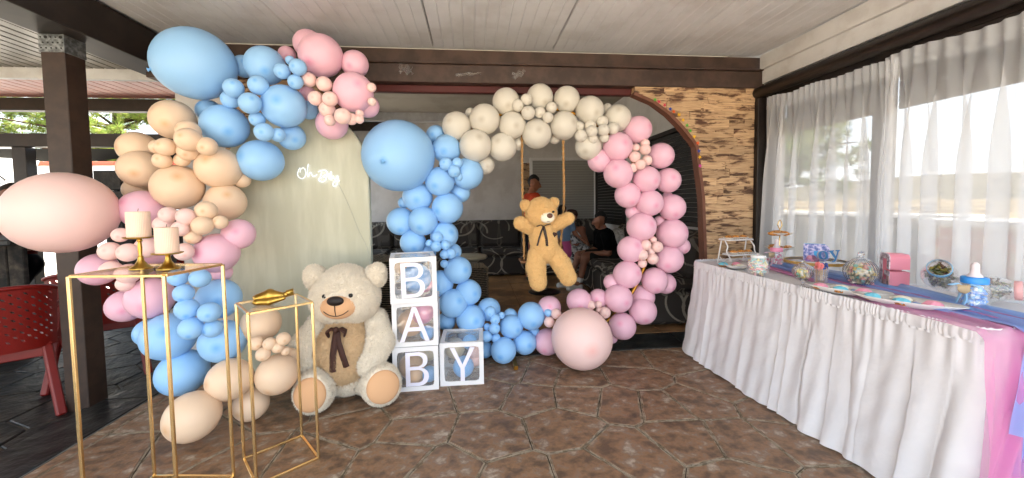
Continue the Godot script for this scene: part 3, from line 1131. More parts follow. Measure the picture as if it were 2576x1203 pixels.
# ------------------------------------------------------------------ window wall on the right
func build_right_side() -> void:
	var s := st()
	var w := thing("window_fascia", "white painted fascia boards along the top of the window wall", "fascia")
	span(s, Vector3(2.605, 2.425, -3.29), Vector3(2.70, 2.549, 1.2), 0.003)
	part("upper_board", s, M.white_paint, w)
	s = st()
	span(s, Vector3(2.63, 2.30, -3.29), Vector3(2.70, 2.424, 1.2), 0.003)
	part("lower_board", s, M.white_paint, w)
	var h := thing("window_header", "dark brown ridged window header under the white fascia", "lintel")
	for k in 4:
		s = st()
		span(s, Vector3(2.655 - 0.01 * (k % 2), 2.25 - k * 0.05, -3.29), Vector3(2.80, 2.298 - k * 0.05, 1.2), 0.004)
		part("moulding", s, M.dark_beam, h)
	s = st(true)
	tube(s, [Vector3(2.59, 2.215, -3.29), Vector3(2.59, 2.215, 1.0)], 0.05, 14)
	tag(part("blind_roller", s, M.dark_beam), "dark brown roller tube along the top of the window", "roller")
	# posts, frames, panes and shutters of the window
	var win := thing("window_frame", "brown framed window wall behind the sheer curtains", "window")
	for z in [-3.23, -2.30, -1.28, -0.2, 0.9]:
		s = st()
		var wd := 0.14 if z < -3.0 else 0.07
		span(s, Vector3(2.66, 0.0, z - wd * 0.5), Vector3(2.76, 2.098, z + wd * 0.5), 0.004)
		part("mullion", s, M.dark_beam, win)
		s = st()
		span(s, Vector3(2.69, 0.05, z + wd * 0.5 + 0.001), Vector3(2.74, 2.09, z + wd * 0.5 + 0.022), 0.002)
		part("white_track", s, M.white_plastic, win)
	var zz := [-3.16, -2.335, -2.265, -1.315, -1.245, -0.235, -0.165, 0.865]
	for k in 4:
		s = st()
		span(s, Vector3(2.712, 0.05, zz[k * 2] + 0.022), Vector3(2.718, 2.09, zz[k * 2 + 1]))
		part("pane", s, M.window_glass, win)
		s = st()
		span(s, Vector3(2.68, 0.0, zz[k * 2]), Vector3(2.75, 0.05, zz[k * 2 + 1]))
		part("sill", s, M.dark_beam, win)
		s = st()
		span(s, Vector3(2.756, 1.824, zz[k * 2] + 0.024), Vector3(2.759, 2.095, zz[k * 2 + 1] - 0.002))  # added dark sheet that stops daylight between the slats
		part("daylight_stop", s, mat(Color(0.30, 0.27, 0.25), 0.7), win)
		for j in 6:
			s = st()
			span(s, Vector3(2.742, 1.825 + j * 0.045, zz[k * 2] + 0.024), Vector3(2.754, 1.866 + j * 0.045, zz[k * 2 + 1] - 0.002), 0.002)
			part("shutter_slat", s, mat(Color(0.42, 0.38, 0.35), 0.6), win)
	s = st()
	span(s, Vector3(2.577, 0.0, -3.38), Vector3(2.655, 2.264, -3.26), 0.004)
	tag(part("corner_post", s, M.dark_beam), "dark brown corner post between wood wall and window", "post")
	# sheer curtains: two lengths, gathered at the top
	for k in 2:
		var z0: float = [-3.13, -2.17][k]
		var z1: float = [-2.10, -0.75][k]
		var c := thing("sheer_curtain", ["white sheer curtain hanging left, beside the brown corner post", "white sheer curtain hanging right, above the candy jars"][k], "curtain", Vector3.ZERO, 0.0, "sheer curtains over the window")
		var fr: float = [7.5, 12.0][k]
		var fold := func(u: float, v: float) -> Vector3:
			var open := smoothstep(0.0, 0.35, v)
			var z := lerpf(z0, z1, u)
			var ph := u * TAU * fr
			var wob := sin(ph + 1.7 * sin(u * 9.0 + k) + 0.5 * v) + 0.45 * sin(ph * 2.17 + 2.0 + k * 1.3)
			var gather := sin(u * TAU * 21.0 + 2.0 * sin(u * 13.0))
			var x := 2.555 + 0.030 * wob * open + 0.010 * gather * (1.0 - open * 0.85)
			z += 0.040 * cos(ph + 1.7 * sin(u * 9.0 + k)) * open + 0.02 * cos(ph * 2.17 + 2.0) * open
			if k == 0: z -= 0.13 * v * pow(1.0 - u, 3.0)
			var top := lerpf(2.135, 2.105, u) + 0.010 * sin(u * 17.0) - 0.012 * absf(sin(u * 9.4))
			if k == 1: top = lerpf(2.115, 2.085, u) + 0.012 * sin(u * 15.0)
			return Vector3(x, lerpf(top, 0.015, v), z)
		put("veil", sheet(320, 44, fold), M.curtain, c)
		put("hem_band", sheet(220, 3, func(u, v): return fold.call(u, 0.032 + 0.017 * v) + Vector3(-0.003, 0, 0)), M.curtain, c)
		put("heading", sheet(220, 3, func(u, v): return fold.call(u, 0.0 + 0.03 * v) + Vector3(-0.003, 0, 0)), M.curtain, c)
	# terrace outside with its parapet, brick pillar, hills and a pine
	var out := structure("outer_terrace")
	s = st()
	span(s, Vector3(2.80, -0.07, -12.0), Vector3(5.0, -0.02, 6.0))
	part("paving", s, mat(Color(0.72, 0.70, 0.66), 0.9), out)
	var pw := thing("parapet_wall", "low grey rendered parapet wall with white coping outside", "wall")
	s = st()
	span(s, Vector3(4.75, -0.05, -12.0), Vector3(4.95, 1.03, -3.2))
	part("wall", s, grained(Color(0.60, 0.58, 0.54), 0.95, noise_tex(51, 0.01, [Color(0.6, 0.6, 0.58), Color(1, 1, 1)], [0.35, 0.65], 256), 0.7), pw)
	s = st()
	span(s, Vector3(4.70, 1.032, -12.0), Vector3(5.0, 1.075, -3.2), 0.006)
	part("coping", s, M.white_paint, pw)
	var bw := thing("brick_parapet", "red brick parapet with white mortar and coping, right side", "wall")
	s = st()
	span(s, Vector3(4.22, -0.05, -3.19), Vector3(4.70, 1.0, -0.4))
	part("mortar", s, mat(Color(0.80, 0.75, 0.68), 0.95), bw)
	for j in 11:
		for i in 11:
			s = st()
			var z := -3.18 + i * 0.255 + (0.0 if j % 2 else 0.12)
			span(s, Vector3(4.208, -0.02 + j * 0.092, z), Vector3(4.23, 0.05 + j * 0.092, minf(z + rng.randf_range(0.2, 0.235), -0.4)), 0.006)
			part("brick", s, mat(Color(0.66, 0.37, 0.27).lightened(rng.randf_range(0.0, 0.25)), 0.9), bw)
	s = st()
	span(s, Vector3(4.15, 1.002, -3.2), Vector3(4.75, 1.055, -0.4), 0.006)
	part("coping", s, M.white_paint, bw)
	var hill := sheet(70, 14, func(u, v):
		var a := lerpf(-2.2, 0.4, u)
		var d := lerpf(170.0, 900.0, v)
		var yy: float = -14.0 + 45.0 * pow(v, 1.2) + 9.0 * sin(u * 11.0) * v + 4.0 * sin(u * 37.0 + v * 5.0) * v
		return Vector3(cos(a) * d, yy, sin(a) * d))
	var hills := put("hills", hill, grained(Color(0.50, 0.455, 0.36), 0.95, noise_tex(52, 0.02, [Color(0.30, 0.34, 0.26), Color(0.42, 0.45, 0.36), Color(0.95, 0.95, 0.95), Color(1, 1, 1)], [0.3, 0.47, 0.52, 0.7], 512), 0.014))
	hills.set_meta("kind", "structure")
	pine("pine_tree", Vector3(6.3, -0.05, -8.0), 4.4, 1.5, 14, "green pine outside, seen through the left sheer curtain")
	var over := st()
	span(over, Vector3(2.705, 2.31, -3.45), Vector3(3.75, 2.40, 0.3))  # unseen eave added to block the sun at the window
	tag(part("added_sun_eave", over, M.white_paint), "added roof eave, unseen outside, keeping sun off the table", "eave")
	# wood look wall with the arch
	build_wood_wall()


const ARCH := [Vector2(1.432, 2.214), Vector2(1.611, 2.143), Vector2(1.76, 2.041), Vector2(1.868, 1.94), Vector2(1.98, 1.814), Vector2(2.027, 1.748), Vector2(2.051, 1.594), Vector2(2.096, 1.28), Vector2(2.122, 0.745), Vector2(2.15, 0.0)]


func build_wood_wall() -> void:
	for side in 2:
		var w := thing("wood_look_wall", ["wood look plaster wall with brown stained rows right of arch", "wood look plaster wall piece behind the upper pink balloons"][side], "wall")
		var flip := func(p: Vector2) -> Vector2: return p if side == 0 else Vector2(0.62 - p.x, p.y)
		var outline := PackedVector2Array([Vector2(1.44, 2.264), Vector2(2.575, 2.264), Vector2(2.575, 0.0)])
		var rev := ARCH.duplicate()
		rev.reverse()
		for p in rev: outline.append(p)
		var fl := PackedVector2Array()
		for p in outline: fl.append(flip.call(p))
		var s := st()
		prism(s, fl, -3.37, -3.312)
		part("core", s, M.planks[0], w)
		var y := 0.0
		while y < 2.25:
			var h := minf(rng.randf_range(0.055, 0.085), 2.262 - y)
			var x := 1.38
			while x < 2.57:
				var l := rng.randf_range(0.22, 0.62)
				var x1 := minf(x + l, 2.573)
				if 2.573 - x1 < 0.08: x1 = 2.573
				var r := PackedVector2Array([Vector2(x + 0.001, y + 0.001), Vector2(x1 - 0.001, y + 0.001), Vector2(x1 - 0.001, y + h - 0.001), Vector2(x + 0.001, y + h - 0.001)])
				for piece in Geometry2D.intersect_polygons(r, outline):
					if piece.size() < 3: continue
					var area := 0.0
					for k in piece.size(): area += piece[k].cross(piece[(k + 1) % piece.size()])
					if absf(area) < 0.0012: continue
					var fp := PackedVector2Array()
					for p in piece: fp.append(flip.call(p))
					s = st()
					prism(s, fp, -3.311, DEPTH_WALL + rng.randf_range(-0.003, 0.003))
					part("plank", s, M.planks[rng.randi() % 4], w)
				x = x1
			y += h
		# brown band that lines the arch
		s = st()
		for k in ARCH.size() - 1:
			var a: Vector2 = flip.call(ARCH[k])
			var b: Vector2 = flip.call(ARCH[k + 1])
			var d := (b - a).normalized()
			var nrm := Vector2(-d.y, d.x)
			var inn := nrm if side == 1 else -nrm
			var a1 := a + inn * 0.028
			var b1 := b + inn * 0.028
			if k < ARCH.size() - 2:
				var nx: Vector2 = flip.call(ARCH[k + 2])
				var d2 := (nx - b).normalized()
				b1 = b + ((inn + (Vector2(-d2.y, d2.x) if side == 1 else Vector2(d2.y, -d2.x))) * 0.5).normalized() * 0.028
			if k > 0:
				var pv: Vector2 = flip.call(ARCH[k - 1])
				var d0 := (a - pv).normalized()
				a1 = a + ((inn + (Vector2(-d0.y, d0.x) if side == 1 else Vector2(d0.y, -d0.x))) * 0.5).normalized() * 0.028
			var q := PackedVector2Array([a, b, b1, a1])
			prism(s, q, -3.372, -3.288)
		part("arch_band", s, M.arch_band, w)
	var SP := [1574, 2124, 1611, 2106, 1661, 2079, 1713, 2046, 1744, 2024, 1793, 1998, 1830, 1953, 1867, 1908, 1896, 1861, 1934, 1811, 1967, 1755, 1978, 1686, 1986, 1633, 1991, 1557]
	var C := {"green": Color(0.30, 0.66, 0.20), "pink": Color(0.80, 0.20, 0.30), "blue": Color(0.10, 0.22, 0.60), "orange": Color(0.90, 0.35, 0.08), "yellow": Color(0.93, 0.72, 0.08), "magenta": Color(0.80, 0.22, 0.60)}
	var order := ["green", "pink", "pink", "blue", "orange", "yellow", "yellow", "green", "green", "yellow", "orange", "blue", "yellow", "magenta"]
	var words := ["first", "second", "third", "fourth", "fifth", "sixth", "seventh", "eighth", "ninth", "tenth", "eleventh", "twelfth", "thirteenth", "last"]
	for k in 14:
		var p := PackedVector2Array()
		for i in 10:
			var a := TAU * i / 10.0 + PI / 2 + k * 0.35
			var r := 0.019 if i % 2 == 0 else 0.0085
			p.append(Vector2(cos(a), sin(a)) * r)
		var s := st()
		prism(s, p, 0.0, 0.003, Transform3D(Basis.IDENTITY, Vector3(SP[k * 2] * 0.001 * 1.0265, 1.25 + (SP[k * 2 + 1] * 0.001 - 1.25) * 1.0265, -3.287)))
		tag(part("star_sticker", s, mat(C[order[k]], 0.5)), "%s star sticker, %s down the brown arch edge" % [order[k], words[k]], "star", "stars along the arch edge")


# ------------------------------------------------------------------ the room behind the arch
func build_room() -> void:
	var f := structure("room_floor")
	var s := st()
	span(s, Vector3(-2.28, -0.07, -7.5), Vector3(2.75, -0.006, -3.455))
	part("grout", s, mat(Color(0.35, 0.29, 0.22), 0.9), f)
	for j in 10:
		for i in 11:
			s = st()
			span(s, Vector3(-1.9 + i * 0.41, -0.02, -3.46 - (j + 1) * 0.41 + 0.006), Vector3(-1.9 + (i + 1) * 0.41 - 0.006, rng.randf_range(-0.001, 0.001), -3.46 - j * 0.41), 0.003)
			part("floor_tile", s, M.room_tile, f)
	var walls := structure("room_wall")
	s = st()
	span(s, Vector3(-2.28, 0.0, -7.6), Vector3(2.75, 2.95, -7.4))
	part("back_wall", s, M.wall_grey, walls)
	s = st()
	span(s, Vector3(-2.42, 2.35, -7.6), Vector3(-2.28, 2.95, -3.5))  # wall below left open, an added gap letting daylight into the room
	part("added_opening_lintel", s, M.wall_grey, walls)
	s = st()
	span(s, Vector3(-2.42, 0.0, -4.1), Vector3(-2.28, 2.349, -3.5))
	part("side_wall", s, M.wall_grey, walls)
	s = st()
	span(s, Vector3(2.45, 0.0, -7.4), Vector3(2.75, 2.95, -3.46))
	part("side_wall", s, M.wall_grey, walls)
	s = st()
	span(s, Vector3(-2.42, 2.94, -7.6), Vector3(2.75, 3.05, -3.46))
	var rc := part("room_ceiling", s, M.room_ceiling)
	rc.set_meta("kind", "structure")
	s = st()
	span(s, Vector3(-2.28, 2.78, -7.398), Vector3(2.44, 2.938, -7.25), 0.004)
	tag(part("ceiling_cornice", s, M.white_paint), "pale cornice along the top of the room's back wall", "cornice")
	s = st()
	span(s, Vector3(-2.28, 2.62, -7.398), Vector3(-1.2, 2.775, -7.34), 0.004)
	tag(part("brown_wall_board", s, M.beam), "brown board below the pale cornice on the back wall", "board")
	s = st()
	span(s, Vector3(-2.28, 2.30, -3.6), Vector3(2.44, 2.9, -3.47))
	tag(part("inner_lintel", s, M.room_ceiling), "dull plaster lintel inside above the arched opening", "lintel")
	s = st()
	span(s, Vector3(-2.42, 0.0, -3.6), Vector3(-1.5, 2.29, -3.47))
	tag(part("inner_front_wall", s, M.wall_grey), "dim inner wall behind the balloon garland", "wall")
	# the shuttered window in the back wall
	window(Vector3(1.16, 0.80, -7.399), Vector3(1.22, 1.27, 0), Basis.IDENTITY, Color(0.62, 0.61, 0.58), M.white_plastic, 26, "white framed window with closed pale roller shutter, behind standing man")
	window(Vector3(2.449, 0.92, -7.34), Vector3(1.34, 0.95, 0), Basis(Vector3.UP, -PI / 2), Color(0.10, 0.095, 0.09), M.dark_beam, 18, "dark framed window with black shutter, on side wall far back")
	window(Vector3(2.449, 1.02, -5.05), Vector3(1.30, 1.05, 0), Basis(Vector3.UP, -PI / 2), Color(0.12, 0.115, 0.11), M.dark_beam, 20, "dark framed window with slatted shutter, nearest the arch")
	s = st()
	for j in 26:
		span(s, Vector3(0.95, 0.0 + j * 0.078, -7.398), Vector3(1.13, 0.076 + j * 0.078, -7.385 + rng.randf_range(-0.003, 0.003)))
	tag(part("wood_look_strip", s, M.planks[3]), "narrow wood look strip left of the back window", "wall strip").set_meta("kind", "stuff")
	# sofas with a swirl print
	sofa(Vector3(-0.66, 0, -6.95), 3.1, 0.0, "long dark sofa with pale swirls along the back wall")
	sofa(Vector3(2.02, 0, -6.85), 1.7, 0.0, "short dark swirl sofa in the back right corner")
	sofa(Vector3(2.03, 0, -4.62), 2.05, -PI / 2, "dark swirl sofa along the right wall, behind the pink balloons")
	var cu := st(true)
	ball(cu, Vector3(2.12, 0.70, -5.42), Vector3(0.15, 0.17, 0.15), Basis(Vector3.BACK, 0.4), 12)
	tag(part("pale_cushion", cu, grained(Color(0.75, 0.73, 0.70), 0.9, noise_tex(61, 0.02, [Color(0.75, 0.75, 0.75), Color(1, 1, 1)], [0.4, 0.6], 256), 4.0)), "pale round cushion on the sofa behind the seated teenager", "cushion")
	# round stool chair of the standing man
	var ch := thing("pedestal_chair", "pedestal chair with terracotta seat behind the hanging bear", "chair", Vector3(0.98, 0, -5.27))
	s = st(true)
	lathe(s, [Vector2(0, 0), Vector2(0.225, 0), Vector2(0.228, 0.012), Vector2(0.19, 0.022), Vector2(0.04, 0.035), Vector2(0, 0.035)], 32)
	part("base_disc", s, mat(Color(0.20, 0.19, 0.185), 0.3, 0.8), ch)
	s = st(true)
	tube(s, [Vector3(0, 0.03, 0), Vector3(0, 0.42, 0)], 0.028, 14)
	part("column", s, mat(Color(0.35, 0.34, 0.33), 0.3, 0.9), ch)
	s = st(true)
	lathe(s, [Vector2(0, 0.405), Vector2(0.20, 0.405), Vector2(0.21, 0.42), Vector2(0.20, 0.432), Vector2(0, 0.432)], 30)
	part("seat_rim", s, M.white_plastic, ch)
	s = st(true)
	lathe(s, [Vector2(0, 0.433), Vector2(0.18, 0.433), Vector2(0.195, 0.46), Vector2(0.17, 0.49), Vector2(0, 0.50)], 30)
	part("seat", s, mat(Color(0.52, 0.20, 0.12), 0.6), ch)
	var back := sheet(16, 8, func(u, v):
		var a := lerpf(2.4, 3.9, u)
		return Vector3(cos(a) * 0.22, 0.44 + 0.26 * v, sin(a) * 0.22))
	put("backrest", back, mat(Color(0.50, 0.19, 0.11), 0.6), ch)
	s = st(true)
	tube(s, smooth_line([Vector3(1.28, 0.008, -3.62), Vector3(1.45, 0.008, -3.70), Vector3(1.58, 0.008, -3.66), Vector3(1.8, 0.008, -3.75)]), 0.005, 6)
	tag(part("power_cable", s, M.black), "thin black cable on the tiles right of the hoop", "cable")
	# low table and wicker
	var tb := thing("coffee_table", "small round cream coffee table behind the blue balloons", "table", Vector3(-0.08, 0, -5.45))
	s = st(true)
	lathe(s, [Vector2(0, 0.48), Vector2(0.26, 0.48), Vector2(0.275, 0.495), Vector2(0.275, 0.51), Vector2(0.26, 0.522), Vector2(0, 0.522)], 32)
	part("tabletop", s, mat(Color(0.70, 0.66, 0.56), 0.4), tb)
	s = st(true)
	lathe(s, [Vector2(0, 0), Vector2(0.2, 0), Vector2(0.2, 0.02), Vector2(0.13, 0.05), Vector2(0.13, 0.42), Vector2(0.2, 0.479), Vector2(0, 0.479)], 24)
	part("pedestal", s, mat(Color(0.55, 0.52, 0.46), 0.6), tb)
	wicker(Vector3(-0.06, 0, -4.86), Vector3(0.42, 0.47, 0.42), "grey wicker stool behind blue balloons beside the Y box", 0.15)
	wicker(Vector3(-0.85, 0, -3.95), Vector3(0.55, 0.72, 0.5), "dark wicker armchair back glimpsed behind the big bear", -0.1)


func window(at: Vector3, size: Vector3, b: Basis, shade: Color, frame: Material, slats: int, label: String) -> void:
	var t := thing("shuttered_window", label, "window", at)
	t.basis = b
	var w := 0.055
	for k in 4:
		var s := st()
		match k:
			0: span(s, Vector3(-w, -w, 0), Vector3(size.x + w, 0, 0.05), 0.004)
			1: span(s, Vector3(-w, size.y, 0), Vector3(size.x + w, size.y + w, 0.05), 0.004)
			2: span(s, Vector3(-w, 0.001, 0), Vector3(0, size.y - 0.001, 0.05), 0.004)
			3: span(s, Vector3(size.x, 0.001, 0), Vector3(size.x + w, size.y - 0.001, 0.05), 0.004)
		part("frame", s, frame, t)
	for j in slats:
		var s := st()
		var h := size.y / slats
		box(s, Vector3(size.x * 0.5, (j + 0.5) * h, 0.018), Vector3(size.x - 0.002, h * 0.92, 0.012), 0.003, Basis(Vector3.RIGHT, 0.12))
		part("slat", s, mat(shade, 0.5), t)


func sofa(at: Vector3, w: float, turn: float, label: String) -> void:
	var t := thing("swirl_sofa", label, "sofa", at, turn, "dark sofas with pale swirl print")
	var s := st(true)
	s = st()
	box(s, Vector3(0, 0.18, 0), Vector3(w, 0.32, 0.82), 0.03)
	part("base", s, M.swirl, t)
	s = st()
	box(s, Vector3(0, 0.64, -0.32), Vector3(w, 0.60, 0.2), 0.06, Basis(Vector3.RIGHT, -0.12))
	part("backrest", s, M.swirl, t)
	var n := maxi(2, int(w / 0.75))
	for i in n:
		s = st()
		box(s, Vector3(-w * 0.5 + (i + 0.5) * w / n, 0.40, 0.09), Vector3(w / n - 0.012, 0.13, 0.64), 0.045)
		part("seat_cushion", s, M.swirl, t)
		s = st()
		box(s, Vector3(-w * 0.5 + (i + 0.5) * w / n, 0.69, -0.19), Vector3(w / n - 0.012, 0.46, 0.15), 0.055, Basis(Vector3.RIGHT, -0.16))
		part("back_cushion", s, M.swirl, t)


func wicker(at: Vector3, size: Vector3, label: String, turn: float) -> void:
	var t := thing("wicker_stool", label, "wicker seat", at, turn)
	var s := st()
	box(s, Vector3(0, size.y * 0.5, 0), Vector3(size.x - 0.02, size.y - 0.02, size.z - 0.02), 0.05)
	part("core", s, mat(Color(0.20, 0.17, 0.13), 0.9), t)
	var we := st()
	var hx := size.x * 0.5 - 0.008
	var hz := size.z * 0.5 - 0.008
	var rows := int(size.y / 0.022)
	var per := 4 * 12
	for j in rows:
		for i in per:
			var e := i / 12
			var u := (i % 12) / 12.0 * 2.0 - 1.0
			var u1 := (i % 12 + 0.92) / 12.0 * 2.0 - 1.0
			var o := 0.006 if (i + j) % 2 == 0 else -0.003
			var y := (j + 0.5) * 0.022
			var pts := [Vector3(u * hx, y, hz + o), Vector3(u1 * hx, y, hz + o)]
			if e == 1: pts = [Vector3(hx + o, y, -u * hz), Vector3(hx + o, y, -u1 * hz)]
			elif e == 2: pts = [Vector3(-u * hx, y, -hz - o), Vector3(-u1 * hx, y, -hz - o)]
			elif e == 3: pts = [Vector3(-hx - o, y, u * hz), Vector3(-hx - o, y, u1 * hz)]
			bar(we, pts[0], pts[1], 0.015, 0.006)
	for j in 16:
		for i in 16:
			var o := 0.004 if (i + j) % 2 == 0 else 0.0
			box(we, Vector3((i - 7.5) / 8.0 * hx, size.y - 0.004 + o, (j - 7.5) / 8.0 * hz), Vector3(hx / 8.4, 0.006, hz / 11.0))
	part("weave", we, M.wicker, t).set_meta("kind", "stuff")


# ------------------------------------------------------------------ people
func hand(bones: Array, wrist: Vector3, dir: Vector3, up: Vector3, curl := 0.5) -> void:
	var d := dir.normalized()
	var side := d.cross(up).normalized()
	var n := side.cross(d).normalized()
	bones.append([wrist, wrist + d * 0.045, 0.022, 0.026])
	for k in 4:
		var o := side * (k - 1.5) * 0.019
		var l: float = [0.062, 0.074, 0.07, 0.055][k]
		var a := wrist + d * 0.075 + o
		var b := a + (d * cos(curl * 0.6) - n * sin(curl * 0.6)) * l * 0.55
		var c := b + (d * cos(curl * 1.5) - n * sin(curl * 1.5)) * l * 0.5
		bones.append([wrist + d * 0.03 + o * 0.7, a, 0.016, 0.010])
		bones.append([a, b, 0.0098, 0.009])
		bones.append([b, c, 0.009, 0.0076])
	var th := wrist + d * 0.02 - side * 0.03
	bones.append([wrist + d * 0.012 - side * 0.012, th + d * 0.018 - n * 0.006, 0.016, 0.011])
	bones.append([th + d * 0.018 - n * 0.006, th + d * 0.055 - n * 0.02, 0.0105, 0.008])


func append_mesh(s: SurfaceTool, m: Mesh) -> void:
	s.append_from(m, 0, Transform3D.IDENTITY)


# J: joints by name; face: where the face looks; returns the thing with its continuous body
func person(called: String, label: String, at: Vector3, J: Dictionary, face: Vector3, skin: Color, hair: Color, sc := 1.0) -> Node3D:
	var t := thing(called, label, "person", at)
	var fd := face.normalized()
	var rt := fd.cross(Vector3.UP).normalized()
	var up := rt.cross(fd).normalized()
	var H: Vector3 = J.head
	var bones := [
		[J.neck, H - up * 0.05 * sc - fd * 0.01, 0.052 * sc, 0.05 * sc],
		[J.chest + Vector3(0, 0.06, 0), J.neck, 0.10 * sc, 0.055 * sc],
		[J.pelvis, J.chest, 0.135 * sc, 0.145 * sc],
	]
	for k in ["l", "r"]:
		bones.append([J.chest + Vector3(0, 0.08 * sc, 0), J["sh" + k], 0.09 * sc, 0.062 * sc])
		bones.append([J["sh" + k], J["el" + k], 0.052 * sc, 0.040 * sc])
		bones.append([J["el" + k], J["wr" + k], 0.040 * sc, 0.026 * sc])
		bones.append([J.pelvis, J["hip" + k], 0.13 * sc, 0.095 * sc])
		bones.append([J["hip" + k], J["kn" + k], 0.088 * sc, 0.056 * sc])
		bones.append([J["kn" + k], J["an" + k], 0.056 * sc, 0.036 * sc])
		bones.append([J["an" + k], J["toe" + k], 0.04 * sc, 0.03 * sc])
	var s := SurfaceTool.new()
	s.begin(Mesh.PRIMITIVE_TRIANGLES)
	append_mesh(s, body_mesh(bones, 0.017, 0.045))
	var hb := [
		[H + up * 0.025 * sc - fd * 0.02 * sc, H - fd * 0.005, 0.086 * sc, 0.082 * sc],
		[H - up * 0.02 * sc + fd * 0.02 * sc, H - up * 0.085 * sc + fd * 0.035 * sc, 0.07 * sc, 0.038 * sc],
		[H + fd * 0.085 * sc + up * 0.005 * sc, H + fd * 0.102 * sc - up * 0.03 * sc, 0.012 * sc, 0.016 * sc],
		[H - up * 0.055 * sc + fd * 0.075 * sc - rt * 0.014 * sc, H - up * 0.055 * sc + fd * 0.075 * sc + rt * 0.014 * sc, 0.012 * sc, 0.012 * sc],
		[H + rt * 0.078 * sc + up * 0.012 * sc, H + rt * 0.078 * sc - up * 0.025 * sc, 0.016 * sc, 0.012 * sc],
		[H - rt * 0.078 * sc + up * 0.012 * sc, H - rt * 0.078 * sc - up * 0.025 * sc, 0.016 * sc, 0.012 * sc],
	]
	append_mesh(s, body_mesh(hb, 0.009, 0.015))
	for k in ["l", "r"]:
		if J.has("hand" + k):
			var hbn := []
			hand(hbn, J["wr" + k], J["hand" + k], J.get("palm" + k, Vector3.UP), 0.7)
			append_mesh(s, body_mesh(hbn, 0.0042, 0.006))
	put("body", s.commit(), mat(skin, 0.55), t)
	for k in [-1.0, 1.0]:
		var e := st(true)
		ball(e, H + fd * 0.079 * sc + up * 0.008 * sc + rt * 0.031 * sc * k, Vector3(0.011, 0.008, 0.011) * sc, Basis.IDENTITY, 6)
		part("eye", e, mat(Color(0.06, 0.045, 0.04), 0.3), t)
	var li := st(true)
	tube(li, [H - up * 0.052 * sc + fd * 0.086 * sc - rt * 0.02 * sc, H - up * 0.050 * sc + fd * 0.091 * sc, H - up * 0.052 * sc + fd * 0.086 * sc + rt * 0.02 * sc], 0.004 * sc, 6)
	part("mouth", li, mat(Color(0.50, 0.22, 0.19), 0.5), t)
	put("hair", body_mesh(hair_bones(H, fd, rt, up, sc, J.get("hairstyle", "short")), 0.010, 0.02), mat(hair, 0.7), t)
	return t


func hair_bones(H: Vector3, fd: Vector3, rt: Vector3, up: Vector3, sc: float, style: String) -> Array:
	var b := [
		[H + up * 0.055 * sc - fd * 0.035 * sc, H + up * 0.02 * sc - fd * 0.045 * sc, 0.078 * sc, 0.072 * sc],
		[H + up * 0.062 * sc + fd * 0.012 * sc - rt * 0.025 * sc, H + up * 0.062 * sc + fd * 0.012 * sc + rt * 0.025 * sc, 0.045 * sc, 0.045 * sc],
	]
	if style == "short":
		b.append([H - fd * 0.05 * sc, H - fd * 0.045 * sc - up * 0.045 * sc, 0.058 * sc, 0.035 * sc])
	elif style == "curly":
		for k in 12:
			var a := TAU * k / 12.0
			b.append([H + up * (0.05 + 0.045 * sin(a * 2.0)) * sc - fd * (0.03 + 0.03 * cos(a)) * sc + rt * 0.065 * cos(a) * sc, H + up * 0.04 * sc - fd * 0.05 * sc + rt * 0.06 * cos(a) * sc, 0.034 * sc, 0.04 * sc])
		b.append([H - fd * 0.05 * sc, H - fd * 0.06 * sc - up * 0.06 * sc, 0.065 * sc, 0.05 * sc])
	else:
		b.append([H - fd * 0.045 * sc, H - fd * 0.06 * sc - up * 0.20 * sc, 0.07 * sc, 0.05 * sc])
		for k in [-1.0, 1.0]:
			b.append([H + rt * 0.06 * k * sc + up * 0.03 * sc - fd * 0.02 * sc, H + rt * 0.07 * k * sc - fd * 0.03 * sc - up * 0.16 * sc, 0.03 * sc, 0.028 * sc])
	return b


func wear(t: Node, called: String, bones: Array, color: Color, k := 0.04, m: Material = null) -> void:
	put(called, body_mesh(bones, 0.016, k), m if m else mat(color, 0.9, 0.0, 0.2), t)


func torso(J: Dictionary, r := 0.016, sc := 1.0) -> Array:
	return [[J.pelvis, J.chest, 0.135 * sc + r, 0.145 * sc + r], [J.chest + Vector3(0, 0.08 * sc, 0), J.shl, 0.09 * sc + r, 0.062 * sc + r], [J.chest + Vector3(0, 0.08 * sc, 0), J.shr, 0.09 * sc + r, 0.062 * sc + r], [J.chest + Vector3(0, 0.06, 0), J.neck - Vector3(0, 0.02, 0), 0.10 * sc + r, 0.05 * sc + r]]


func sleeve(J: Dictionary, k: String, part_: float, r := 0.018) -> Array:
	return [J["sh" + k], J["sh" + k].lerp(J["el" + k], part_), 0.054 + r, 0.046 + r]


func shoe(t: Node, a: Vector3, toe: Vector3, color: Color, r := 0.045) -> void:
	put("shoe", body_mesh([[a + Vector3(0, -0.03, 0), toe, r, r * 0.85], [a + Vector3(0, 0.0, 0), a - Vector3(0, 0.02, 0), r, r]], 0.01, 0.02), mat(color, 0.6), t)


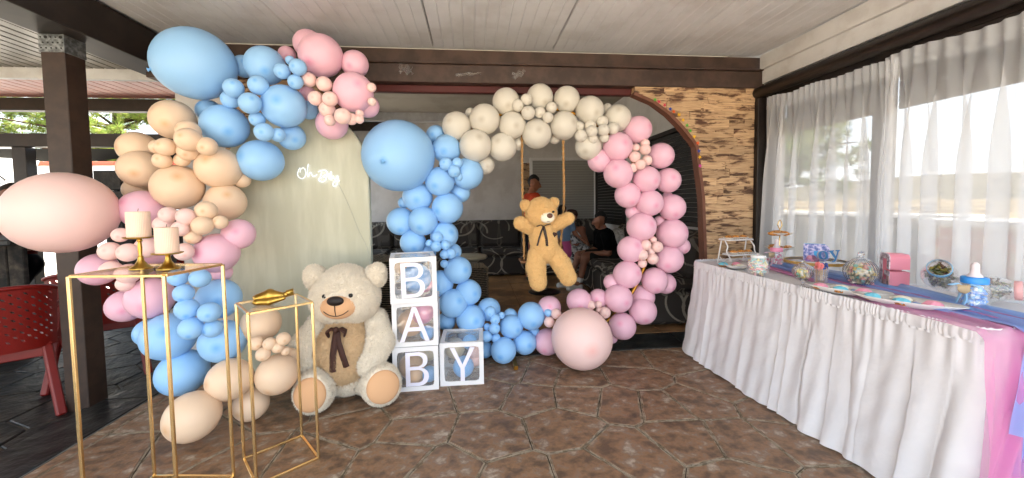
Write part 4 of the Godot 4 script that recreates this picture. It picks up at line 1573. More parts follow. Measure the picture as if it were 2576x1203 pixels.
func build_people() -> void:
	# standing man, looking right
	var J := {"head": Vector3(0.05, 1.56, 0), "neck": Vector3(0.0, 1.40, 0), "chest": Vector3(0, 1.20, 0), "pelvis": Vector3(0, 0.88, 0),
		"shl": Vector3(0.03, 1.33, 0.17), "shr": Vector3(-0.03, 1.33, -0.17), "ell": Vector3(0.06, 1.05, 0.22), "elr": Vector3(0.02, 1.05, -0.22), "wrl": Vector3(0.25, 0.98, 0.16), "wrr": Vector3(0.24, 0.98, -0.14),
		"handl": Vector3(1, 0, -0.2), "handr": Vector3(1, 0, 0.2), "hipl": Vector3(0, 0.84, 0.09), "hipr": Vector3(0, 0.84, -0.09), "knl": Vector3(0.03, 0.46, 0.1), "knr": Vector3(0.02, 0.46, -0.1), "anl": Vector3(-0.02, 0.08, 0.1), "anr": Vector3(-0.04, 0.08, -0.11), "toel": Vector3(0.12, 0.04, 0.12), "toer": Vector3(0.1, 0.04, -0.13)}
	var p := person("person", "person in an orange t-shirt standing behind the hanging bear, looking right", Vector3(0.92, 0, -5.95), J, Vector3(0.95, -0.28, 0.15), Color(0.60, 0.38, 0.27), Color(0.045, 0.035, 0.03))
	wear(p, "shirt", torso(J) + [sleeve(J, "l", 0.7), sleeve(J, "r", 0.7)], Color(0.72, 0.27, 0.17))
	wear(p, "shorts", [[J.pelvis, J.hipl, 0.15, 0.115], [J.pelvis, J.hipr, 0.15, 0.115], [J.hipl, J.knl, 0.115, 0.085], [J.hipr, J.knr, 0.115, 0.085]], Color(0.10, 0.10, 0.12))
	for k in ["l", "r"]: shoe(p, J["an" + k], J["toe" + k], Color(0.05, 0.05, 0.05))
	# seated teenager in black, leaning forward
	J = {"head": Vector3(-0.16, 0.99, 0.02), "neck": Vector3(-0.10, 0.86, 0), "chest": Vector3(-0.05, 0.68, 0), "pelvis": Vector3(0.05, 0.47, 0), "hairstyle": "short",
		"shl": Vector3(-0.10, 0.79, 0.17), "shr": Vector3(-0.10, 0.79, -0.17), "ell": Vector3(-0.10, 0.54, 0.23), "elr": Vector3(-0.12, 0.54, -0.22), "wrl": Vector3(-0.36, 0.52, 0.10), "wrr": Vector3(-0.36, 0.52, -0.08),
		"handl": Vector3(-0.9, -0.2, -0.35), "handr": Vector3(-0.9, -0.3, 0.3), "hipl": Vector3(0.02, 0.45, 0.10), "hipr": Vector3(0.02, 0.45, -0.10), "knl": Vector3(-0.40, 0.47, 0.12), "knr": Vector3(-0.43, 0.47, -0.10), "anl": Vector3(-0.50, 0.08, 0.14), "anr": Vector3(-0.60, 0.08, -0.06), "toel": Vector3(-0.66, 0.05, 0.20), "toer": Vector3(-0.75, 0.05, -0.02)}
	p = person("person", "person in black t-shirt and dark shorts seated leaning forward, white sneakers", Vector3(1.98, 0, -5.42), J, Vector3(-0.95, -0.18, -0.25), Color(0.50, 0.32, 0.23), Color(0.03, 0.025, 0.02))
	wear(p, "shirt", torso(J) + [sleeve(J, "l", 0.75), sleeve(J, "r", 0.75)], Color(0.022, 0.022, 0.025))
	wear(p, "shorts", [[J.pelvis, J.hipl, 0.15, 0.115], [J.pelvis, J.hipr, 0.15, 0.115], [J.hipl, J.hipl.lerp(J.knl, 0.75), 0.11, 0.088], [J.hipr, J.hipr.lerp(J.knr, 0.75), 0.11, 0.088]], Color(0.12, 0.115, 0.10))
	for k in ["l", "r"]:
		wear(p, "sock", [[J["an" + k], J["an" + k].lerp(J["kn" + k], 0.22), 0.042, 0.045]], Color(0.80, 0.80, 0.79))
		shoe(p, J["an" + k], J["toe" + k], Color(0.82, 0.81, 0.79), 0.05)
	# seated woman in a white print dress
	J = {"head": Vector3(-0.04, 1.00, 0.04), "neck": Vector3(-0.03, 0.85, 0), "chest": Vector3(-0.02, 0.66, 0), "pelvis": Vector3(0.02, 0.46, 0), "hairstyle": "curly",
		"shl": Vector3(0.13, 0.78, 0.04), "shr": Vector3(-0.18, 0.77, -0.03), "ell": Vector3(0.20, 0.53, 0.10), "elr": Vector3(-0.22, 0.54, 0.10), "wrl": Vector3(-0.05, 0.54, 0.22), "wrr": Vector3(-0.10, 0.50, 0.28),
		"handl": Vector3(-1, 0, 0.1), "handr": Vector3(0.4, -0.1, 0.8), "hipl": Vector3(0.11, 0.45, 0.02), "hipr": Vector3(-0.09, 0.45, 0.02), "knl": Vector3(0.06, 0.47, 0.42), "knr": Vector3(-0.14, 0.47, 0.42), "anl": Vector3(0.0, 0.08, 0.40), "anr": Vector3(-0.18, 0.08, 0.42), "toel": Vector3(-0.02, 0.04, 0.56), "toer": Vector3(-0.22, 0.04, 0.58)}
	p = person("person", "person with reddish hair in white dress with dark swirls, seated on sofa", Vector3(1.72, 0, -6.45), J, Vector3(-0.25, -0.15, 0.95), Color(0.62, 0.40, 0.30), Color(0.20, 0.085, 0.05))
	var pr := mat(Color.WHITE, 0.9)
	pr.albedo_texture = noise_tex(71, 0.018, [Color(0.05, 0.05, 0.06), Color(0.06, 0.06, 0.07), Color(0.82, 0.82, 0.82), Color(0.85, 0.85, 0.85)], [0.0, 0.36, 0.39, 1.0], 256, 2)
	pr.uv1_triplanar = true
	pr.uv1_scale = Vector3.ONE * 2.5
	wear(p, "dress", [[J.pelvis, J.chest, 0.15, 0.15], [J.chest, J.chest + Vector3(0, 0.06, 0), 0.14, 0.11], [J.pelvis, J.hipl, 0.15, 0.12], [J.pelvis, J.hipr, 0.15, 0.12], [J.hipl, J.knl, 0.12, 0.09], [J.hipr, J.knr, 0.12, 0.09], [J.knl, J.anl + Vector3(0, 0.12, 0.03), 0.09, 0.10], [J.knr, J.anr + Vector3(0, 0.12, 0.03), 0.09, 0.10]], Color.WHITE, 0.05, pr)
	# child standing before her
	var c := 0.74
	J = {"head": Vector3(0, 1.12, 0), "neck": Vector3(0, 0.995, 0), "chest": Vector3(0, 0.86, 0), "pelvis": Vector3(0, 0.62, 0), "hairstyle": "long",
		"shl": Vector3(0.11, 0.94, 0.03), "shr": Vector3(-0.11, 0.94, -0.02), "ell": Vector3(0.19, 0.76, 0.02), "elr": Vector3(-0.16, 0.76, 0.0), "wrl": Vector3(0.29, 0.66, 0.06), "wrr": Vector3(-0.1, 0.64, 0.1),
		"handl": Vector3(0.8, -0.4, 0.1), "handr": Vector3(0.3, -0.5, 0.5), "hipl": Vector3(0.06, 0.60, 0), "hipr": Vector3(-0.06, 0.60, 0), "knl": Vector3(0.07, 0.34, 0.01), "knr": Vector3(-0.06, 0.34, 0.02), "anl": Vector3(0.08, 0.06, 0), "anr": Vector3(-0.06, 0.06, 0), "toel": Vector3(0.10, 0.03, 0.11), "toer": Vector3(-0.06, 0.03, 0.12)}
	p = person("person", "child in pale blue top and pink skirt standing by the woman", Vector3(1.43, 0, -6.02), J, Vector3(0.8, -0.2, -0.5), Color(0.60, 0.39, 0.29), Color(0.05, 0.035, 0.03), c)
	wear(p, "top", torso(J, 0.016, c) + [[J.shl, J.shl.lerp(J.ell, 0.55), 0.055, 0.052], [J.shr, J.shr.lerp(J.elr, 0.55), 0.055, 0.052]], Color(0.45, 0.56, 0.68))
	wear(p, "skirt", [[J.pelvis + Vector3(0, 0.03, 0), J.pelvis - Vector3(0, 0.16, 0), 0.115, 0.15]], Color(0.80, 0.38, 0.58))
	for k in ["l", "r"]: shoe(p, J["an" + k], J["toe" + k], Color(0.35, 0.2, 0.2), 0.034)
	# person at the far left edge, mostly behind the blush balloon
	J = {"head": Vector3(0, 1.42, 0), "neck": Vector3(0, 1.26, 0), "chest": Vector3(0, 1.06, 0), "pelvis": Vector3(0, 0.74, 0),
		"shl": Vector3(0.17, 1.19, 0), "shr": Vector3(-0.17, 1.19, 0), "ell": Vector3(0.23, 0.92, 0.05), "elr": Vector3(-0.23, 0.92, 0.05), "wrl": Vector3(0.12, 0.80, 0.22), "wrr": Vector3(-0.12, 0.80, 0.22),
		"handl": Vector3(-0.5, 0, 0.9), "handr": Vector3(0.5, 0, 0.9), "hipl": Vector3(0.1, 0.70, 0), "hipr": Vector3(-0.1, 0.70, 0), "knl": Vector3(0.11, 0.42, 0.2), "knr": Vector3(-0.11, 0.42, 0.2), "anl": Vector3(0.1, 0.06, 0.1), "anr": Vector3(-0.1, 0.06, 0.1), "toel": Vector3(0.12, 0.03, 0.25), "toer": Vector3(-0.12, 0.03, 0.25)}
	p = person("person", "person in a dark red top at the far left edge, partly behind balloon", Vector3(-4.72, -0.02, -4.45), J, Vector3(-0.8, -0.1, 0.4), Color(0.48, 0.30, 0.22), Color(0.09, 0.055, 0.04))
	wear(p, "shirt", torso(J) + [sleeve(J, "l", 0.7), sleeve(J, "r", 0.7)], Color(0.28, 0.04, 0.035))
	wear(p, "trousers", [[J.pelvis, J.hipl, 0.15, 0.115], [J.pelvis, J.hipr, 0.15, 0.115], [J.hipl, J.knl, 0.115, 0.08], [J.hipr, J.knr, 0.115, 0.08], [J.knl, J.anl, 0.08, 0.06], [J.knr, J.anr, 0.08, 0.06]], Color(0.07, 0.07, 0.08))


# ------------------------------------------------------------------ arch panel and neon sign
const STROKES = [[-1216,1523,-1227,1506,-1233,1484,-1231,1465,-1220,1452,-1203,1447,-1188,1457,-1179,1476,-1178,1495,-1185,1516,-1195,1523,-1207,1518,-1215,1506,-1217,1492],[-1159,1550,-1164,1522,-1166,1495,-1167,1463,-1160,1465,-1155,1478,-1151,1489,-1144,1489,-1139,1478,-1132,1465,-1122,1463,-1111,1468,-1103,1474],[-1094,1494,-1073,1502,-1047,1505,-1034,1494,-1036,1480,-1051,1469,-1063,1461,-1043,1453,-1043,1437,-1060,1424,-1079,1426,-1091,1437,-1088,1447,-1074,1451],[-1070,1491,-1076,1470,-1082,1449],[-1018,1479,-1032,1476,-1038,1464,-1029,1460,-1019,1469,-1018,1476,-1021,1447],[-1006,1495,-1009,1472,-1015,1446,-1006,1441,-998,1450,-1000,1461,-1009,1463],[-992,1464,-988,1447,-979,1442,-970,1453,-960,1463,-961,1439,-964,1414,-972,1395,-985,1390,-994,1401,-991,1417,-976,1428,-949,1430]]


func smooth_line(p: Array, steps := 4) -> Array:
	var out := []
	for i in p.size() - 1:
		var a: Vector3 = p[maxi(i - 1, 0)]
		var b: Vector3 = p[i]
		var c: Vector3 = p[i + 1]
		var d: Vector3 = p[mini(i + 2, p.size() - 1)]
		for k in steps: out.append(b.cubic_interpolate(c, a, d, float(k) / steps))
	out.append(p[-1])
	return out


func build_panel_and_sign() -> void:
	var t := thing("arch_panel", "tall sage green fabric covered arch panel behind the big bear", "backdrop")
	var o := PackedVector2Array([Vector2(-1.72, 0.012)])
	var cx := -1.236
	var r := 0.484
	o[0] = Vector2(cx - r, 0.012)
	for i in 33:
		var a := PI - PI * i / 32.0
		o.append(Vector2(cx + cos(a) * r, 1.50 + sin(a) * 0.46))
	o.append(Vector2(cx + r, 0.012))
	var s := st()
	prism(s, o, -2.955, -2.90, Transform3D.IDENTITY, 0.008)
	var tex := noise_tex(81, 0.004, [Color(0.95, 0.95, 0.94), Color(1, 1, 1)], [0.35, 0.65])
	var m := grained(Color(0.775, 0.77, 0.69), 0.85, tex, 1.2, noise_tex(82, 0.004, [], []), 0.15)
	m.uv1_scale = Vector3(2.0, 0.35, 2.0)
	part("cover", s, m, t)
	s = st()
	span(s, Vector3(cx - 0.35, 0.003, -3.06), Vector3(cx + 0.35, 0.011, -2.86))
	part("foot", s, M.black, t)
	var n := thing("neon_sign", "glowing white Oh Baby script sign on the green panel", "neon sign")
	var glow := mat(Color(1, 1, 1), 0.4)
	glow.emission_enabled = true
	glow.emission = Color(0.93, 0.98, 1.0)
	glow.emission_energy_multiplier = 0.155
	var outlines: Array[PackedVector2Array] = []
	for k in STROKES.size():
		var p := []
		var flat := PackedVector2Array()
		for i in range(0, STROKES[k].size(), 2): p.append(Vector3(STROKES[k][i] * 0.001, STROKES[k][i + 1] * 0.001, -2.882))
		p = smooth_line(p, 4)
		for q in p: flat.append(Vector2(q.x, q.y))
		s = st(true)
		tube(s, p, 0.0028, 8, true)
		part("neon_tube", s, glow, n)
		for g in Geometry2D.offset_polyline(flat, 0.014, Geometry2D.JOIN_ROUND, Geometry2D.END_ROUND):
			if not Geometry2D.is_polygon_clockwise(g): outlines.append(g)
	s = st()
	var back := outlines
	for q in 3:
		var merged: Array[PackedVector2Array] = []
		for g in back:
			var done_ := false
			for j in merged.size():
				var u := Geometry2D.merge_polygons(merged[j], g)
				var solid := u.filter(func(w): return not Geometry2D.is_polygon_clockwise(w))
				if solid.size() == 1:
					merged[j] = solid[0]
					done_ = true
					break
			if not done_: merged.append(g)
		back = merged
	for g in back: prism(s, g, -2.897, -2.888)
	part("clear_backing", s, glass(0.03), n)
	s = st(true)
	tube(s, smooth_line([Vector3(-0.958, 1.402, -2.892), Vector3(-0.90, 1.26, -2.895), Vector3(-0.83, 1.06, -2.896), Vector3(-0.765, 0.87, -2.896), Vector3(-0.762, 0.4, -2.896), Vector3(-0.762, 0.02, -2.896)]), 0.0018, 6)
	part("cable", s, mat(Color(0.75, 0.75, 0.70), 0.5), n)
	var l := OmniLight3D.new()
	l.name = "neon_glow"
	l.position = Vector3(-1.09, 1.47, -2.80)
	l.light_energy = 0.0002
	l.light_size = 0.1
	l.light_color = Color(0.93, 0.98, 1.0)
	l.omni_range = 6.0
	l.omni_attenuation = 2.0
	l.shadow_enabled = true
	add_child(l)


# ------------------------------------------------------------------ hoop with the swing
func build_hoop() -> void:
	var t := thing("balloon_hoop", "large round gold hoop frame that carries balloons and the swing", "hoop frame")
	var s := st(true)
	var pts := []
	for i in 73: pts.append(Vector3(0.545 + cos(TAU * i / 72.0) * 0.93, 1.04 + sin(TAU * i / 72.0) * 0.97, -3.06))
	tube(s, pts, 0.014, 10)
	part("ring", s, M.hoop_gold, t)
	for x in [0.30, 0.80]:
		s = st()
		span(s, Vector3(x - 0.016, 0.003, -3.40), Vector3(x + 0.016, 0.033, -2.80), 0.002)
		part("foot", s, M.hoop_gold, t)
	var w := thing("rope_swing", "small rope swing hanging inside the hoop, bear sitting on it", "swing")
	for k in 2:
		var a: Vector3 = [Vector3(0.396, 1.98, -3.04), Vector3(0.73, 1.98, -3.04)][k]
		var b: Vector3 = [Vector3(0.404, 0.80, -3.04), Vector3(0.69, 0.80, -3.04)][k]
		var mid: Vector3 = [Vector3(0.398, 1.3, -3.05), Vector3(0.728, 1.25, -3.03)][k]
		var line := smooth_line([a, a.lerp(mid, 0.5), mid, b], 30)
		for q in 2:
			s = st(true)
			var tw := []
			for i in line.size():
				var an := i * 0.9 + q * PI
				tw.append(line[i] + Vector3(cos(an) * 0.0055, 0, sin(an) * 0.0055))
			tube(s, tw, 0.0062, 6)
			part("rope", s, M.rope, w)
	s = st()
	box(s, Vector3(0.547, 0.79, -3.04), Vector3(0.36, 0.02, 0.16), 0.004)
	part("seat_board", s, mat(Color(0.50, 0.33, 0.18), 0.6), w)


# ------------------------------------------------------------------ balloons: x, y, z, radius in millimetres
const BALLOONS = [
	["blue", "huge", "tilted oval at the upper left end of the garland", [-1719,2154,-2655,215]],
	["blue", "large", "right of the huge tilted blue one", [-1773,1904,-2839,76,-1532,2205,-2830,73,-1339,2176,-2718,121,-1197,1895,-2644,134,-1580,1772,-2677,135,-1378,1554,-2691,133,-1215,1721,-2774,87,-1116,1913,-2818,62]],
	["blue", "small", "below the huge tilted blue one", [-1449,1982,-2559,57,-1297,1996,-2544,58,-1324,1875,-2495,62,-1513,1933,-2635,55]],
	["blue", "small", "against the pink ones at the garland top", [-1143,2182,-2632,29,-1169,2096,-2576,48,-1058,2109,-2538,50,-1088,2028,-2565,45]],
	["blue", "small", "wedged above the lowest upper blue one", [-1345,1804,-2605,46,-1264,1708,-2519,55,-1211,1700,-2577,43]],
	["pink", "large", "at the top right end of the garland", [-1122,2381,-2869,97,-993,2256,-2740,139,-795,2231,-2810,91,-770,1998,-2669,127,-707,1932,-2768,77,-950,1811,-2777,104,-1276,2313,-2890,57,-1114,2020,-2813,54]],
	["blush", "small", "beside the blue ones at garland top", [-1029,2060,-2621,45,-933,2031,-2609,47,-989,1941,-2611,46,-887,1927,-2572,47]],
	["blush", "small", "under the pink ones at garland top", [-927,1876,-2628,50,-809,1817,-2559,51,-913,1807,-2632,37,-771,1810,-2609,38,-720,1809,-2604,29,-639,2013,-2606,30,-639,1923,-2610,28,-724,1849,-2624,27]],
	["peach", "large", "in the upper left peach cluster", [-1888,1812,-2682,122,-2144,1640,-2727,103,-2085,1500,-2669,116,-1798,1379,-2561,134,-1582,1498,-2600,126,-1572,1283,-2633,116,-2188,1374,-2763,77,-1500,1429,-2687,52]],
	["peach", "small", "on top of the upper peach cluster", [-1676,1706,-2493,62,-1624,1644,-2412,66,-1777,1607,-2453,52,-1862,1615,-2507,41,-1820,1532,-2480,48,-1687,1590,-2497,57,-1549,1610,-2448,54,-1737,1539,-2518,40]],
	["peach", "small", "right of the two candles", [-1505,1233,-2344,54,-1502,1151,-2303,52,-1439,1166,-2352,39,-1576,1089,-2335,42]],
	["blush", "huge", "oval at the far left end of the garland", [-2247,1233,-2361,222]],
	["pink", "large", "left of the candle holders", [-1996,1243,-2551,115,-2220,893,-2502,94,-2077,670,-2495,94,-1869,731,-2404,116,-1932,992,-2532,84]],
	["pink", "large", "right of the candle holders", [-1519,980,-2437,116,-1426,1086,-2497,91,-1533,857,-2496,57]],
	["blush", "small", "above and around the shorter candle", [-1689,1214,-2321,44,-1577,1202,-2291,46,-1730,1159,-2341,48,-1607,1137,-2291,43,-1591,1008,-2283,48,-1836,1028,-2354,56]],
	["blush", "small", "left of the taller candle holder", [-1937,1106,-2321,39,-1979,1019,-2303,50,-1879,1011,-2292,50,-1958,917,-2278,50,-1897,892,-2306,54,-1923,835,-2315,41]],
	["blue", "small", "below the glass top of the tall stand", [-1579,880,-2213,48,-1449,876,-2182,48,-1537,797,-2187,48,-1521,713,-2181,56,-1403,694,-2168,53,-1489,616,-2154,57,-1413,597,-2200,47]],
	["blue", "large", "behind the tall gold stand", [-1499,713,-2405,115,-1747,516,-2357,132,-1922,514,-2456,80,-1440,485,-2324,118,-1700,292,-2377,127]],
	["peach", "large", "at the foot of the garland", [-1474,164,-2110,124,-1358,297,-2232,112,-1312,99,-2337,94,-1143,283,-2300,111,-1280,548,-2418,107,-1136,329,-2419,61]],
	["peach", "small", "left of the big cream bear", [-1223,485,-2258,39,-1140,488,-2231,35,-1168,436,-2214,38,-1073,507,-2244,37,-1106,461,-2245,33,-1076,430,-2267,25]],
	["blue", "huge", "round at the upper left of the hoop", [-536,1612,-2927,261]],
	["blue", "large", "right of the huge round blue one", [-279,1799,-3112,77,-194,1676,-3020,111,-36,1485,-3020,123,-245,1425,-2974,111,-423,1312,-3038,115,-195,1220,-3011,120,-97,1342,-3102,80]],
	["blue", "large", "on the left side of the hoop", [-558,1122,-3048,107,-379,1126,-2983,111,-226,1010,-3038,109,-540,1268,-3112,47,-464,959,-3020,99,-382,875,-3093,86,-165,869,-3092,69]],
	["blue", "large", "right of the top letter box", [-125,734,-3020,108,-266,627,-3047,104,-47,552,-3029,103,-166,481,-2984,111,-33,346,-3002,114,-226,315,-3074,74,114,394,-3082,94]],
	["blue", "large", "along the bottom of the hoop", [290,332,-3091,58,289,265,-3020,95,218,105,-2941,101,74,75,-3060,70,452,345,-3020,110,398,125,-3029,96,483,192,-3090,47]],
	["blue", "small", "beside the huge round blue one", [-192,1548,-2883,48,-109,1556,-2901,41,-131,1493,-2874,46,-100,1458,-2920,34]],
	["blue", "small", "on the hoop above the top letter box", [-268,1006,-2920,42,-332,958,-2938,29,-277,936,-2911,41,-210,942,-2929,38,-219,871,-2938,36,-173,875,-2948,40,-226,795,-2966,31]],
	["blue", "small", "on the hoop behind the Y box", [121,412,-2949,43,156,357,-2931,41,208,372,-2976,28,95,282,-2984,29,150,285,-2931,44,88,222,-2940,44,159,198,-2967,38]],
	["blue", "tiny", "beside the huge round blush one", [580,379,-2967,31]],
	["sand", "large", "at the left of the hoop top", [-112,1853,-3038,113,-3,1972,-3112,43,104,1903,-3011,118,29,1696,-2984,124,241,1693,-3029,111,101,1562,-3102,79]],
	["sand", "large", "at the middle of the hoop top", [276,2049,-3047,107,320,1862,-3020,106,545,2087,-3047,105,761,2073,-3047,105,729,1861,-3020,113,512,1795,-3020,117,676,1778,-3109,48,371,1727,-3092,51]],
	["sand", "large", "at the right of the hoop top", [941,1982,-3020,113,1177,1927,-3038,108,1119,2023,-3108,39,941,1701,-3055,107]],
	["sand", "small", "at the very top of the hoop", [425,2045,-2966,46,357,1998,-2957,46,435,1941,-2948,53,529,1951,-2966,44,621,1988,-2966,43,589,1908,-2948,42]],
	["sand", "small", "beside the pink ones of the hoop", [843,1848,-2967,36,932,1851,-2976,46,1026,1884,-2967,45,1114,1832,-2967,49,854,1772,-2967,49,929,1801,-2931,46,1024,1811,-2932,47,948,1746,-2958,38,1042,1758,-2967,39]],
	["pink", "large", "at the upper right of the hoop", [1343,1833,-3029,111,1168,1693,-3011,117,1173,1480,-3011,117,1541,1624,-3029,105,1041,1592,-3082,96]],
	["pink", "large", "on the right side of the hoop", [1404,1430,-2994,108,1614,1423,-3046,103,1259,1305,-3029,104,1429,1240,-2985,106,1637,1199,-3020,108,1643,1294,-3106,40,1337,1164,-3089,68]],
	["pink", "large", "at the lower right of the hoop", [1366,1044,-3003,117,1639,984,-3020,122,1569,1081,-3097,47,1754,870,-3080,71,1283,861,-3020,109,1617,771,-3029,116,1250,656,-3011,113]],
	["pink", "large", "above the floor on the right of hoop", [1485,597,-3011,106,1615,555,-3088,89,1146,580,-3080,69,1167,465,-2994,115,1418,449,-3080,96,1387,346,-3020,112,1204,231,-3003,111,1152,101,-3089,43]],
	["pink", "large", "beside the huge round blush one", [608,396,-3055,95,585,119,-3037,107,851,445,-3037,102,1026,449,-3072,81]],
	["blush", "small", "among the upper pink ones of hoop", [1379,1715,-2968,36,1306,1682,-2976,31,1372,1664,-2950,44,1286,1607,-2950,44,1390,1578,-2959,42,1277,1522,-2968,38,1325,1543,-2933,41]],
	["blush", "small", "among the lower pink ones of hoop", [1378,902,-2943,42,1472,886,-2943,46,1452,940,-2968,28,1348,823,-2943,44,1439,787,-2951,45,1363,749,-2977,36,1436,849,-2977,35]],
	["blush", "small", "perched on the huge round blush one", [640,376,-2941,41,583,312,-2941,42,929,425,-2968,37,997,423,-2985,30,1001,377,-2985,25,1041,362,-2960,47]],
	["blush", "huge", "round at the foot of the hoop", [795,231,-2771,227]],
]


func balloon_mesh(c: Color, spot: Color) -> ArrayMesh:
	var s := SurfaceTool.new()
	s.begin(Mesh.PRIMITIVE_TRIANGLES)
	var prof := []
	for i in 21:
		var a := PI * i / 20.0
		var y := cos(a)
		var r := sin(a)
		if y < 0.0: r *= 1.0 - 0.05 * y * y
		prof.append(Vector2(maxf(r, 0.0), y * (1.02 if y > 0.0 else 1.06)))
	prof[20] = Vector2(0.035, -1.06)
	prof.append_array([Vector2(0.03, -1.09), Vector2(0.06, -1.13), Vector2(0.0, -1.14)])
	var segs := 32
	for i in prof.size():
		for k in segs:
			var d := Vector3(cos(TAU * k / segs), 0, sin(TAU * k / segs))
			var p: Vector2 = prof[i]
			var q: Vector2 = prof[mini(i + 1, prof.size() - 1)]
			var o: Vector2 = prof[maxi(i - 1, 0)]
			var f := 1.0 if i == 0 else (0.45 if i == 1 else 0.0)
			if i > 19: f = 0.6
			s.set_color(c.lerp(spot, f).srgb_to_linear())
			var n := d * (o.y - q.y) + Vector3.UP * (q.x - o.x)
			if i == 0: n = Vector3.UP
			s.set_normal(n.normalized())
			s.add_vertex(d * p.x + Vector3.UP * p.y)
	for i in prof.size() - 1:
		for k in segs:
			var a := i * segs + k
			var b := i * segs + (k + 1) % segs
			for j in [a, a + segs, b, b, a + segs, b + segs]: s.add_index(j)
	return s.commit()


func build_balloons() -> void:
	var C := {"blue": [Color(0.61, 0.80, 0.975), Color(0.45, 0.70, 0.95)], "pink": [Color(0.935, 0.745, 0.815), Color(0.92, 0.62, 0.73)], "peach": [Color(0.925, 0.81, 0.695), Color(0.87, 0.70, 0.54)], "blush": [Color(0.96, 0.82, 0.795), Color(0.94, 0.72, 0.69)], "sand": [Color(0.85, 0.825, 0.775), Color(0.76, 0.725, 0.66)]}
	var bm := mat(Color.WHITE, 0.42, 0.0, 0.42)
	bm.vertex_color_use_as_albedo = true
	bm.backlight_enabled = true
	bm.backlight = Color(0.4, 0.4, 0.4)
	var meshes := {}
	for c in C: meshes[c] = balloon_mesh(C[c][0], C[c][1])
	var br := RandomNumberGenerator.new()
	br.seed = 5
	var ranks := ["", "second", "third", "fourth", "fifth", "sixth", "seventh", "eighth"]
	for cl in BALLOONS:
		var d: Array = cl[3]
		var n := d.size() / 4
		var keys := []
		var hs := []
		var vs := []
		for i in n:
			hs.append(atan2(d[i * 4], -d[i * 4 + 2]))
			vs.append(atan2(d[i * 4 + 1] - 1250, -d[i * 4 + 2]))
		var across: bool = hs.max() - hs.min() >= vs.max() - vs.min()
		for i in n: keys.append([hs[i] if across else -vs[i], i])
		keys.sort_custom(func(a, b): return a[0] < b[0])
		var rank := {}
		for i in n: rank[keys[i][1]] = i
		for i in n:
			var p := Vector3(d[i * 4], d[i * 4 + 1], d[i * 4 + 2]) * 0.001
			var r: float = d[i * 4 + 3] * 0.001
			var o := put("balloon", meshes[cl[0]], bm)
			var y := Vector3(br.randf_range(-0.75, 0.75), br.randf_range(-0.75, 0.6), 1.0).normalized()
			if r > 0.2: y = Vector3(0.35, -0.25, 0.9).normalized() if p.x < 0.0 and p.y < 1.0 else Vector3(0.6, 0.3, -0.5).normalized()
			if cl[1] == "huge" and p.x > -1.0: y = Vector3(0.05, -0.05, 1.0).normalized() if p.x > 0.3 else Vector3(0.2, 0.25, -1.0).normalized()
			var x := y.cross(Vector3.UP).normalized()
			o.transform = Transform3D(Basis(x, y, x.cross(y)) * Basis.from_scale(Vector3.ONE * r), p)
			var k: int = rank[i]
			var place: String = cl[2]
			var lab := "%s %s balloon %s" % [cl[1], cl[0], place]
			if n > 1:
				var w := ""
				if k == 0: w = "leftmost" if across else "topmost"
				elif k == n - 1: w = "rightmost" if across else "lowest"
				else: w = ranks[k] + (" from left" if across else " from top")
				lab = "%s of the %s %s balloons %s" % [w, cl[1], cl[0], place]
				if lab.split(" ").size() > 16: lab = "%s of %s %s balloons %s" % [w, cl[1], cl[0], place]
			tag(o, lab, "balloon", "%s %s balloons" % [cl[1], cl[0]])


# ------------------------------------------------------------------ teddy bears
func ribbon(pts: Array, w: float, side: Vector3) -> ArrayMesh:
	var n := pts.size() - 1
	return sheet(4, n, func(u, v):
		var p: Vector3 = pts[int(round(v * n))]
		return p + side * (u - 0.5) * w + Vector3(0, 0, 0.006 * cos((u - 0.5) * PI * 2.0)))


func bear_limb(t: Node, called: String, bones: Array, cell: float, k: float, col: Color, furs: int, length: float, keep = null) -> MeshInstance3D:
	var m := body_mesh(bones, cell, k)
	var o := put(called, m, plush(col), t)
	fur(o, m, int(furs * 1.25), length, length * 0.34, col, 0.55, 0.2, keep)
	return o


func plush(c: Color) -> StandardMaterial3D:
	var key := "plush" + c.to_html()
	if not M.has(key):
		var m := mat(c, 0.95, 0.0, 0.1)
		m.heightmap_enabled = true
		m.heightmap_texture = M.bump
		m.heightmap_scale = 1.2
		m.uv1_triplanar = true
		m.uv1_scale = Vector3.ONE * 5.0
		M[key] = m
	return M[key]


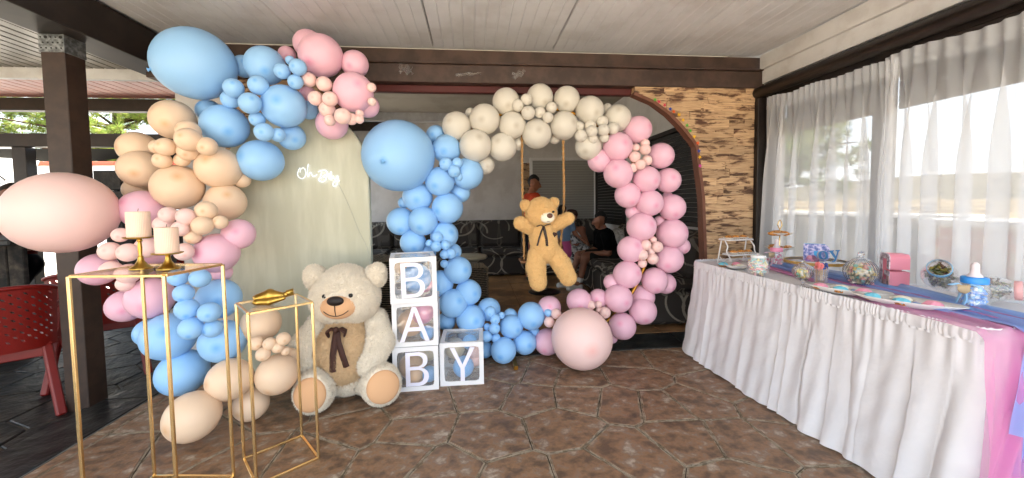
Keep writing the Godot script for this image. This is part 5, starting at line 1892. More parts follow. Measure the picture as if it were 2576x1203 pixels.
func build_bears() -> void:
	var cream := Color(0.955, 0.905, 0.825)
	var tan_ := Color(0.83, 0.705, 0.55)
	var skin := Color(0.85, 0.66, 0.49)
	var brown := mat(Color(0.16, 0.085, 0.055), 0.5)
	var t := thing("big_teddy_bear", "big cream teddy bear with brown bow sitting on the floor", "teddy bear", Vector3(-0.85, 0, -2.60))
	bear_limb(t, "torso", [[Vector3(0.0, 0.19, -0.02), Vector3(0.0, 0.30, -0.04), 0.19, 0.19], [Vector3(0, 0.30, -0.04), Vector3(0.01, 0.50, -0.06), 0.19, 0.13]], 0.018, 0.05, cream, 17000, 0.017, func(p): return not (p.z > 0.02 and p.y > 0.135 and absf(p.x) < 0.155))
	var belly := body_mesh([[Vector3(0.0, 0.235, 0.035), Vector3(0.0, 0.32, 0.025), 0.165, 0.168], [Vector3(0, 0.32, 0.025), Vector3(0.01, 0.48, 0.012), 0.168, 0.115]], 0.016, 0.05)
	var bo := put("belly_patch", belly, plush(tan_), t)
	fur(bo, belly, 14000, 0.018, 0.005, tan_, 0.5, 0.45, func(p): return p.z > 0.06)
	var H := Vector3(0.015, 0.672, 0.03)
	bear_limb(t, "head", [[H + Vector3(-0.055, -0.02, 0), H + Vector3(0.055, -0.02, 0), 0.158, 0.158], [H + Vector3(0, 0.03, -0.01), H + Vector3(0, 0.035, -0.01), 0.158, 0.158]], 0.018, 0.04, cream, 20000, 0.017, func(p): return not (p - (H + Vector3(0.0, -0.03, 0.16))).length() < 0.082)
	for k in [-1.0, 1.0]:
		bear_limb(t, "ear", [[H + Vector3(0.178 * k, 0.125, -0.02), H + Vector3(0.20 * k, 0.14, -0.02), 0.058, 0.055], [H + Vector3(0.20 * k, 0.09, -0.02), H + Vector3(0.195 * k, 0.10, -0.01), 0.05, 0.05]], 0.012, 0.03, cream, 3200, 0.016)
		var s := st(true)
		ball(s, H + Vector3(0.078 * k + 0.002, 0.028, 0.152), Vector3.ONE * 0.0135)
		part("eye", s, mat(Color(0.012, 0.01, 0.01), 0.12), t)
	var s := st(true)
	ball(s, H + Vector3(0.0, -0.042, 0.135), Vector3(0.108, 0.078, 0.062), Basis.IDENTITY, 14)
	var suede := mat(skin, 0.8)
	suede.rim_enabled = true
	suede.rim = 0.4
	var muz := part("muzzle", s, suede, t)
	s = st(true)
	for q in 1: ball(s, H + Vector3(0.0, 0.004, 0.186), Vector3(0.05, 0.03, 0.022), Basis.IDENTITY, 10)
	part("nose", s, mat(Color(0.10, 0.05, 0.035), 0.55), t)
	s = st(true)
	tube(s, [H + Vector3(0, -0.02, 0.199), H + Vector3(0, -0.05, 0.199), H + Vector3(0, -0.085, 0.186)], 0.0028, 6)
	part("seam", s, mat(Color(0.16, 0.09, 0.06), 0.8), muz)
	s = st(true)
	var sm := []
	for i in 13:
		var u := (i - 6) / 6.0
		var x := 0.072 * u
		var y := -0.088 + 0.03 * u * u
		var zz := 0.135 + 0.063 * sqrt(maxf(0.0, 1.0 - pow(x / 0.108, 2.0) - pow((y + 0.042) / 0.078, 2.0)))
		sm.append(H + Vector3(x, y, zz))
	tube(s, sm, 0.0028, 6)
	part("mouth", s, mat(Color(0.16, 0.09, 0.06), 0.8), muz)
	bear_limb(t, "arm", [[Vector3(-0.175, 0.475, -0.03), Vector3(-0.245, 0.34, 0.02), 0.072, 0.088], [Vector3(-0.245, 0.34, 0.02), Vector3(-0.225, 0.21, 0.08), 0.088, 0.085]], 0.014, 0.03, cream, 9500, 0.017)
	bear_limb(t, "arm", [[Vector3(0.185, 0.485, -0.03), Vector3(0.225, 0.36, 0.04), 0.072, 0.085], [Vector3(0.225, 0.36, 0.04), Vector3(0.175, 0.245, 0.11), 0.085, 0.082]], 0.014, 0.03, cream, 9500, 0.017)
	for k in 2:
		var hip: Vector3 = [Vector3(-0.10, 0.10, 0.03), Vector3(0.12, 0.10, 0.03)][k]
		var ft: Vector3 = [Vector3(-0.125, 0.135, 0.235), Vector3(0.265, 0.13, 0.185)][k]
		var dir: Vector3 = [Vector3(0.02, 0.12, 1.0), Vector3(0.36, 0.16, 0.9)][k].normalized()
		var rt := Vector3.UP.cross(dir).normalized()
		var up := dir.cross(rt)
		var rx: float = [0.088, 0.095][k]
		var bones := [[hip, ft - dir * 0.06, 0.085, 0.085]]
		for q in 8:
			var a := TAU * q / 8.0
			var o := rt * cos(a) * (rx - 0.052) + up * sin(a) * 0.05
			bones.append([ft + o - dir * 0.035, ft + o, 0.07, 0.066])
		var twist: float = [0.0, -0.35][k]
		var leg := bear_limb(t, "leg", bones, 0.014, 0.03, cream, 9500, 0.017, func(p): return (p - ft).dot(dir) < 0.040)
		s = st(true)
		ball(s, ft + dir * 0.050, Vector3(0.092 + 0.006 * k, 0.100, 0.038), Basis(rt, up, dir) * Basis(Vector3.BACK, twist), 14)
		part("foot_pad", s, suede, leg)
	# ribbon bow
	var bw := thing_part(t, "bow")
	var org := mat(Color(0.235, 0.115, 0.075), 0.75)
	org.cull_mode = BaseMaterial3D.CULL_DISABLED
	var N := Vector3(0.0, 0.488, 0.168)
	for k in [-1.0, 1.0]:
		s = st(true)
		tube(s, [N, N + Vector3(0.03 * k, 0.008, 0.012), N + Vector3(0.055 * k, -0.012, 0.008), N + Vector3(0.05 * k, -0.03, 0.004)], [0.012, 0.024, 0.026, 0.02], 8, true, 0.35)
		part("loop", s, org, bw)
	put("tail", ribbon([N, N + Vector3(-0.004, -0.07, 0.036), N + Vector3(-0.012, -0.15, 0.050), N + Vector3(-0.018, -0.25, 0.044)], 0.04, Vector3.RIGHT), org, bw)
	put("tail", ribbon([N, N + Vector3(0.02, -0.07, 0.040), N + Vector3(0.045, -0.15, 0.050), N + Vector3(0.062, -0.225, 0.040)], 0.038, Vector3(0.95, 0.25, 0)), org, bw)
	s = st(true)
	ball(s, N + Vector3(0, 0, 0.012), Vector3(0.018, 0.02, 0.016))
	part("knot", s, org, bw)
	# small bear on the swing
	var c := Color(0.935, 0.775, 0.535)
	t = thing("hanging_teddy_bear", "golden tan teddy bear with raised arms sitting on the swing", "teddy bear", Vector3(0.536, 0.975, -2.96))
	bear_limb(t, "torso", [[Vector3(0.02, -0.09, 0), Vector3(0.005, 0.03, 0), 0.105, 0.092], [Vector3(0.005, 0.03, 0), Vector3(-0.01, 0.10, 0), 0.092, 0.07]], 0.011, 0.04, c, 9000, 0.015)
	H = Vector3(-0.012, 0.20, 0.03)
	bear_limb(t, "head", [[H + Vector3(-0.018, -0.01, 0), H + Vector3(0.018, -0.01, 0), 0.098, 0.098], [H + Vector3(0, 0.02, 0), H + Vector3(0, 0.025, 0), 0.09, 0.09]], 0.011, 0.03, c, 8500, 0.015)
	for k in [-1.0, 1.0]:
		bear_limb(t, "ear", [[H + Vector3(-0.01 + 0.105 * k, 0.062 + 0.008 * k, 0), H + Vector3(-0.01 + 0.112 * k, 0.07 + 0.008 * k, 0), 0.036, 0.034]], 0.009, 0.02, c, 1500, 0.015)
		s = st(true)
		ball(s, H + Vector3(0.035 + 0.042 * k, 0.0 + 0.008 * k, 0.092), Vector3.ONE * 0.0095)
		part("eye", s, mat(Color(0.02, 0.012, 0.01), 0.12), t)
	s = st(true)
	ball(s, H + Vector3(0.032, -0.034, 0.085), Vector3(0.056, 0.043, 0.036), Basis.IDENTITY, 12)
	muz = part("muzzle", s, mat(Color(0.93, 0.89, 0.80), 0.85), t)
	s = st(true)
	ball(s, H + Vector3(0.045, -0.02, 0.118), Vector3(0.023, 0.019, 0.012), Basis.IDENTITY, 8)
	part("nose", s, mat(Color(0.36, 0.19, 0.10), 0.4), t)
	s = st(true)
	tube(s, [H + Vector3(0.012, -0.058, 0.108), H + Vector3(0.036, -0.064, 0.112), H + Vector3(0.06, -0.054, 0.108)], 0.002, 6)
	part("mouth", s, mat(Color(0.08, 0.04, 0.03), 0.6), muz)
	bear_limb(t, "arm", [[Vector3(-0.075, 0.07, 0), Vector3(-0.13, 0.105, 0.03), 0.045, 0.046], [Vector3(-0.13, 0.105, 0.03), Vector3(-0.178, 0.125, 0.06), 0.046, 0.045]], 0.01, 0.02, c, 3200, 0.015)
	bear_limb(t, "arm", [[Vector3(0.075, 0.09, 0), Vector3(0.14, 0.125, 0.03), 0.045, 0.042], [Vector3(0.14, 0.125, 0.03), Vector3(0.195, 0.155, 0.06), 0.042, 0.041]], 0.01, 0.02, c, 3200, 0.015)
	bear_limb(t, "leg", [[Vector3(-0.045, -0.13, 0.02), Vector3(-0.06, -0.22, 0.05), 0.066, 0.066], [Vector3(-0.06, -0.22, 0.05), Vector3(-0.045, -0.335, 0.06), 0.066, 0.060]], 0.011, 0.02, c, 5500, 0.015)
	bear_limb(t, "leg", [[Vector3(0.085, -0.12, 0.02), Vector3(0.14, -0.20, 0.05), 0.066, 0.064], [Vector3(0.14, -0.20, 0.05), Vector3(0.19, -0.305, 0.06), 0.064, 0.060]], 0.011, 0.02, c, 5500, 0.015)
	bw = thing_part(t, "bow")
	var satin := mat(Color(0.15, 0.075, 0.055), 0.35)
	satin.cull_mode = BaseMaterial3D.CULL_DISABLED
	N = Vector3(-0.005, 0.098, 0.098)
	for k in [-1.0, 1.0]:
		s = st(true)
		tube(s, [N, N + Vector3(0.022 * k, 0.012, 0.006), N + Vector3(0.045 * k, 0.010 + 0.006 * k, 0.004)], [0.005, 0.011, 0.012], 8, true, 0.35)
		part("loop", s, satin, bw)
	put("tail", ribbon([N, N + Vector3(-0.02, -0.04, 0.012), N + Vector3(-0.035, -0.085, 0.012), N + Vector3(-0.05, -0.145, 0.008)], 0.014, Vector3.RIGHT), satin, bw)
	put("tail", ribbon([N, N + Vector3(0.008, -0.04, 0.014), N + Vector3(0.018, -0.09, 0.014), N + Vector3(0.025, -0.15, 0.008)], 0.022, Vector3.RIGHT), satin, bw)
	var ho := PackedVector2Array()
	for i in 24:
		var a := TAU * i / 24.0
		ho.append(Vector2(16.0 * pow(sin(a), 3.0), 13.0 * cos(a) - 5.0 * cos(2 * a) - 2.0 * cos(3 * a) - cos(4 * a)) * 0.0013)
	s = st()
	prism(s, ho, 0.0, 0.006, Transform3D(Basis(Vector3.UP, 0.5) * Basis(Vector3.BACK, -0.2), Vector3(0.082, 0.035, 0.085)))
	part("heart_patch", s, mat(Color(0.22, 0.11, 0.07), 0.7), t)


# ------------------------------------------------------------------ letter boxes
func build_letter_boxes() -> void:
	var spec := [
		["B", Vector3(-0.405, 0.0, -2.725), 0.03, "white box with letter B at the bottom of the stack", [["peach", 0.09, -0.05, 0.10, -0.03], ["sand", 0.075, 0.07, 0.20, -0.05], ["peach", 0.065, -0.02, 0.075, 0.06], ["blue", 0.055, 0.08, 0.07, 0.055]]],
		["A", Vector3(-0.405, 0.302, -2.735), 0.05, "white box with letter A in the middle of the stack", [["peach", 0.095, -0.05, 0.11, -0.02], ["pink", 0.085, 0.04, 0.20, 0.03], ["blue", 0.05, 0.07, 0.06, 0.07]]],
		["B", Vector3(-0.423, 0.604, -2.715), 0.17, "white box with letter B on top, turned slightly", [["blue", 0.105, 0.02, 0.13, -0.02], ["peach", 0.06, -0.07, 0.21, -0.06], ["pink", 0.055, 0.08, 0.07, -0.06]]],
		["Y", Vector3(-0.092, 0.0, -2.765), -0.02, "white box with letter Y standing right of the stack", [["sand", 0.075, -0.06, 0.19, -0.05], ["blue", 0.075, 0.005, 0.09, 0.05], ["blue", 0.055, 0.05, 0.23, -0.05], ["blush", 0.05, 0.09, 0.18, 0.0], ["blush", 0.05, 0.085, 0.11, -0.01]]],
	]
	var C := {"blue": Color(0.50, 0.735, 0.955), "pink": Color(0.93, 0.62, 0.72), "peach": Color(0.90, 0.72, 0.54), "blush": Color(0.965, 0.795, 0.765), "sand": Color(0.80, 0.74, 0.62)}
	var h := 0.15
	for q in spec.size():
		var sp: Array = spec[q]
		var t := thing("letter_box", sp[3], "letter box", sp[1], sp[2], "white baby letter boxes")
		for f in 6:
			var b := Basis.IDENTITY
			match f:
				1: b = Basis(Vector3.UP, PI / 2)
				2: b = Basis(Vector3.UP, PI)
				3: b = Basis(Vector3.UP, -PI / 2)
				4: b = Basis(Vector3.RIGHT, -PI / 2)
				5: b = Basis(Vector3.RIGHT, PI / 2)
			var s := st()
			var n := 48
			for i in n:
				var e := []
				for a in [TAU * i / n + PI / 4, TAU * (i + 1) / n + PI / 4]:
					var c := Vector2(cos(a), sin(a))
					var m := maxf(absf(c.x), absf(c.y))
					var pw := pow(pow(absf(c.x), 14.0) + pow(absf(c.y), 14.0), 1.0 / 14.0)
					e.append([c / m * h, c / pw * (h - 0.030)])
				for zf in [[0.0, Vector3.BACK], [-0.003, Vector3.FORWARD]]:
					poly(s, [v3(e[0][0], zf[0]), v3(e[1][0], zf[0]), v3(e[1][1], zf[0]), v3(e[0][1], zf[0])], zf[1])
				poly(s, [v3(e[0][1], 0), v3(e[1][1], 0), v3(e[1][1], -0.003), v3(e[0][1], -0.003)], -v3(e[0][1], 0))
			var xf := Transform3D(b, Vector3(0, h, 0) + b * Vector3(0, 0, h - 0.0005 * f))
			part("side_frame", s, M.card, t, xf)
			s = st()
			box(s, Vector3(0, 0, -0.0045), Vector3(h * 1.9, h * 1.9, 0.001))
			part("clear_window", s, M.film, t, xf)
		var tm := TextMesh.new()
		var fo := SystemFont.new()
		fo.font_names = PackedStringArray(["Droid Sans"])
		tm.font = fo
		tm.text = sp[0]
		tm.font_size = 96
		tm.pixel_size = 0.00335
		tm.depth = 0.002
		var ab := tm.get_aabb()
		var lx: float = [0.01, -0.005, -0.005, 0.005][q]
		put("letter", tm, M.letter, t, Transform3D(Basis(Vector3.BACK, [0.0, 0.0, 0.02, 0.0][q]), Vector3(lx - ab.get_center().x, h - ab.get_center().y, h + 0.003)))
		var names := {}
		for bl in sp[4]:
			var s2 := st(true)
			ball(s2, Vector3.ZERO, Vector3.ONE * bl[1], Basis.IDENTITY, 12)
			var o := part("balloon", s2, M.balloon_in_box[bl[0]])
			o.position = t.transform * Vector3(bl[2], bl[3], bl[4])
			var which: String = ["bottom B box", "A box", "top B box", "Y box"][q]
			var adj := "single"
			var same: Array = sp[4].filter(func(w): return w[0] == bl[0])
			if same.size() > 1: adj = ("upper" if bl[3] >= same.map(func(w): return w[3]).max() else "lower")
			tag(o, "%s %s balloon inside the %s of the white letter stack" % [adj, bl[0], which], "balloon", "balloons inside the letter boxes")


func v3(p: Vector2, z: float) -> Vector3:
	return Vector3(p.x, p.y, z)


# ------------------------------------------------------------------ gold stands, candles
func gold_stand(label: String, c: Vector3, u: Vector3, w: Vector3, h: float) -> void:
	var t := thing("gold_stand", label, "stand", c, 0.0, "gold wire plinth stands with glass tops")
	var q := [u * -1.0 - w, u - w, u + w, w - u]
	var th := 0.011
	for i in 4:
		var s := st()
		bar(s, q[i], q[i] + Vector3.UP * (h - 0.006), th, th, 0.001)
		part("leg", s, M.gold, t)
	for y in [0.006, h - 0.006]:
		for i in 4:
			var a: Vector3 = q[i]
			var b: Vector3 = q[(i + 1) % 4]
			var d := (b - a).normalized() * (th * 0.5 + 0.0006)
			var s := st()
			bar(s, a + d + Vector3.UP * y, b - d + Vector3.UP * y, th, th * 0.94, 0.001)
			part("rail", s, M.gold, t)
	var s := st()
	var b0 := Basis(u.normalized(), Vector3.UP, u.normalized().cross(Vector3.UP))
	box(s, Vector3(0, h - 0.004, 0), Vector3(u.length() * 2.0 - 0.0125, 0.004, w.length() * 2.0 - 0.0125), 0.0, b0)
	part("glass_top", s, M.stand_glass, t)


func candle(at: Vector3, which: int) -> void:
	var hold := thing("candle_holder", ["tall turned brass candle holder on the tall stand", "short brass candle holder on the tall stand, right"][which], "candle holder", at, 0.0, "brass candle holders")
	var hh: float = [0.131, 0.066][which]
	var s := st(true)
	var prof := [Vector2(0, 0.0), Vector2(0.0382, 0.0), Vector2(0.0398, 0.004), Vector2(0.0360, 0.009), Vector2(0.0225, 0.018), Vector2(0.0120, 0.034), Vector2(0.0090, 0.046)]
	if which == 0: prof.append_array([Vector2(0.0090, 0.048), Vector2(0.0094, 0.05), Vector2(0.0094, 0.053), Vector2(0.0060, 0.056), Vector2(0.0060, 0.06), Vector2(0.0079, 0.09), Vector2(0.0067, 0.108), Vector2(0.0053, 0.112), Vector2(0.0094, 0.117), Vector2(0.0094, 0.121), Vector2(0.0067, 0.125)])
	else: prof.append(Vector2(0.0083, 0.06))
	prof.append(Vector2(0.0067, hh - 0.004))
	lathe(s, prof, 28)
	part("stem", s, M.brass, hold)
	s = st(true)
	lathe(s, [Vector2(0, hh - 0.004), Vector2(0.0390, hh - 0.004), Vector2(0.0510, hh), Vector2(0.0518, hh + 0.004), Vector2(0.0495, hh + 0.003), Vector2(0.0413, hh + 0.0005), Vector2(0, hh + 0.0005)], 36)
	part("dish", s, M.brass, hold)
	var c := thing("pillar_candle", ["ribbed pale pillar candle on the taller brass holder", "ribbed pale pillar candle on the shorter brass holder"][which], "candle", at + Vector3(0, hh + 0.001, 0), 0.0, "pale pillar candles")
	s = st()
	var h := 0.106
	var n := 132
	var pr := [Vector2(0.0, 0.0), Vector2(0.0375, 0.0), Vector2(0.0379, 0.003), Vector2(0.0379, h - 0.004), Vector2(0.0360, h), Vector2(0.0, h - 0.002)]
	lathe(s, pr, n, Vector3.ZERO, Basis.IDENTITY, 0.010, n / 3)
	part("wax", s, M.wax, c)
	s = st(true)
	tube(s, [Vector3(0, h - 0.004, 0), Vector3(0.001, h + 0.006, 0), Vector3(0.003, h + 0.012, 0)], 0.0012, 6)
	part("wick", s, mat(Color(0.55, 0.48, 0.40), 0.9), c)


func build_gold_stands() -> void:
	gold_stand("tall gold wire stand at the left front carrying two candles", Vector3(-1.334, 0, -1.731), Vector3(0.1865, 0, 0.0245), Vector3(0.023, 0, -0.134), 1.0)
	gold_stand("shorter gold wire stand carrying a gold ornament, before the bear", Vector3(-0.966, 0, -1.948), Vector3(0.084, 0, 0.1033) * 0.98, Vector3(0.1033, 0, -0.084) * 0.98, 0.79)
	candle(Vector3(-1.366, 1.0, -1.721), 0)
	candle(Vector3(-1.241, 1.0, -1.692), 1)
	# the ornament: two leaf-like folded shapes with a round end
	var t := thing("gold_ornament", "shiny gold clasped ornament lying on the shorter stand", "ornament", Vector3(-0.966, 0.791, -1.925), 0.10)
	t.scale = Vector3(0.82, 1.0, 0.95)
	var s := SurfaceTool.new()
	s.begin(Mesh.PRIMITIVE_TRIANGLES)
	append_mesh(s, body_mesh([[Vector3(-0.07, 0.022, 0), Vector3(-0.01, 0.034, -0.005), 0.024, 0.031], [Vector3(-0.01, 0.034, -0.005), Vector3(0.055, 0.030, -0.01), 0.031, 0.015], [Vector3(-0.092, 0.030, 0.0), Vector3(-0.07, 0.024, 0), 0.008, 0.012]], 0.004, 0.01))
	part("upper_half", s, M.brass, t)
	s = SurfaceTool.new()
	s.begin(Mesh.PRIMITIVE_TRIANGLES)
	append_mesh(s, body_mesh([[Vector3(-0.07, 0.013, 0.03), Vector3(0.0, 0.012, 0.035), 0.015, 0.016], [Vector3(0.0, 0.012, 0.035), Vector3(0.07, 0.022, 0.012), 0.016, 0.010], [Vector3(-0.085, 0.012, 0.022), Vector3(-0.06, 0.01, 0.04), 0.010, 0.009]], 0.004, 0.006))
	part("lower_half", s, M.brass, t)
	s = st(true)
	tube(s, [Vector3(0.03, 0.024, -0.012), Vector3(0.075, 0.034, -0.02)], [0.013, 0.014], 14, true)
	part("joint", s, M.brass, t)
	s = st(true)
	tube(s, [Vector3(0.072, 0.036, -0.022), Vector3(0.108, 0.042, -0.03)], [0.0165, 0.0165], 18)
	part("cap", s, M.brass, t)
	s = st(true)
	ball(s, Vector3(0.052, 0.027, 0.004), Vector3(0.007, 0.009, 0.005))
	part("stud", s, M.brass, t)


# ------------------------------------------------------------------ dessert table
const TX := 1.79
const TZ0 := -2.98
const TZ1 := -1.21


func skirt_line(s: float) -> Array:
	# point and outward direction along the edge: far end, front, near end with rounded corners
	var r := 0.09
	var back := 2.54
	var l0 := back - TX - r
	var l1 := PI * r * 0.5
	var l2 := TZ1 - TZ0 - 2.0 * r
	var total := l0 * 2.0 + l1 * 2.0 + l2
	var d := s * total
	if d < l0: return [Vector3(back - d, 0, TZ0), Vector3(0, 0, -1)]
	d -= l0
	if d < l1:
		var a := d / r
		var n := Vector3(-sin(a), 0, -cos(a))
		return [Vector3(TX + r, 0, TZ0 + r) + n * r, n]
	d -= l1
	if d < l2: return [Vector3(TX, 0, TZ0 + r + d), Vector3(-1, 0, 0)]
	d -= l2
	if d < l1:
		var a := d / r
		var n := Vector3(-cos(a), 0, sin(a))
		return [Vector3(TX + r, 0, TZ1 - r) + n * r, n]
	d -= l1
	return [Vector3(TX + r + d, 0, TZ1), Vector3(0, 0, 1)]


func skirt_fold(s: float, v: float) -> float:
	var ph := s * 19.0 + 0.6 * sin(s * 23.0) + 0.35 * sin(s * 61.0) + 0.05 * sin(v * 5.0 + s * 30.0)
	var fr: float = ph - floorf(ph)
	var tall: float = 0.65 + 0.35 * sin(floorf(ph) * 2.4)
	var pleat: float = (smoothstep(0.0, 0.13, fr) * (1.0 - fr) * 1.35 - 0.5) * tall * 1.7 + 0.25 * sin(s * 190.0 + v * 3.0)
	var fine := sin(s * 330.0 + 3.0 * sin(s * 57.0))
	var drop := smoothstep(0.06, 0.5, v)
	return 0.012 + 0.085 * v * (0.4 + 0.6 * v) + pleat * lerpf(0.002, 0.015, drop) + fine * 0.0055 * (1.0 - smoothstep(0.05, 0.35, v)) + 0.003 * sin(s * 150.0 + v * 9.0) * v


func build_dessert_table() -> void:
	var t := thing("dessert_table", "long dessert table under a white gathered paper cloth", "table")
	var sk := sheet(1000, 40, func(u, v):
		var e := skirt_line(u)
		var y: float = 0.748 - v * (0.735 + 0.003 * sin(u * 44.0))
		var wr: float = 0.0022 * sin(v * 31.0 + u * 90.0 + 2.0 * sin(u * 37.0)) * smoothstep(0.15, 0.4, v)
		return e[0] + e[1] * (skirt_fold(u, v) + wr) + Vector3(0, y, 0))
	put("skirt", sk, M.skirt, t)
	var pivot := Vector3(1.78, 0, TZ0)
	t.transform = Transform3D(Basis(Vector3.UP, 0.04), pivot) * Transform3D(Basis.IDENTITY, -pivot)
	# gathered ruffle above the elastic line
	var rf := sheet(2200, 5, func(u, v):
		var e := skirt_line(u)
		var fine := sin(u * 960.0 + 5.0 * sin(u * 67.0) + 3.0 * sin(u * 171.0))
		return e[0] + e[1] * (0.012 + 0.0026 * fine * (1.0 - absf(v - 0.75)) + 0.007 * sin(v * PI)) + Vector3(0, 0.764 - 0.062 * v + 0.002 * fine * (1.0 - v), 0))
	put("ruffle", rf, M.skirt, t)
	var band := sheet(900, 2, func(u, v):
		var e := skirt_line(u)
		return e[0] + e[1] * (0.0175 + 0.003 * sin(u * 700.0)) + Vector3(0, 0.711 - 0.009 * v, 0))
	put("elastic_band", band, M.skirt, t)
	var top := sheet(60, 120, func(u, v):
		var x := lerpf(TX - 0.008, 2.54, u)
		var z := lerpf(TZ0 - 0.008, TZ1 + 0.008, v)
		var c := 0.09
		var dx := maxf(0.0, TX + c - x)
		for e in [[TZ0 + c, -1.0], [TZ1 - c, 1.0]]:
			var dz: float = (z - e[0]) * e[1]
			if dz > 0.0 and dx > 0.0:
				var l := sqrt(dx * dx + dz * dz)
				var m := maxf(dx, dz)
				x = TX + c - dx * m / l
				z = e[0] + dz * m / l * e[1]
		var n := M.wrinkle as FastNoiseLite
		return Vector3(x, 0.748 + 0.0014 * n.get_noise_2d(x * 900.0, z * 260.0) + 0.001 * n.get_noise_2d(x * 200.0, z * 1400.0), z))
	put("tablecloth_top", top, M.skirt, t)
	var s := st()
	span(s, Vector3(TX + 0.03, 0.715, TZ0 + 0.03), Vector3(2.53, 0.742, TZ1 - 0.03), 0.004)
	part("tabletop", s, M.white_plastic, t)
	for x in [TX + 0.1, 2.45]:
		for z in [TZ0 + 0.2, TZ1 - 0.2]:
			s = st(true)
			tube(s, [Vector3(x, 0.003, z), Vector3(x, 0.714, z)], 0.014)
			part("leg", s, M.chrome, t)
	# tulle runners: lying along the table and falling over its near end
	var run := func(off: float, wid: float, lift: float, sd: float, zlen: float, slant: float) -> Callable:
		return func(u: float, v: float) -> Vector3:
			var d := v * zlen
			var flat := TZ1 + 0.02 - (TZ0 + 0.12)
			var a := (u - 0.5) * wid
			var f := 0.012 * sin(u * 14.0 + sd + v * 9.0) + 0.008 * sin(u * 31.0 + sd * 2.0 + v * 21.0)
			var swing := 0.05 * sin(v * 7.0 + sd)
			if d < flat:
				return Vector3(off + a + swing + slant * v, 0.758 + lift + maxf(0.0, f) * 0.8, TZ0 + 0.12 + d)
			var dd := d - flat
			var rr := 0.03
			var ang := minf(dd / rr, PI / 2)
			var down := maxf(0.0, dd - rr * PI / 2)
			return Vector3(off + a * (1.0 + down * 0.35) + swing + slant * v, 0.758 + lift - rr * (1.0 - cos(ang)) - down, TZ1 + 0.012 + rr * sin(ang) + lift + f * 1.3 * minf(1.0, down * 6.0) + 0.05 * down)
	var pk := thing("pink_tulle_runner", "sheer pink tulle runner trailing over the near table end", "table runner")
	put("layer", sheet(50, 160, run.call(2.22, 0.26, 0.0, 0.4, 2.32, -0.34)), M.tulle_pink, pk)
	put("layer", sheet(40, 160, run.call(2.25, 0.18, 0.004, 2.9, 2.26, -0.33)), M.tulle_pink, pk)
	var bl := thing("blue_tulle_runner", "sheer blue tulle runner lying over the pink one", "table runner")
	put("layer", sheet(50, 160, run.call(2.29, 0.26, 0.008, 1.7, 2.20, -0.29)), M.tulle_blue, bl)
	put("layer", sheet(40, 160, run.call(2.34, 0.2, 0.012, 4.1, 2.05, -0.30)), M.tulle_blue, bl)
	var crumple := sheet(40, 30, func(u, v):
		var x := lerpf(2.02, 2.60, u)
		var z := lerpf(-1.02, -0.5, v)
		var n := M.wrinkle as FastNoiseLite
		return Vector3(x, 0.02 + 0.03 * absf(n.get_noise_2d(x * 420.0, z * 420.0)), z))
	tag(put("crumpled_sheet", crumple, M.skirt), "white crumpled plastic sheet lying on the floor, bottom right", "plastic sheet")


# ------------------------------------------------------------------ sweets and jars
func on_table(x: float, z: float, y := 0.756) -> Vector3:
	return Vector3(x, y, z)


func jar_profile(pts: Array, th: float) -> Array:
	var out := pts.duplicate()
	for i in range(pts.size() - 1, -1, -1):
		var p: Vector2 = pts[i]
		out.append(Vector2(maxf(0.0, p.x - th), p.y + (th if i < 2 else 0.0)))
	out[-1].x = 0.0
	return out


func crystal_jar(at: Vector3, r: float, h: float, footed: bool, label: String) -> Node3D:
	var t := thing("crystal_candy_jar", label, "candy jar", at, 0.0, "cut crystal candy jars")
	var y0 := h * 0.26 if footed else 0.0
	var s := st(true)
	if footed:
		lathe(s, [Vector2(0, 0), Vector2(r * 0.55, 0), Vector2(r * 0.58, 0.004), Vector2(r * 0.3, h * 0.05), Vector2(r * 0.12, h * 0.09), Vector2(r * 0.11, h * 0.17), Vector2(r * 0.25, y0), Vector2(0, y0)], 32)
		part("foot", s, M.crystal, t)
	var bowl := [Vector2(0, y0), Vector2(r * 0.35, y0 + 0.001), Vector2(r * 0.66, y0 + (h - y0) * 0.14), Vector2(r * 0.90, y0 + (h - y0) * 0.28), Vector2(r, y0 + (h - y0) * 0.42), Vector2(r * 0.995, y0 + (h - y0) * 0.435)]
	s = st()
	lathe(s, jar_profile(bowl, 0.0035), 56, Vector3.ZERO, Basis.IDENTITY, 0.012, 28)
	part("bowl", s, M.crystal, t)
	var yl := y0 + (h - y0) * 0.445
	var lid := [Vector2(r * 1.0, yl), Vector2(r * 0.96, yl + (h - y0) * 0.10), Vector2(r * 0.75, yl + (h - y0) * 0.24), Vector2(r * 0.42, yl + (h - y0) * 0.345), Vector2(r * 0.16, yl + (h - y0) * 0.385), Vector2(0.0, yl + (h - y0) * 0.39)]
	s = st()
	var lp := lid.duplicate()
	for i in range(lid.size() - 1, -1, -1): lp.append(Vector2(maxf(0.0, lid[i].x - 0.0035), lid[i].y - (0.0035 if i > 1 else 0.0)))
	lathe(s, lp, 56, Vector3.ZERO, Basis.IDENTITY, 0.014, 28)
	var lo := part("lid", s, M.crystal, t)
	s = st()
	var yk := yl + (h - y0) * 0.39
	var k := h - yk
	lathe(s, [Vector2(0.0, yk), Vector2(r * 0.14, yk), Vector2(r * 0.11, yk + k * 0.25), Vector2(r * 0.20, yk + k * 0.5), Vector2(r * 0.18, yk + k * 0.78), Vector2(r * 0.08, yk + k * 0.97), Vector2(0, yk + k)], 12)
	part("knob", s, M.crystal, lo)
	return t


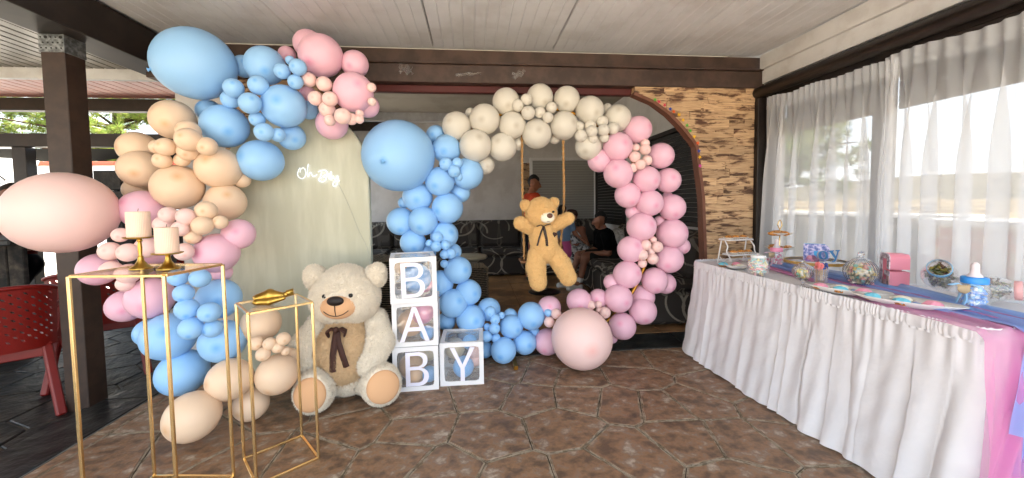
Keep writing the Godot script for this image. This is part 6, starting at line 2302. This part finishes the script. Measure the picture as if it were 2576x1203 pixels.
# many small sweets inside a jar: one heap
func heap(label: String, at: Vector3, count: int, cols: Array, place: Callable, kind: String) -> void:
	var s := SurfaceTool.new()
	s.begin(Mesh.PRIMITIVE_TRIANGLES)
	var pieces := []
	for c in cols:
		var p := st(true)
		match kind:
			"twist":
				tube(p, [Vector3(-0.016, 0, 0), Vector3(-0.008, 0.001, 0.001), Vector3(0.008, -0.001, 0), Vector3(0.016, 0, 0.001)], [0.0055, 0.0065, 0.0062, 0.0055], 7, true)
			"drop":
				lathe(p, [Vector2(0, -0.006), Vector2(0.011, -0.005), Vector2(0.012, 0.0), Vector2(0.006, 0.006), Vector2(0.0, 0.012)], 10, Vector3.ZERO, Basis.IDENTITY, 0.12, 5)
			"wrap":
				tube(p, [Vector3(-0.02, 0, 0), Vector3(-0.013, 0, 0), Vector3(0, 0.002, 0), Vector3(0.013, 0, 0), Vector3(0.02, 0, 0)], [0.009, 0.003, 0.009, 0.003, 0.009], 6, false, 0.6)
			_:
				box(p, Vector3.ZERO, Vector3(0.022, 0.014, 0.012), 0.004)
		pieces.append(done(p))
	var mm := MultiMesh.new()
	mm.transform_format = MultiMesh.TRANSFORM_3D
	mm.use_colors = true
	mm.mesh = pieces[0]
	mm.instance_count = count
	for i in count:
		var b := Basis(Vector3(rng.randfn(), rng.randfn(), rng.randfn()).normalized(), rng.randf() * TAU)
		mm.set_instance_transform(i, Transform3D(b, place.call(rng.randf(), rng.randf(), rng.randf())))
		mm.set_instance_color(i, cols[rng.randi() % cols.size()].srgb_to_linear())
	var o := MultiMeshInstance3D.new()
	o.name = numbered("sweets")
	o.multimesh = mm
	o.material_override = M.sweet
	add_child(o)
	o.position = at
	tag(o, label, "sweets", "", "stuff")


func round_place(r: float, y0: float, y1: float, bulge := 0.0) -> Callable:
	return func(a: float, b: float, c: float) -> Vector3:
		var q := sqrt(b) * r * (1.0 - bulge * pow(absf(c - 0.45) * 1.8, 2.0))
		return Vector3(cos(a * TAU) * q, lerpf(y0, y1, c), sin(a * TAU) * q)


func bun(at: Vector3, turn: float, called: String, label: String, group: String, r := 0.03) -> void:
	var t := thing(called, label, "pastry", at, turn, group)
	var s := st(true)
	if called == "croissant":
		var p := []
		var rr := []
		for i in 9:
			var a := lerpf(-1.25, 1.25, i / 8.0)
			p.append(Vector3(sin(a) * r * 1.3, r * 0.35, -cos(a) * r * 0.7 + r * 0.3))
			rr.append(r * (0.16 + 0.40 * sqrt(maxf(0.0, 1.0 - pow((i - 4) / 4.6, 2.0)))) * (1.0 + 0.10 * (i % 2)))
		tube(s, p, rr, 10, true)
		part("dough", s, M.pastry, t)
	else:
		lathe(s, [Vector2(0, 0), Vector2(r * 0.75, 0), Vector2(r, r * 0.35), Vector2(r * 0.92, r * 0.7), Vector2(r * 0.55, r * 0.95), Vector2(0, r * 1.02)], 20)
		part("dough", s, M.pastry, t)
	s = st()
	var n := 36
	lathe(s, [Vector2(r * 0.7, 0.0005), Vector2(r * 1.25, r * 0.5), Vector2(r * 1.23, r * 0.52), Vector2(r * 0.69, 0.0015)], n, Vector3(0, -0.0005, 0), Basis.IDENTITY, 0.05, 12)
	part("paper_cup", s, M.paper, t)


func tart(at: Vector3, col: Color, label: String, turn: float, in_cup := false) -> void:
	var t := thing("cream_tart", label, "tart", at, turn, "cream topped tarts on the plates")
	t.scale = Vector3.ONE * 0.84
	var s := st()
	lathe(s, [Vector2(0, 0.002), Vector2(0.03, 0.002), Vector2(0.042, 0.016), Vector2(0.039, 0.017), Vector2(0.0, 0.014)], 40, Vector3.ZERO, Basis.IDENTITY, 0.03, 20)
	part("crust", s, M.pastry, t)
	s = st(true)
	var segs := 40
	for i in 8:
		var v0 := i / 8.0
		var v1 := (i + 1) / 8.0
		for k in segs:
			var q := []
			for e in [[v0, k], [v0, k + 1], [v1, k + 1], [v1, k]]:
				var a: float = TAU * e[1] / segs
				var r: float = 0.037 * sqrt(1.0 - pow(e[0], 1.6) * 0.99) * (1.0 + 0.13 * cos(a * 6.0 + e[0] * 4.0))
				q.append(Vector3(cos(a) * r, 0.013 + 0.027 * pow(e[0], 0.8), sin(a) * r))
			poly(s, q, (q[0] + q[2]) * 0.5 - Vector3(0, 0.012, 0))
	part("cream_swirl", s, mat(col, 0.45), t)
	if in_cup:
		s = st()
		lathe(s, [Vector2(0.03, 0.0), Vector2(0.054, 0.022), Vector2(0.053, 0.0225), Vector2(0.029, 0.001)], 72, Vector3.ZERO, Basis.IDENTITY, 0.035, 24)
		part("paper_cup", s, M.paper, t)


func oval_plate(at: Vector3, a: float, b: float, turn: float, label: String) -> void:
	var s := st(true)
	lathe(s, [Vector2(0, 0.0), Vector2(0.6, 0.0), Vector2(0.68, 0.004), Vector2(1.0, 0.028), Vector2(1.0, 0.031), Vector2(0.66, 0.008), Vector2(0, 0.005)], 60, Vector3.ZERO, Basis.from_scale(Vector3(a, 1, b)))
	var o := part("oval_plate", s, M.china)
	o.position = at
	o.rotation.y = turn
	tag(o, label, "plate", "white oval plates")


func baby_bottle(at: Vector3, col: Color, dark: Color, turn: float, label: String, wide := 0.06) -> void:
	var t := thing("bottle_jar", label, "jar", at, turn, "baby bottle shaped jars")
	var s := st(true)
	var r := wide
	lathe(s, jar_profile([Vector2(0, 0), Vector2(r * 0.95, 0), Vector2(r, 0.006), Vector2(r * 0.98, 0.03), Vector2(r * 0.84, 0.045), Vector2(r * 0.98, 0.06), Vector2(r * 0.98, 0.085), Vector2(r * 0.86, 0.105), Vector2(r * 0.82, 0.112)], 0.003), 40)
	part("body", s, M.jar_glass, t)
	s = st(true)
	lathe(s, [Vector2(0, 0.112), Vector2(r * 0.84, 0.112), Vector2(r * 0.86, 0.115), Vector2(r * 0.86, 0.136), Vector2(r * 0.80, 0.140), Vector2(0, 0.140)], 40)
	part("lid_ring", s, mat(col, 0.4), t)
	s = st(true)
	lathe(s, [Vector2(r * 0.50, 0.1405), Vector2(r * 0.46, 0.148), Vector2(r * 0.30, 0.158), Vector2(r * 0.28, 0.178), Vector2(r * 0.26, 0.196), Vector2(r * 0.14, 0.204), Vector2(0, 0.206)], 28)
	part("teat", s, mat(Color(0.87, 0.83, 0.84), 0.45), t)
	var sat := mat(col.lerp(Color(0.80, 0.86, 0.88), 0.6), 0.5)
	sat.cull_mode = BaseMaterial3D.CULL_DISABLED
	var bw := thing_part(t, "bow")
	var N := Vector3(-r * 0.75, 0.10, r * 0.62)
	for k in [-1.0, 1.0]:
		s = st(true)
		tube(s, [N, N + Vector3(0.02 * k, 0.010, 0.008), N + Vector3(0.04 * k, 0.004, 0.004)], [0.004, 0.010, 0.011], 8, true, 0.4)
		part("loop", s, sat, bw)
	put("tail", ribbon([N, N + Vector3(-0.012, -0.035, 0.012), N + Vector3(-0.026, -0.075, 0.02), N + Vector3(-0.06, -0.094, 0.035), N + Vector3(-0.11, -0.096, 0.05)], 0.015, Vector3(0.35, 0, 0.9)), sat, bw)
	put("tail", ribbon([N, N + Vector3(0.004, -0.03, 0.012), N + Vector3(0.004, -0.06, 0.018), N + Vector3(-0.012, -0.09, 0.04)], 0.013, Vector3(0.8, 0, 0.5)), sat, bw)
	s = st(true)
	tube(s, [N + Vector3(-0.004, -0.012, 0.016), N + Vector3(-0.004, -0.012, 0.020)], 0.019, 24)
	tube(s, [N + Vector3(-0.018, 0.003, 0.016), N + Vector3(-0.018, 0.003, 0.0195)], 0.007, 12)
	tube(s, [N + Vector3(0.010, 0.003, 0.016), N + Vector3(0.010, 0.003, 0.0195)], 0.007, 12)
	part("bear_tag", s, mat(Color(0.72, 0.63, 0.50), 0.7), t)


func clear_jar(called: String, at: Vector3, b: Basis, r: float, l: float, label: String, rib: Color) -> Node3D:
	var t := thing(called, label, "jar", at)
	t.basis = b
	var s := st(true)
	lathe(s, jar_profile([Vector2(0, 0), Vector2(r * 0.55, 0), Vector2(r * 0.85, l * 0.12), Vector2(r, l * 0.34), Vector2(r * 0.97, l * 0.56), Vector2(r * 0.72, l * 0.78), Vector2(r * 0.60, l * 0.86), Vector2(r * 0.62, l)], 0.0035), 44)
	part("glass", s, M.jar_glass, t)
	s = st(true)
	lathe(s, [Vector2(r * 0.62, l * 0.86), Vector2(r * 0.655, l * 0.87), Vector2(r * 0.655, l * 0.97), Vector2(r * 0.62, l * 0.98)], 40)
	part("ribbon", s, mat(rib, 0.5), t)
	return t


func letter_3d(t: Node, outline: PackedVector2Array, depth: float, face: Material, side: Material, hole := PackedVector2Array()) -> void:
	var s := st()
	prism(s, outline, -depth * 0.5, depth * 0.5 - 0.002)
	part("body", s, side, t)
	s = st()
	var fr: Array = Geometry2D.offset_polygon(outline, 0.002)
	prism(s, fr[0], depth * 0.5 - 0.002, depth * 0.5 + 0.002)
	part("face_print", s, face, t)
	if hole.size():
		s = st()
		prism(s, hole, depth * 0.5 + 0.0025, depth * 0.5 + 0.004)
		part("window_cutout", s, side, t)


func build_sweets() -> void:
	# white two-tier stand with buns
	var t := thing("white_cake_rack", "white two tier metal rack of buns at the far table end", "cake stand", on_table(2.06, -2.80), 0.12)
	for k in 2:
		var y: float = [0.075, 0.185][k]
		var w: float = [0.125, 0.115][k]
		var s := st()
		box(s, Vector3(0, y, [0.03, -0.02][k]), Vector3(w * 2.0, 0.006, 0.11), 0.002)
		part("tray", s, M.white_plastic, t)
		s = st(true)
		var edge := []
		for i in 41:
			var a := TAU * i / 40.0
			edge.append(Vector3(signf(cos(a)) * pow(absf(cos(a)), 0.4) * (w + 0.004), y + 0.006 + 0.004 * sin(a * 20.0), [0.03, -0.02][k] + signf(sin(a)) * pow(absf(sin(a)), 0.4) * 0.06))
		tube(s, edge, 0.004, 6)
		part("scalloped_rim", s, M.white_plastic, t)
	for k in [-1.0, 1.0]:
		var s := st(true)
		tube(s, smooth_line([Vector3(0.118 * k, 0.0, 0.085), Vector3(0.122 * k, 0.05, 0.06), Vector3(0.128 * k, 0.10, 0.03), Vector3(0.120 * k, 0.14, 0.03), Vector3(0.116 * k, 0.18, 0.0)]), 0.005, 7)
		tube(s, smooth_line([Vector3(0.118 * k, 0.0, -0.075), Vector3(0.12 * k, 0.06, -0.06), Vector3(0.118 * k, 0.12, -0.05), Vector3(0.116 * k, 0.18, -0.04)]), 0.005, 7)
		tube(s, smooth_line([Vector3(0.118 * k, 0.02, 0.075), Vector3(0.118 * k, 0.045, 0.03), Vector3(0.118 * k, 0.02, -0.01), Vector3(0.118 * k, 0.05, -0.05)]), 0.004, 7)
		part("scroll_side", s, M.white_plastic, t)
	for k in 2:
		for i in 3:
			bun(t.transform * Vector3((i - 1) * 0.066, [0.0795, 0.1895][k], [0.03, -0.02][k]), 0.3 * i, "glazed_bun", "%s glazed bun on the %s tier of the white rack" % [["left", "middle", "right"][i], ["lower", "upper"][k]], "glazed buns on the white rack", 0.031)
	# gold three-tier stand
	t = thing("gold_tier_stand", "gold and white tiered pastry stand before the curtain", "cake stand", on_table(2.345, -2.72))
	var s := st(true)
	tube(s, [Vector3(0, 0.0, 0), Vector3(0, 0.27, 0)], 0.005, 10)
	tube(s, smooth_line([Vector3(0, 0.27, 0), Vector3(0.016, 0.295, 0), Vector3(0.014, 0.318, 0), Vector3(0, 0.338, 0), Vector3(-0.014, 0.318, 0), Vector3(-0.016, 0.295, 0), Vector3(0, 0.27, 0)]), 0.004, 8)
	part("gold_rod", s, M.gold, t)
	for k in 3:
		s = st(true)
		var r: float = [0.105, 0.096, 0.080][k]
		var y: float = [0.012, 0.115, 0.225][k]
		lathe(s, [Vector2(0, y), Vector2(r * 0.5, y), Vector2(r, y + 0.014), Vector2(r, y + 0.017), Vector2(r * 0.5, y + 0.004), Vector2(0, y + 0.004)], 40, Vector3.ZERO, Basis.IDENTITY, 0.02, 10)
		part("plate", s, M.china, t)
	for k in 2:
		for i in 3:
			var a := TAU * i / 3.0 + 0.6 + k * 0.4
			var rr: float = [0.058, 0.045][k]
			bun(Vector3(2.345 + cos(a) * rr, 0.752 + [0.1205, 0.2305][k], -2.72 + sin(a) * rr), a, "croissant", "small golden croissant on the %s gold stand tier, %s" % [["middle", "top"][k], ["front right", "left", "back"][i]], "croissants on the gold stand", 0.032)
	heap("pink and white sweets on the bottom plate of the gold stand", on_table(2.345, -2.72, 0.775), 40, [Color(0.9, 0.6, 0.65), Color(0.95, 0.92, 0.9), Color(0.85, 0.5, 0.55)], round_place(0.09, 0.0, 0.012), "drop")
	# plate of tarts in front of the rack
	oval_plate(on_table(1.93, -2.62), 0.14, 0.078, 0.55, "white oval plate of tarts at the far table end")
	var blue := Color(0.45, 0.78, 0.86)
	var pinkc := Color(0.93, 0.60, 0.68)
	var white := Color(0.92, 0.88, 0.80)
	tart(on_table(1.85, -2.67, 0.758), blue, "blue cream tart at the left of the far plate", 0.2)
	tart(on_table(1.95, -2.66, 0.758), pinkc, "pink cream tart at the back of the far plate", 0.9)
	tart(on_table(1.92, -2.58, 0.758), white, "pale tart in paper cup at the front of far plate", 1.4, true)
	tart(on_table(2.02, -2.57, 0.758), blue, "blue cream tart at the right of the far plate", 2.0)
	# twisted marshmallows
	t = clear_jar("marshmallow_jar", on_table(1.86, -2.33), Basis.IDENTITY, 0.066, 0.135, "round clear jar full of pastel twisted marshmallows", Color(0.93, 0.93, 0.93))
	heap("pastel twisted marshmallows filling the round clear jar", on_table(1.86, -2.33), 210, [Color(0.95, 0.88, 0.60), Color(0.93, 0.68, 0.70), Color(0.68, 0.84, 0.84), Color(0.95, 0.93, 0.88)], round_place(0.047, 0.016, 0.115, 0.35), "twist")
	baby_bottle(on_table(2.235, -2.62), Color(0.93, 0.58, 0.70), pinkc, -0.5, "pink lidded baby bottle jar with pink bow and bear tag", 0.047)
	heap("pink and white sweets inside the pink bottle jar", on_table(2.235, -2.62), 130, [Color(0.93, 0.60, 0.70), Color(0.95, 0.92, 0.92), Color(0.90, 0.45, 0.58)], round_place(0.029, 0.016, 0.09), "cube")
	# cake stand with the blue letter box
	t = thing("cake_stand", "clear round cake plate with gold glitter rim on stem", "cake stand", on_table(2.20, -2.26))
	s = st(true)
	lathe(s, [Vector2(0, 0.092), Vector2(0.160, 0.092), Vector2(0.160, 0.098), Vector2(0, 0.098)], 56)
	part("plate", s, glass(0.35), t)
	s = st()
	lathe(s, [Vector2(0.1605, 0.084), Vector2(0.168, 0.084), Vector2(0.168, 0.101), Vector2(0.1605, 0.101)], 96, Vector3.ZERO, Basis.IDENTITY, 0.004, 48)
	part("glitter_rim", s, M.glitter, t)
	s = st(true)
	lathe(s, [Vector2(0, 0), Vector2(0.07, 0), Vector2(0.07, 0.006), Vector2(0.02, 0.02), Vector2(0.016, 0.06), Vector2(0.04, 0.091), Vector2(0, 0.091)], 30)
	part("stem", s, M.crystal, t)
	var print_ := mat(Color.WHITE, 0.5)
	print_.albedo_texture = noise_tex(91, 0.02, [Color(0.38, 0.42, 0.66), Color(0.62, 0.62, 0.80), Color(0.85, 0.80, 0.88)], [0.25, 0.5, 0.75], 256, 2, FastNoiseLite.TYPE_CELLULAR)
	print_.uv1_triplanar = true
	print_.uv1_scale = Vector3.ONE * 9.0
	t = thing("letter_block", "blue letter B block with oy script on the cake plate", "letter block", Vector3(2.245, 0.851, -2.30), -0.75)
	letter_3d(t, PackedVector2Array([Vector2(-0.065, 0), Vector2(0.045, 0), Vector2(0.065, 0.02), Vector2(0.065, 0.085), Vector2(0.045, 0.105), Vector2(-0.065, 0.105)]), 0.06, print_, mat(Color(0.22, 0.62, 0.84), 0.45), PackedVector2Array([Vector2(-0.012, 0.03), Vector2(0.022, 0.03), Vector2(0.022, 0.062), Vector2(-0.012, 0.062)]))
	var fo := SystemFont.new()
	fo.font_names = PackedStringArray(["Droid Serif"])
	fo.font_italic = true
	fo.font_weight = 700
	for k in 2:
		var tm := TextMesh.new()
		tm.font = fo
		tm.text = "oy"
		tm.font_size = 64
		tm.pixel_size = [0.0017, 0.0015][k]
		tm.depth = [0.003, 0.004][k]
		put("script" if k else "script_border", tm, mat([Color(0.66, 0.62, 0.62), Color(0.16, 0.42, 0.62)][k], 0.5), t, Transform3D(Basis(Vector3.BACK, 0.15), Vector3(0.062, 0.05, 0.040 + 0.004 * k)))
	for k in 7:
		s = st(true)
		ball(s, Vector3(2.135 + 0.018 * (k % 4), 0.862 + 0.016 * (k / 4), -2.245 + 0.012 * (k % 3)), Vector3.ONE * (0.013 if k % 2 else 0.016))
		tag(part("bead", s, mat([Color(0.55, 0.42, 0.66), Color(0.75, 0.50, 0.58), Color(0.45, 0.30, 0.40)][k % 3], 0.4)), "%s ball in the pile left of the blue letter block, %s" % [["purple", "pink", "plum"][k % 3], ["lower row far left", "lower row second", "lower row third", "lower row nearest the letter", "upper row far left", "upper row middle", "upper row nearest the letter"][k]], "bead", "balls beside the blue letter")
	# crystal jars with sweets
	crystal_jar(on_table(1.835, -1.96), 0.051, 0.158, true, "small footed crystal jar left of the skewer glass")
	heap("pastel sweets inside the small footed crystal jar", on_table(1.835, -1.96), 42, [Color(0.95, 0.88, 0.55), Color(0.93, 0.66, 0.66), Color(0.60, 0.84, 0.78), Color(0.95, 0.93, 0.88)], round_place(0.029, 0.062, 0.105, 0.3), "cube")
	crystal_jar(on_table(2.15, -1.92), 0.079, 0.20, false, "large cut crystal jar of meringues before the curtain")
	heap("cream coloured meringues inside the large crystal jar", on_table(2.15, -1.92), 120, [Color(0.93, 0.86, 0.70), Color(0.90, 0.82, 0.66), Color(0.95, 0.90, 0.80), Color(0.93, 0.68, 0.66), Color(0.60, 0.83, 0.80), Color(0.95, 0.85, 0.5)], round_place(0.056, 0.025, 0.125, 0.3), "drop")
	# glass of skewers
	t = thing("skewer_glass", "clear tumbler of wooden picks with pink and blue ends", "glass", on_table(1.985, -2.0))
	s = st(true)
	lathe(s, jar_profile([Vector2(0, 0), Vector2(0.030, 0), Vector2(0.032, 0.004), Vector2(0.035, 0.1)], 0.002), 36)
	part("tumbler", s, M.jar_glass, t)
	for k in 34:
		s = st(true)
		var a := rng.randf() * TAU
		var q := sqrt(rng.randf()) * 0.024
		var p0 := Vector3(cos(a) * q, 0.004, sin(a) * q)
		var p1 := Vector3(cos(a + 0.5) * q * 1.15, rng.randf_range(0.105, 0.13), sin(a + 0.5) * q * 1.15)
		tube(s, [p0, p1], 0.0011, 5)
		var pick := part("pick", s, mat(Color(0.75, 0.58, 0.36), 0.8), t)
		s = st(true)
		for e in 3: ball(s, p1 + Vector3(rng.randf_range(-0.004, 0.004), -0.002 - e * 0.006, rng.randf_range(-0.004, 0.004)), Vector3.ONE * 0.0055, Basis.IDENTITY, 5)
		part("flower_end", s, mat(Color(0.90, 0.50, 0.50) if p0.x < 0.004 else Color(0.20, 0.30, 0.58), 0.6), pick)
	# pink letter G seen from its side
	var pr2 := print_.duplicate()
	pr2.albedo_texture = noise_tex(92, 0.02, [Color(0.50, 0.42, 0.46), Color(0.75, 0.70, 0.74), Color(0.88, 0.85, 0.87)], [0.25, 0.5, 0.75], 256, 2, FastNoiseLite.TYPE_CELLULAR)
	t = thing("letter_block", "pink letter G block turned sideways, right of the crystal jar", "letter block", on_table(2.33, -1.895), -2.09)
	var g := PackedVector2Array([Vector2(-0.055, 0.015), Vector2(-0.04, 0), Vector2(0.04, 0), Vector2(0.055, 0.015), Vector2(0.055, 0.092), Vector2(0.0, 0.092), Vector2(0.0, 0.070), Vector2(0.03, 0.070), Vector2(0.03, 0.028), Vector2(-0.028, 0.028), Vector2(-0.028, 0.160), Vector2(0.03, 0.160), Vector2(0.03, 0.106), Vector2(0.055, 0.106), Vector2(0.055, 0.172), Vector2(0.04, 0.187), Vector2(-0.04, 0.187), Vector2(-0.055, 0.172)])
	letter_3d(t, g, 0.085, pr2, mat(Color(0.90, 0.55, 0.62), 0.5))
	var gt := TextMesh.new()
	gt.font = fo
	gt.text = "irl"
	gt.font_size = 64
	gt.pixel_size = 0.0011
	gt.depth = 0.004
	put("script", gt, mat(Color(0.72, 0.55, 0.52), 0.5), t, Transform3D(Basis(Vector3.BACK, 0.2), Vector3(0.04, 0.035, 0.050)))
	# two oval plates at the near end
	oval_plate(on_table(1.935, -1.80), 0.178, 0.072, -1.04, "white oval plate of tarts in front of crystal jar")
	oval_plate(on_table(1.968, -1.55, 0.757), 0.19, 0.075, -1.04, "white oval plate of tarts nearest the viewer")
	var dir := Vector3(cos(-1.03), 0, -sin(-1.03))
	var acr := Vector3(-dir.z, 0, dir.x)
	var spots := [[0, -0.13, -0.012, pinkc, false, "pink cream tart at the left end of the middle plate"], [0, -0.03, 0.028, white, true, "pale tart in paper cup on the middle plate"], [0, -0.02, -0.042, blue, false, "pale blue cream tart at the back of middle plate"], [0, 0.085, -0.01, pinkc, false, "pink cream tart at the right end of middle plate"],
		[1, -0.135, -0.01, blue, false, "blue cream tart at the left of the nearest plate"], [1, -0.015, 0.03, white, true, "pale tart in paper cup on the nearest plate"], [1, -0.01, -0.045, blue, false, "blue cream tart at the back of the nearest plate"], [1, 0.105, -0.005, pinkc, false, "pink cream tart at the right of the nearest plate"]]
	for sp in spots:
		var c: Vector3 = [on_table(1.935, -1.80, 0.763), on_table(1.968, -1.55, 0.764)][sp[0]]
		tart(c + dir * sp[1] * 0.82 - acr * sp[2] * 0.8, sp[3], sp[5], rng.randf() * 3.0, sp[4])
	# tipped jars of wrapped sweets and the blue bottle
	var wraps := [Color(0.34, 0.36, 0.14), Color(0.45, 0.47, 0.33), Color(0.55, 0.50, 0.22), Color(0.42, 0.30, 0.22), Color(0.60, 0.58, 0.48), Color(0.30, 0.22, 0.18)]
	var b1 := Basis(Vector3(-0.62, 0.42, 0.45).normalized().cross(Vector3.UP).normalized(), Vector3(-0.62, 0.42, 0.45).normalized(), Vector3.ZERO)
	b1.z = b1.x.cross(b1.y)
	clear_jar("tipped_candy_jar", on_table(2.40, -1.74, 0.815), b1, 0.068, 0.20, "tipped clear candy jar with pale blue ribbon round its mouth", Color(0.50, 0.72, 0.86))
	heap("olive wrapped sweets inside the tipped jar with blue ribbon", on_table(2.40, -1.74, 0.815), 120, wraps, func(a, b, c): return b1 * round_place(0.042, 0.03, 0.155, 0.35).call(a, b, c), "wrap")
	var b2 := Basis(Vector3(0.5, 0.05, 0.85).normalized().cross(Vector3.UP).normalized(), Vector3(0.5, 0.05, 0.85).normalized(), Vector3.ZERO)
	b2.z = b2.x.cross(b2.y)
	clear_jar("lying_candy_jar", on_table(2.33, -1.62, 0.82), b2, 0.066, 0.2, "clear candy jar lying on its side at the right edge", Color(0.88, 0.66, 0.66))
	heap("green and brown wrapped sweets inside the lying jar", on_table(2.33, -1.62, 0.82), 110, wraps + [Color(0.75, 0.70, 0.55)], func(a, b, c): return b2 * round_place(0.04, 0.03, 0.15, 0.35).call(a, b, c), "wrap")
	baby_bottle(on_table(2.215, -1.475), Color(0.20, 0.56, 0.88), blue, -0.75, "blue lidded baby bottle jar with pale blue bow, right", 0.050)
	heap("blue and white sweets inside the blue bottle jar", on_table(2.215, -1.475), 190, [Color(0.25, 0.58, 0.90), Color(0.92, 0.94, 0.96), Color(0.60, 0.78, 0.92)], round_place(0.032, 0.016, 0.095), "cube")
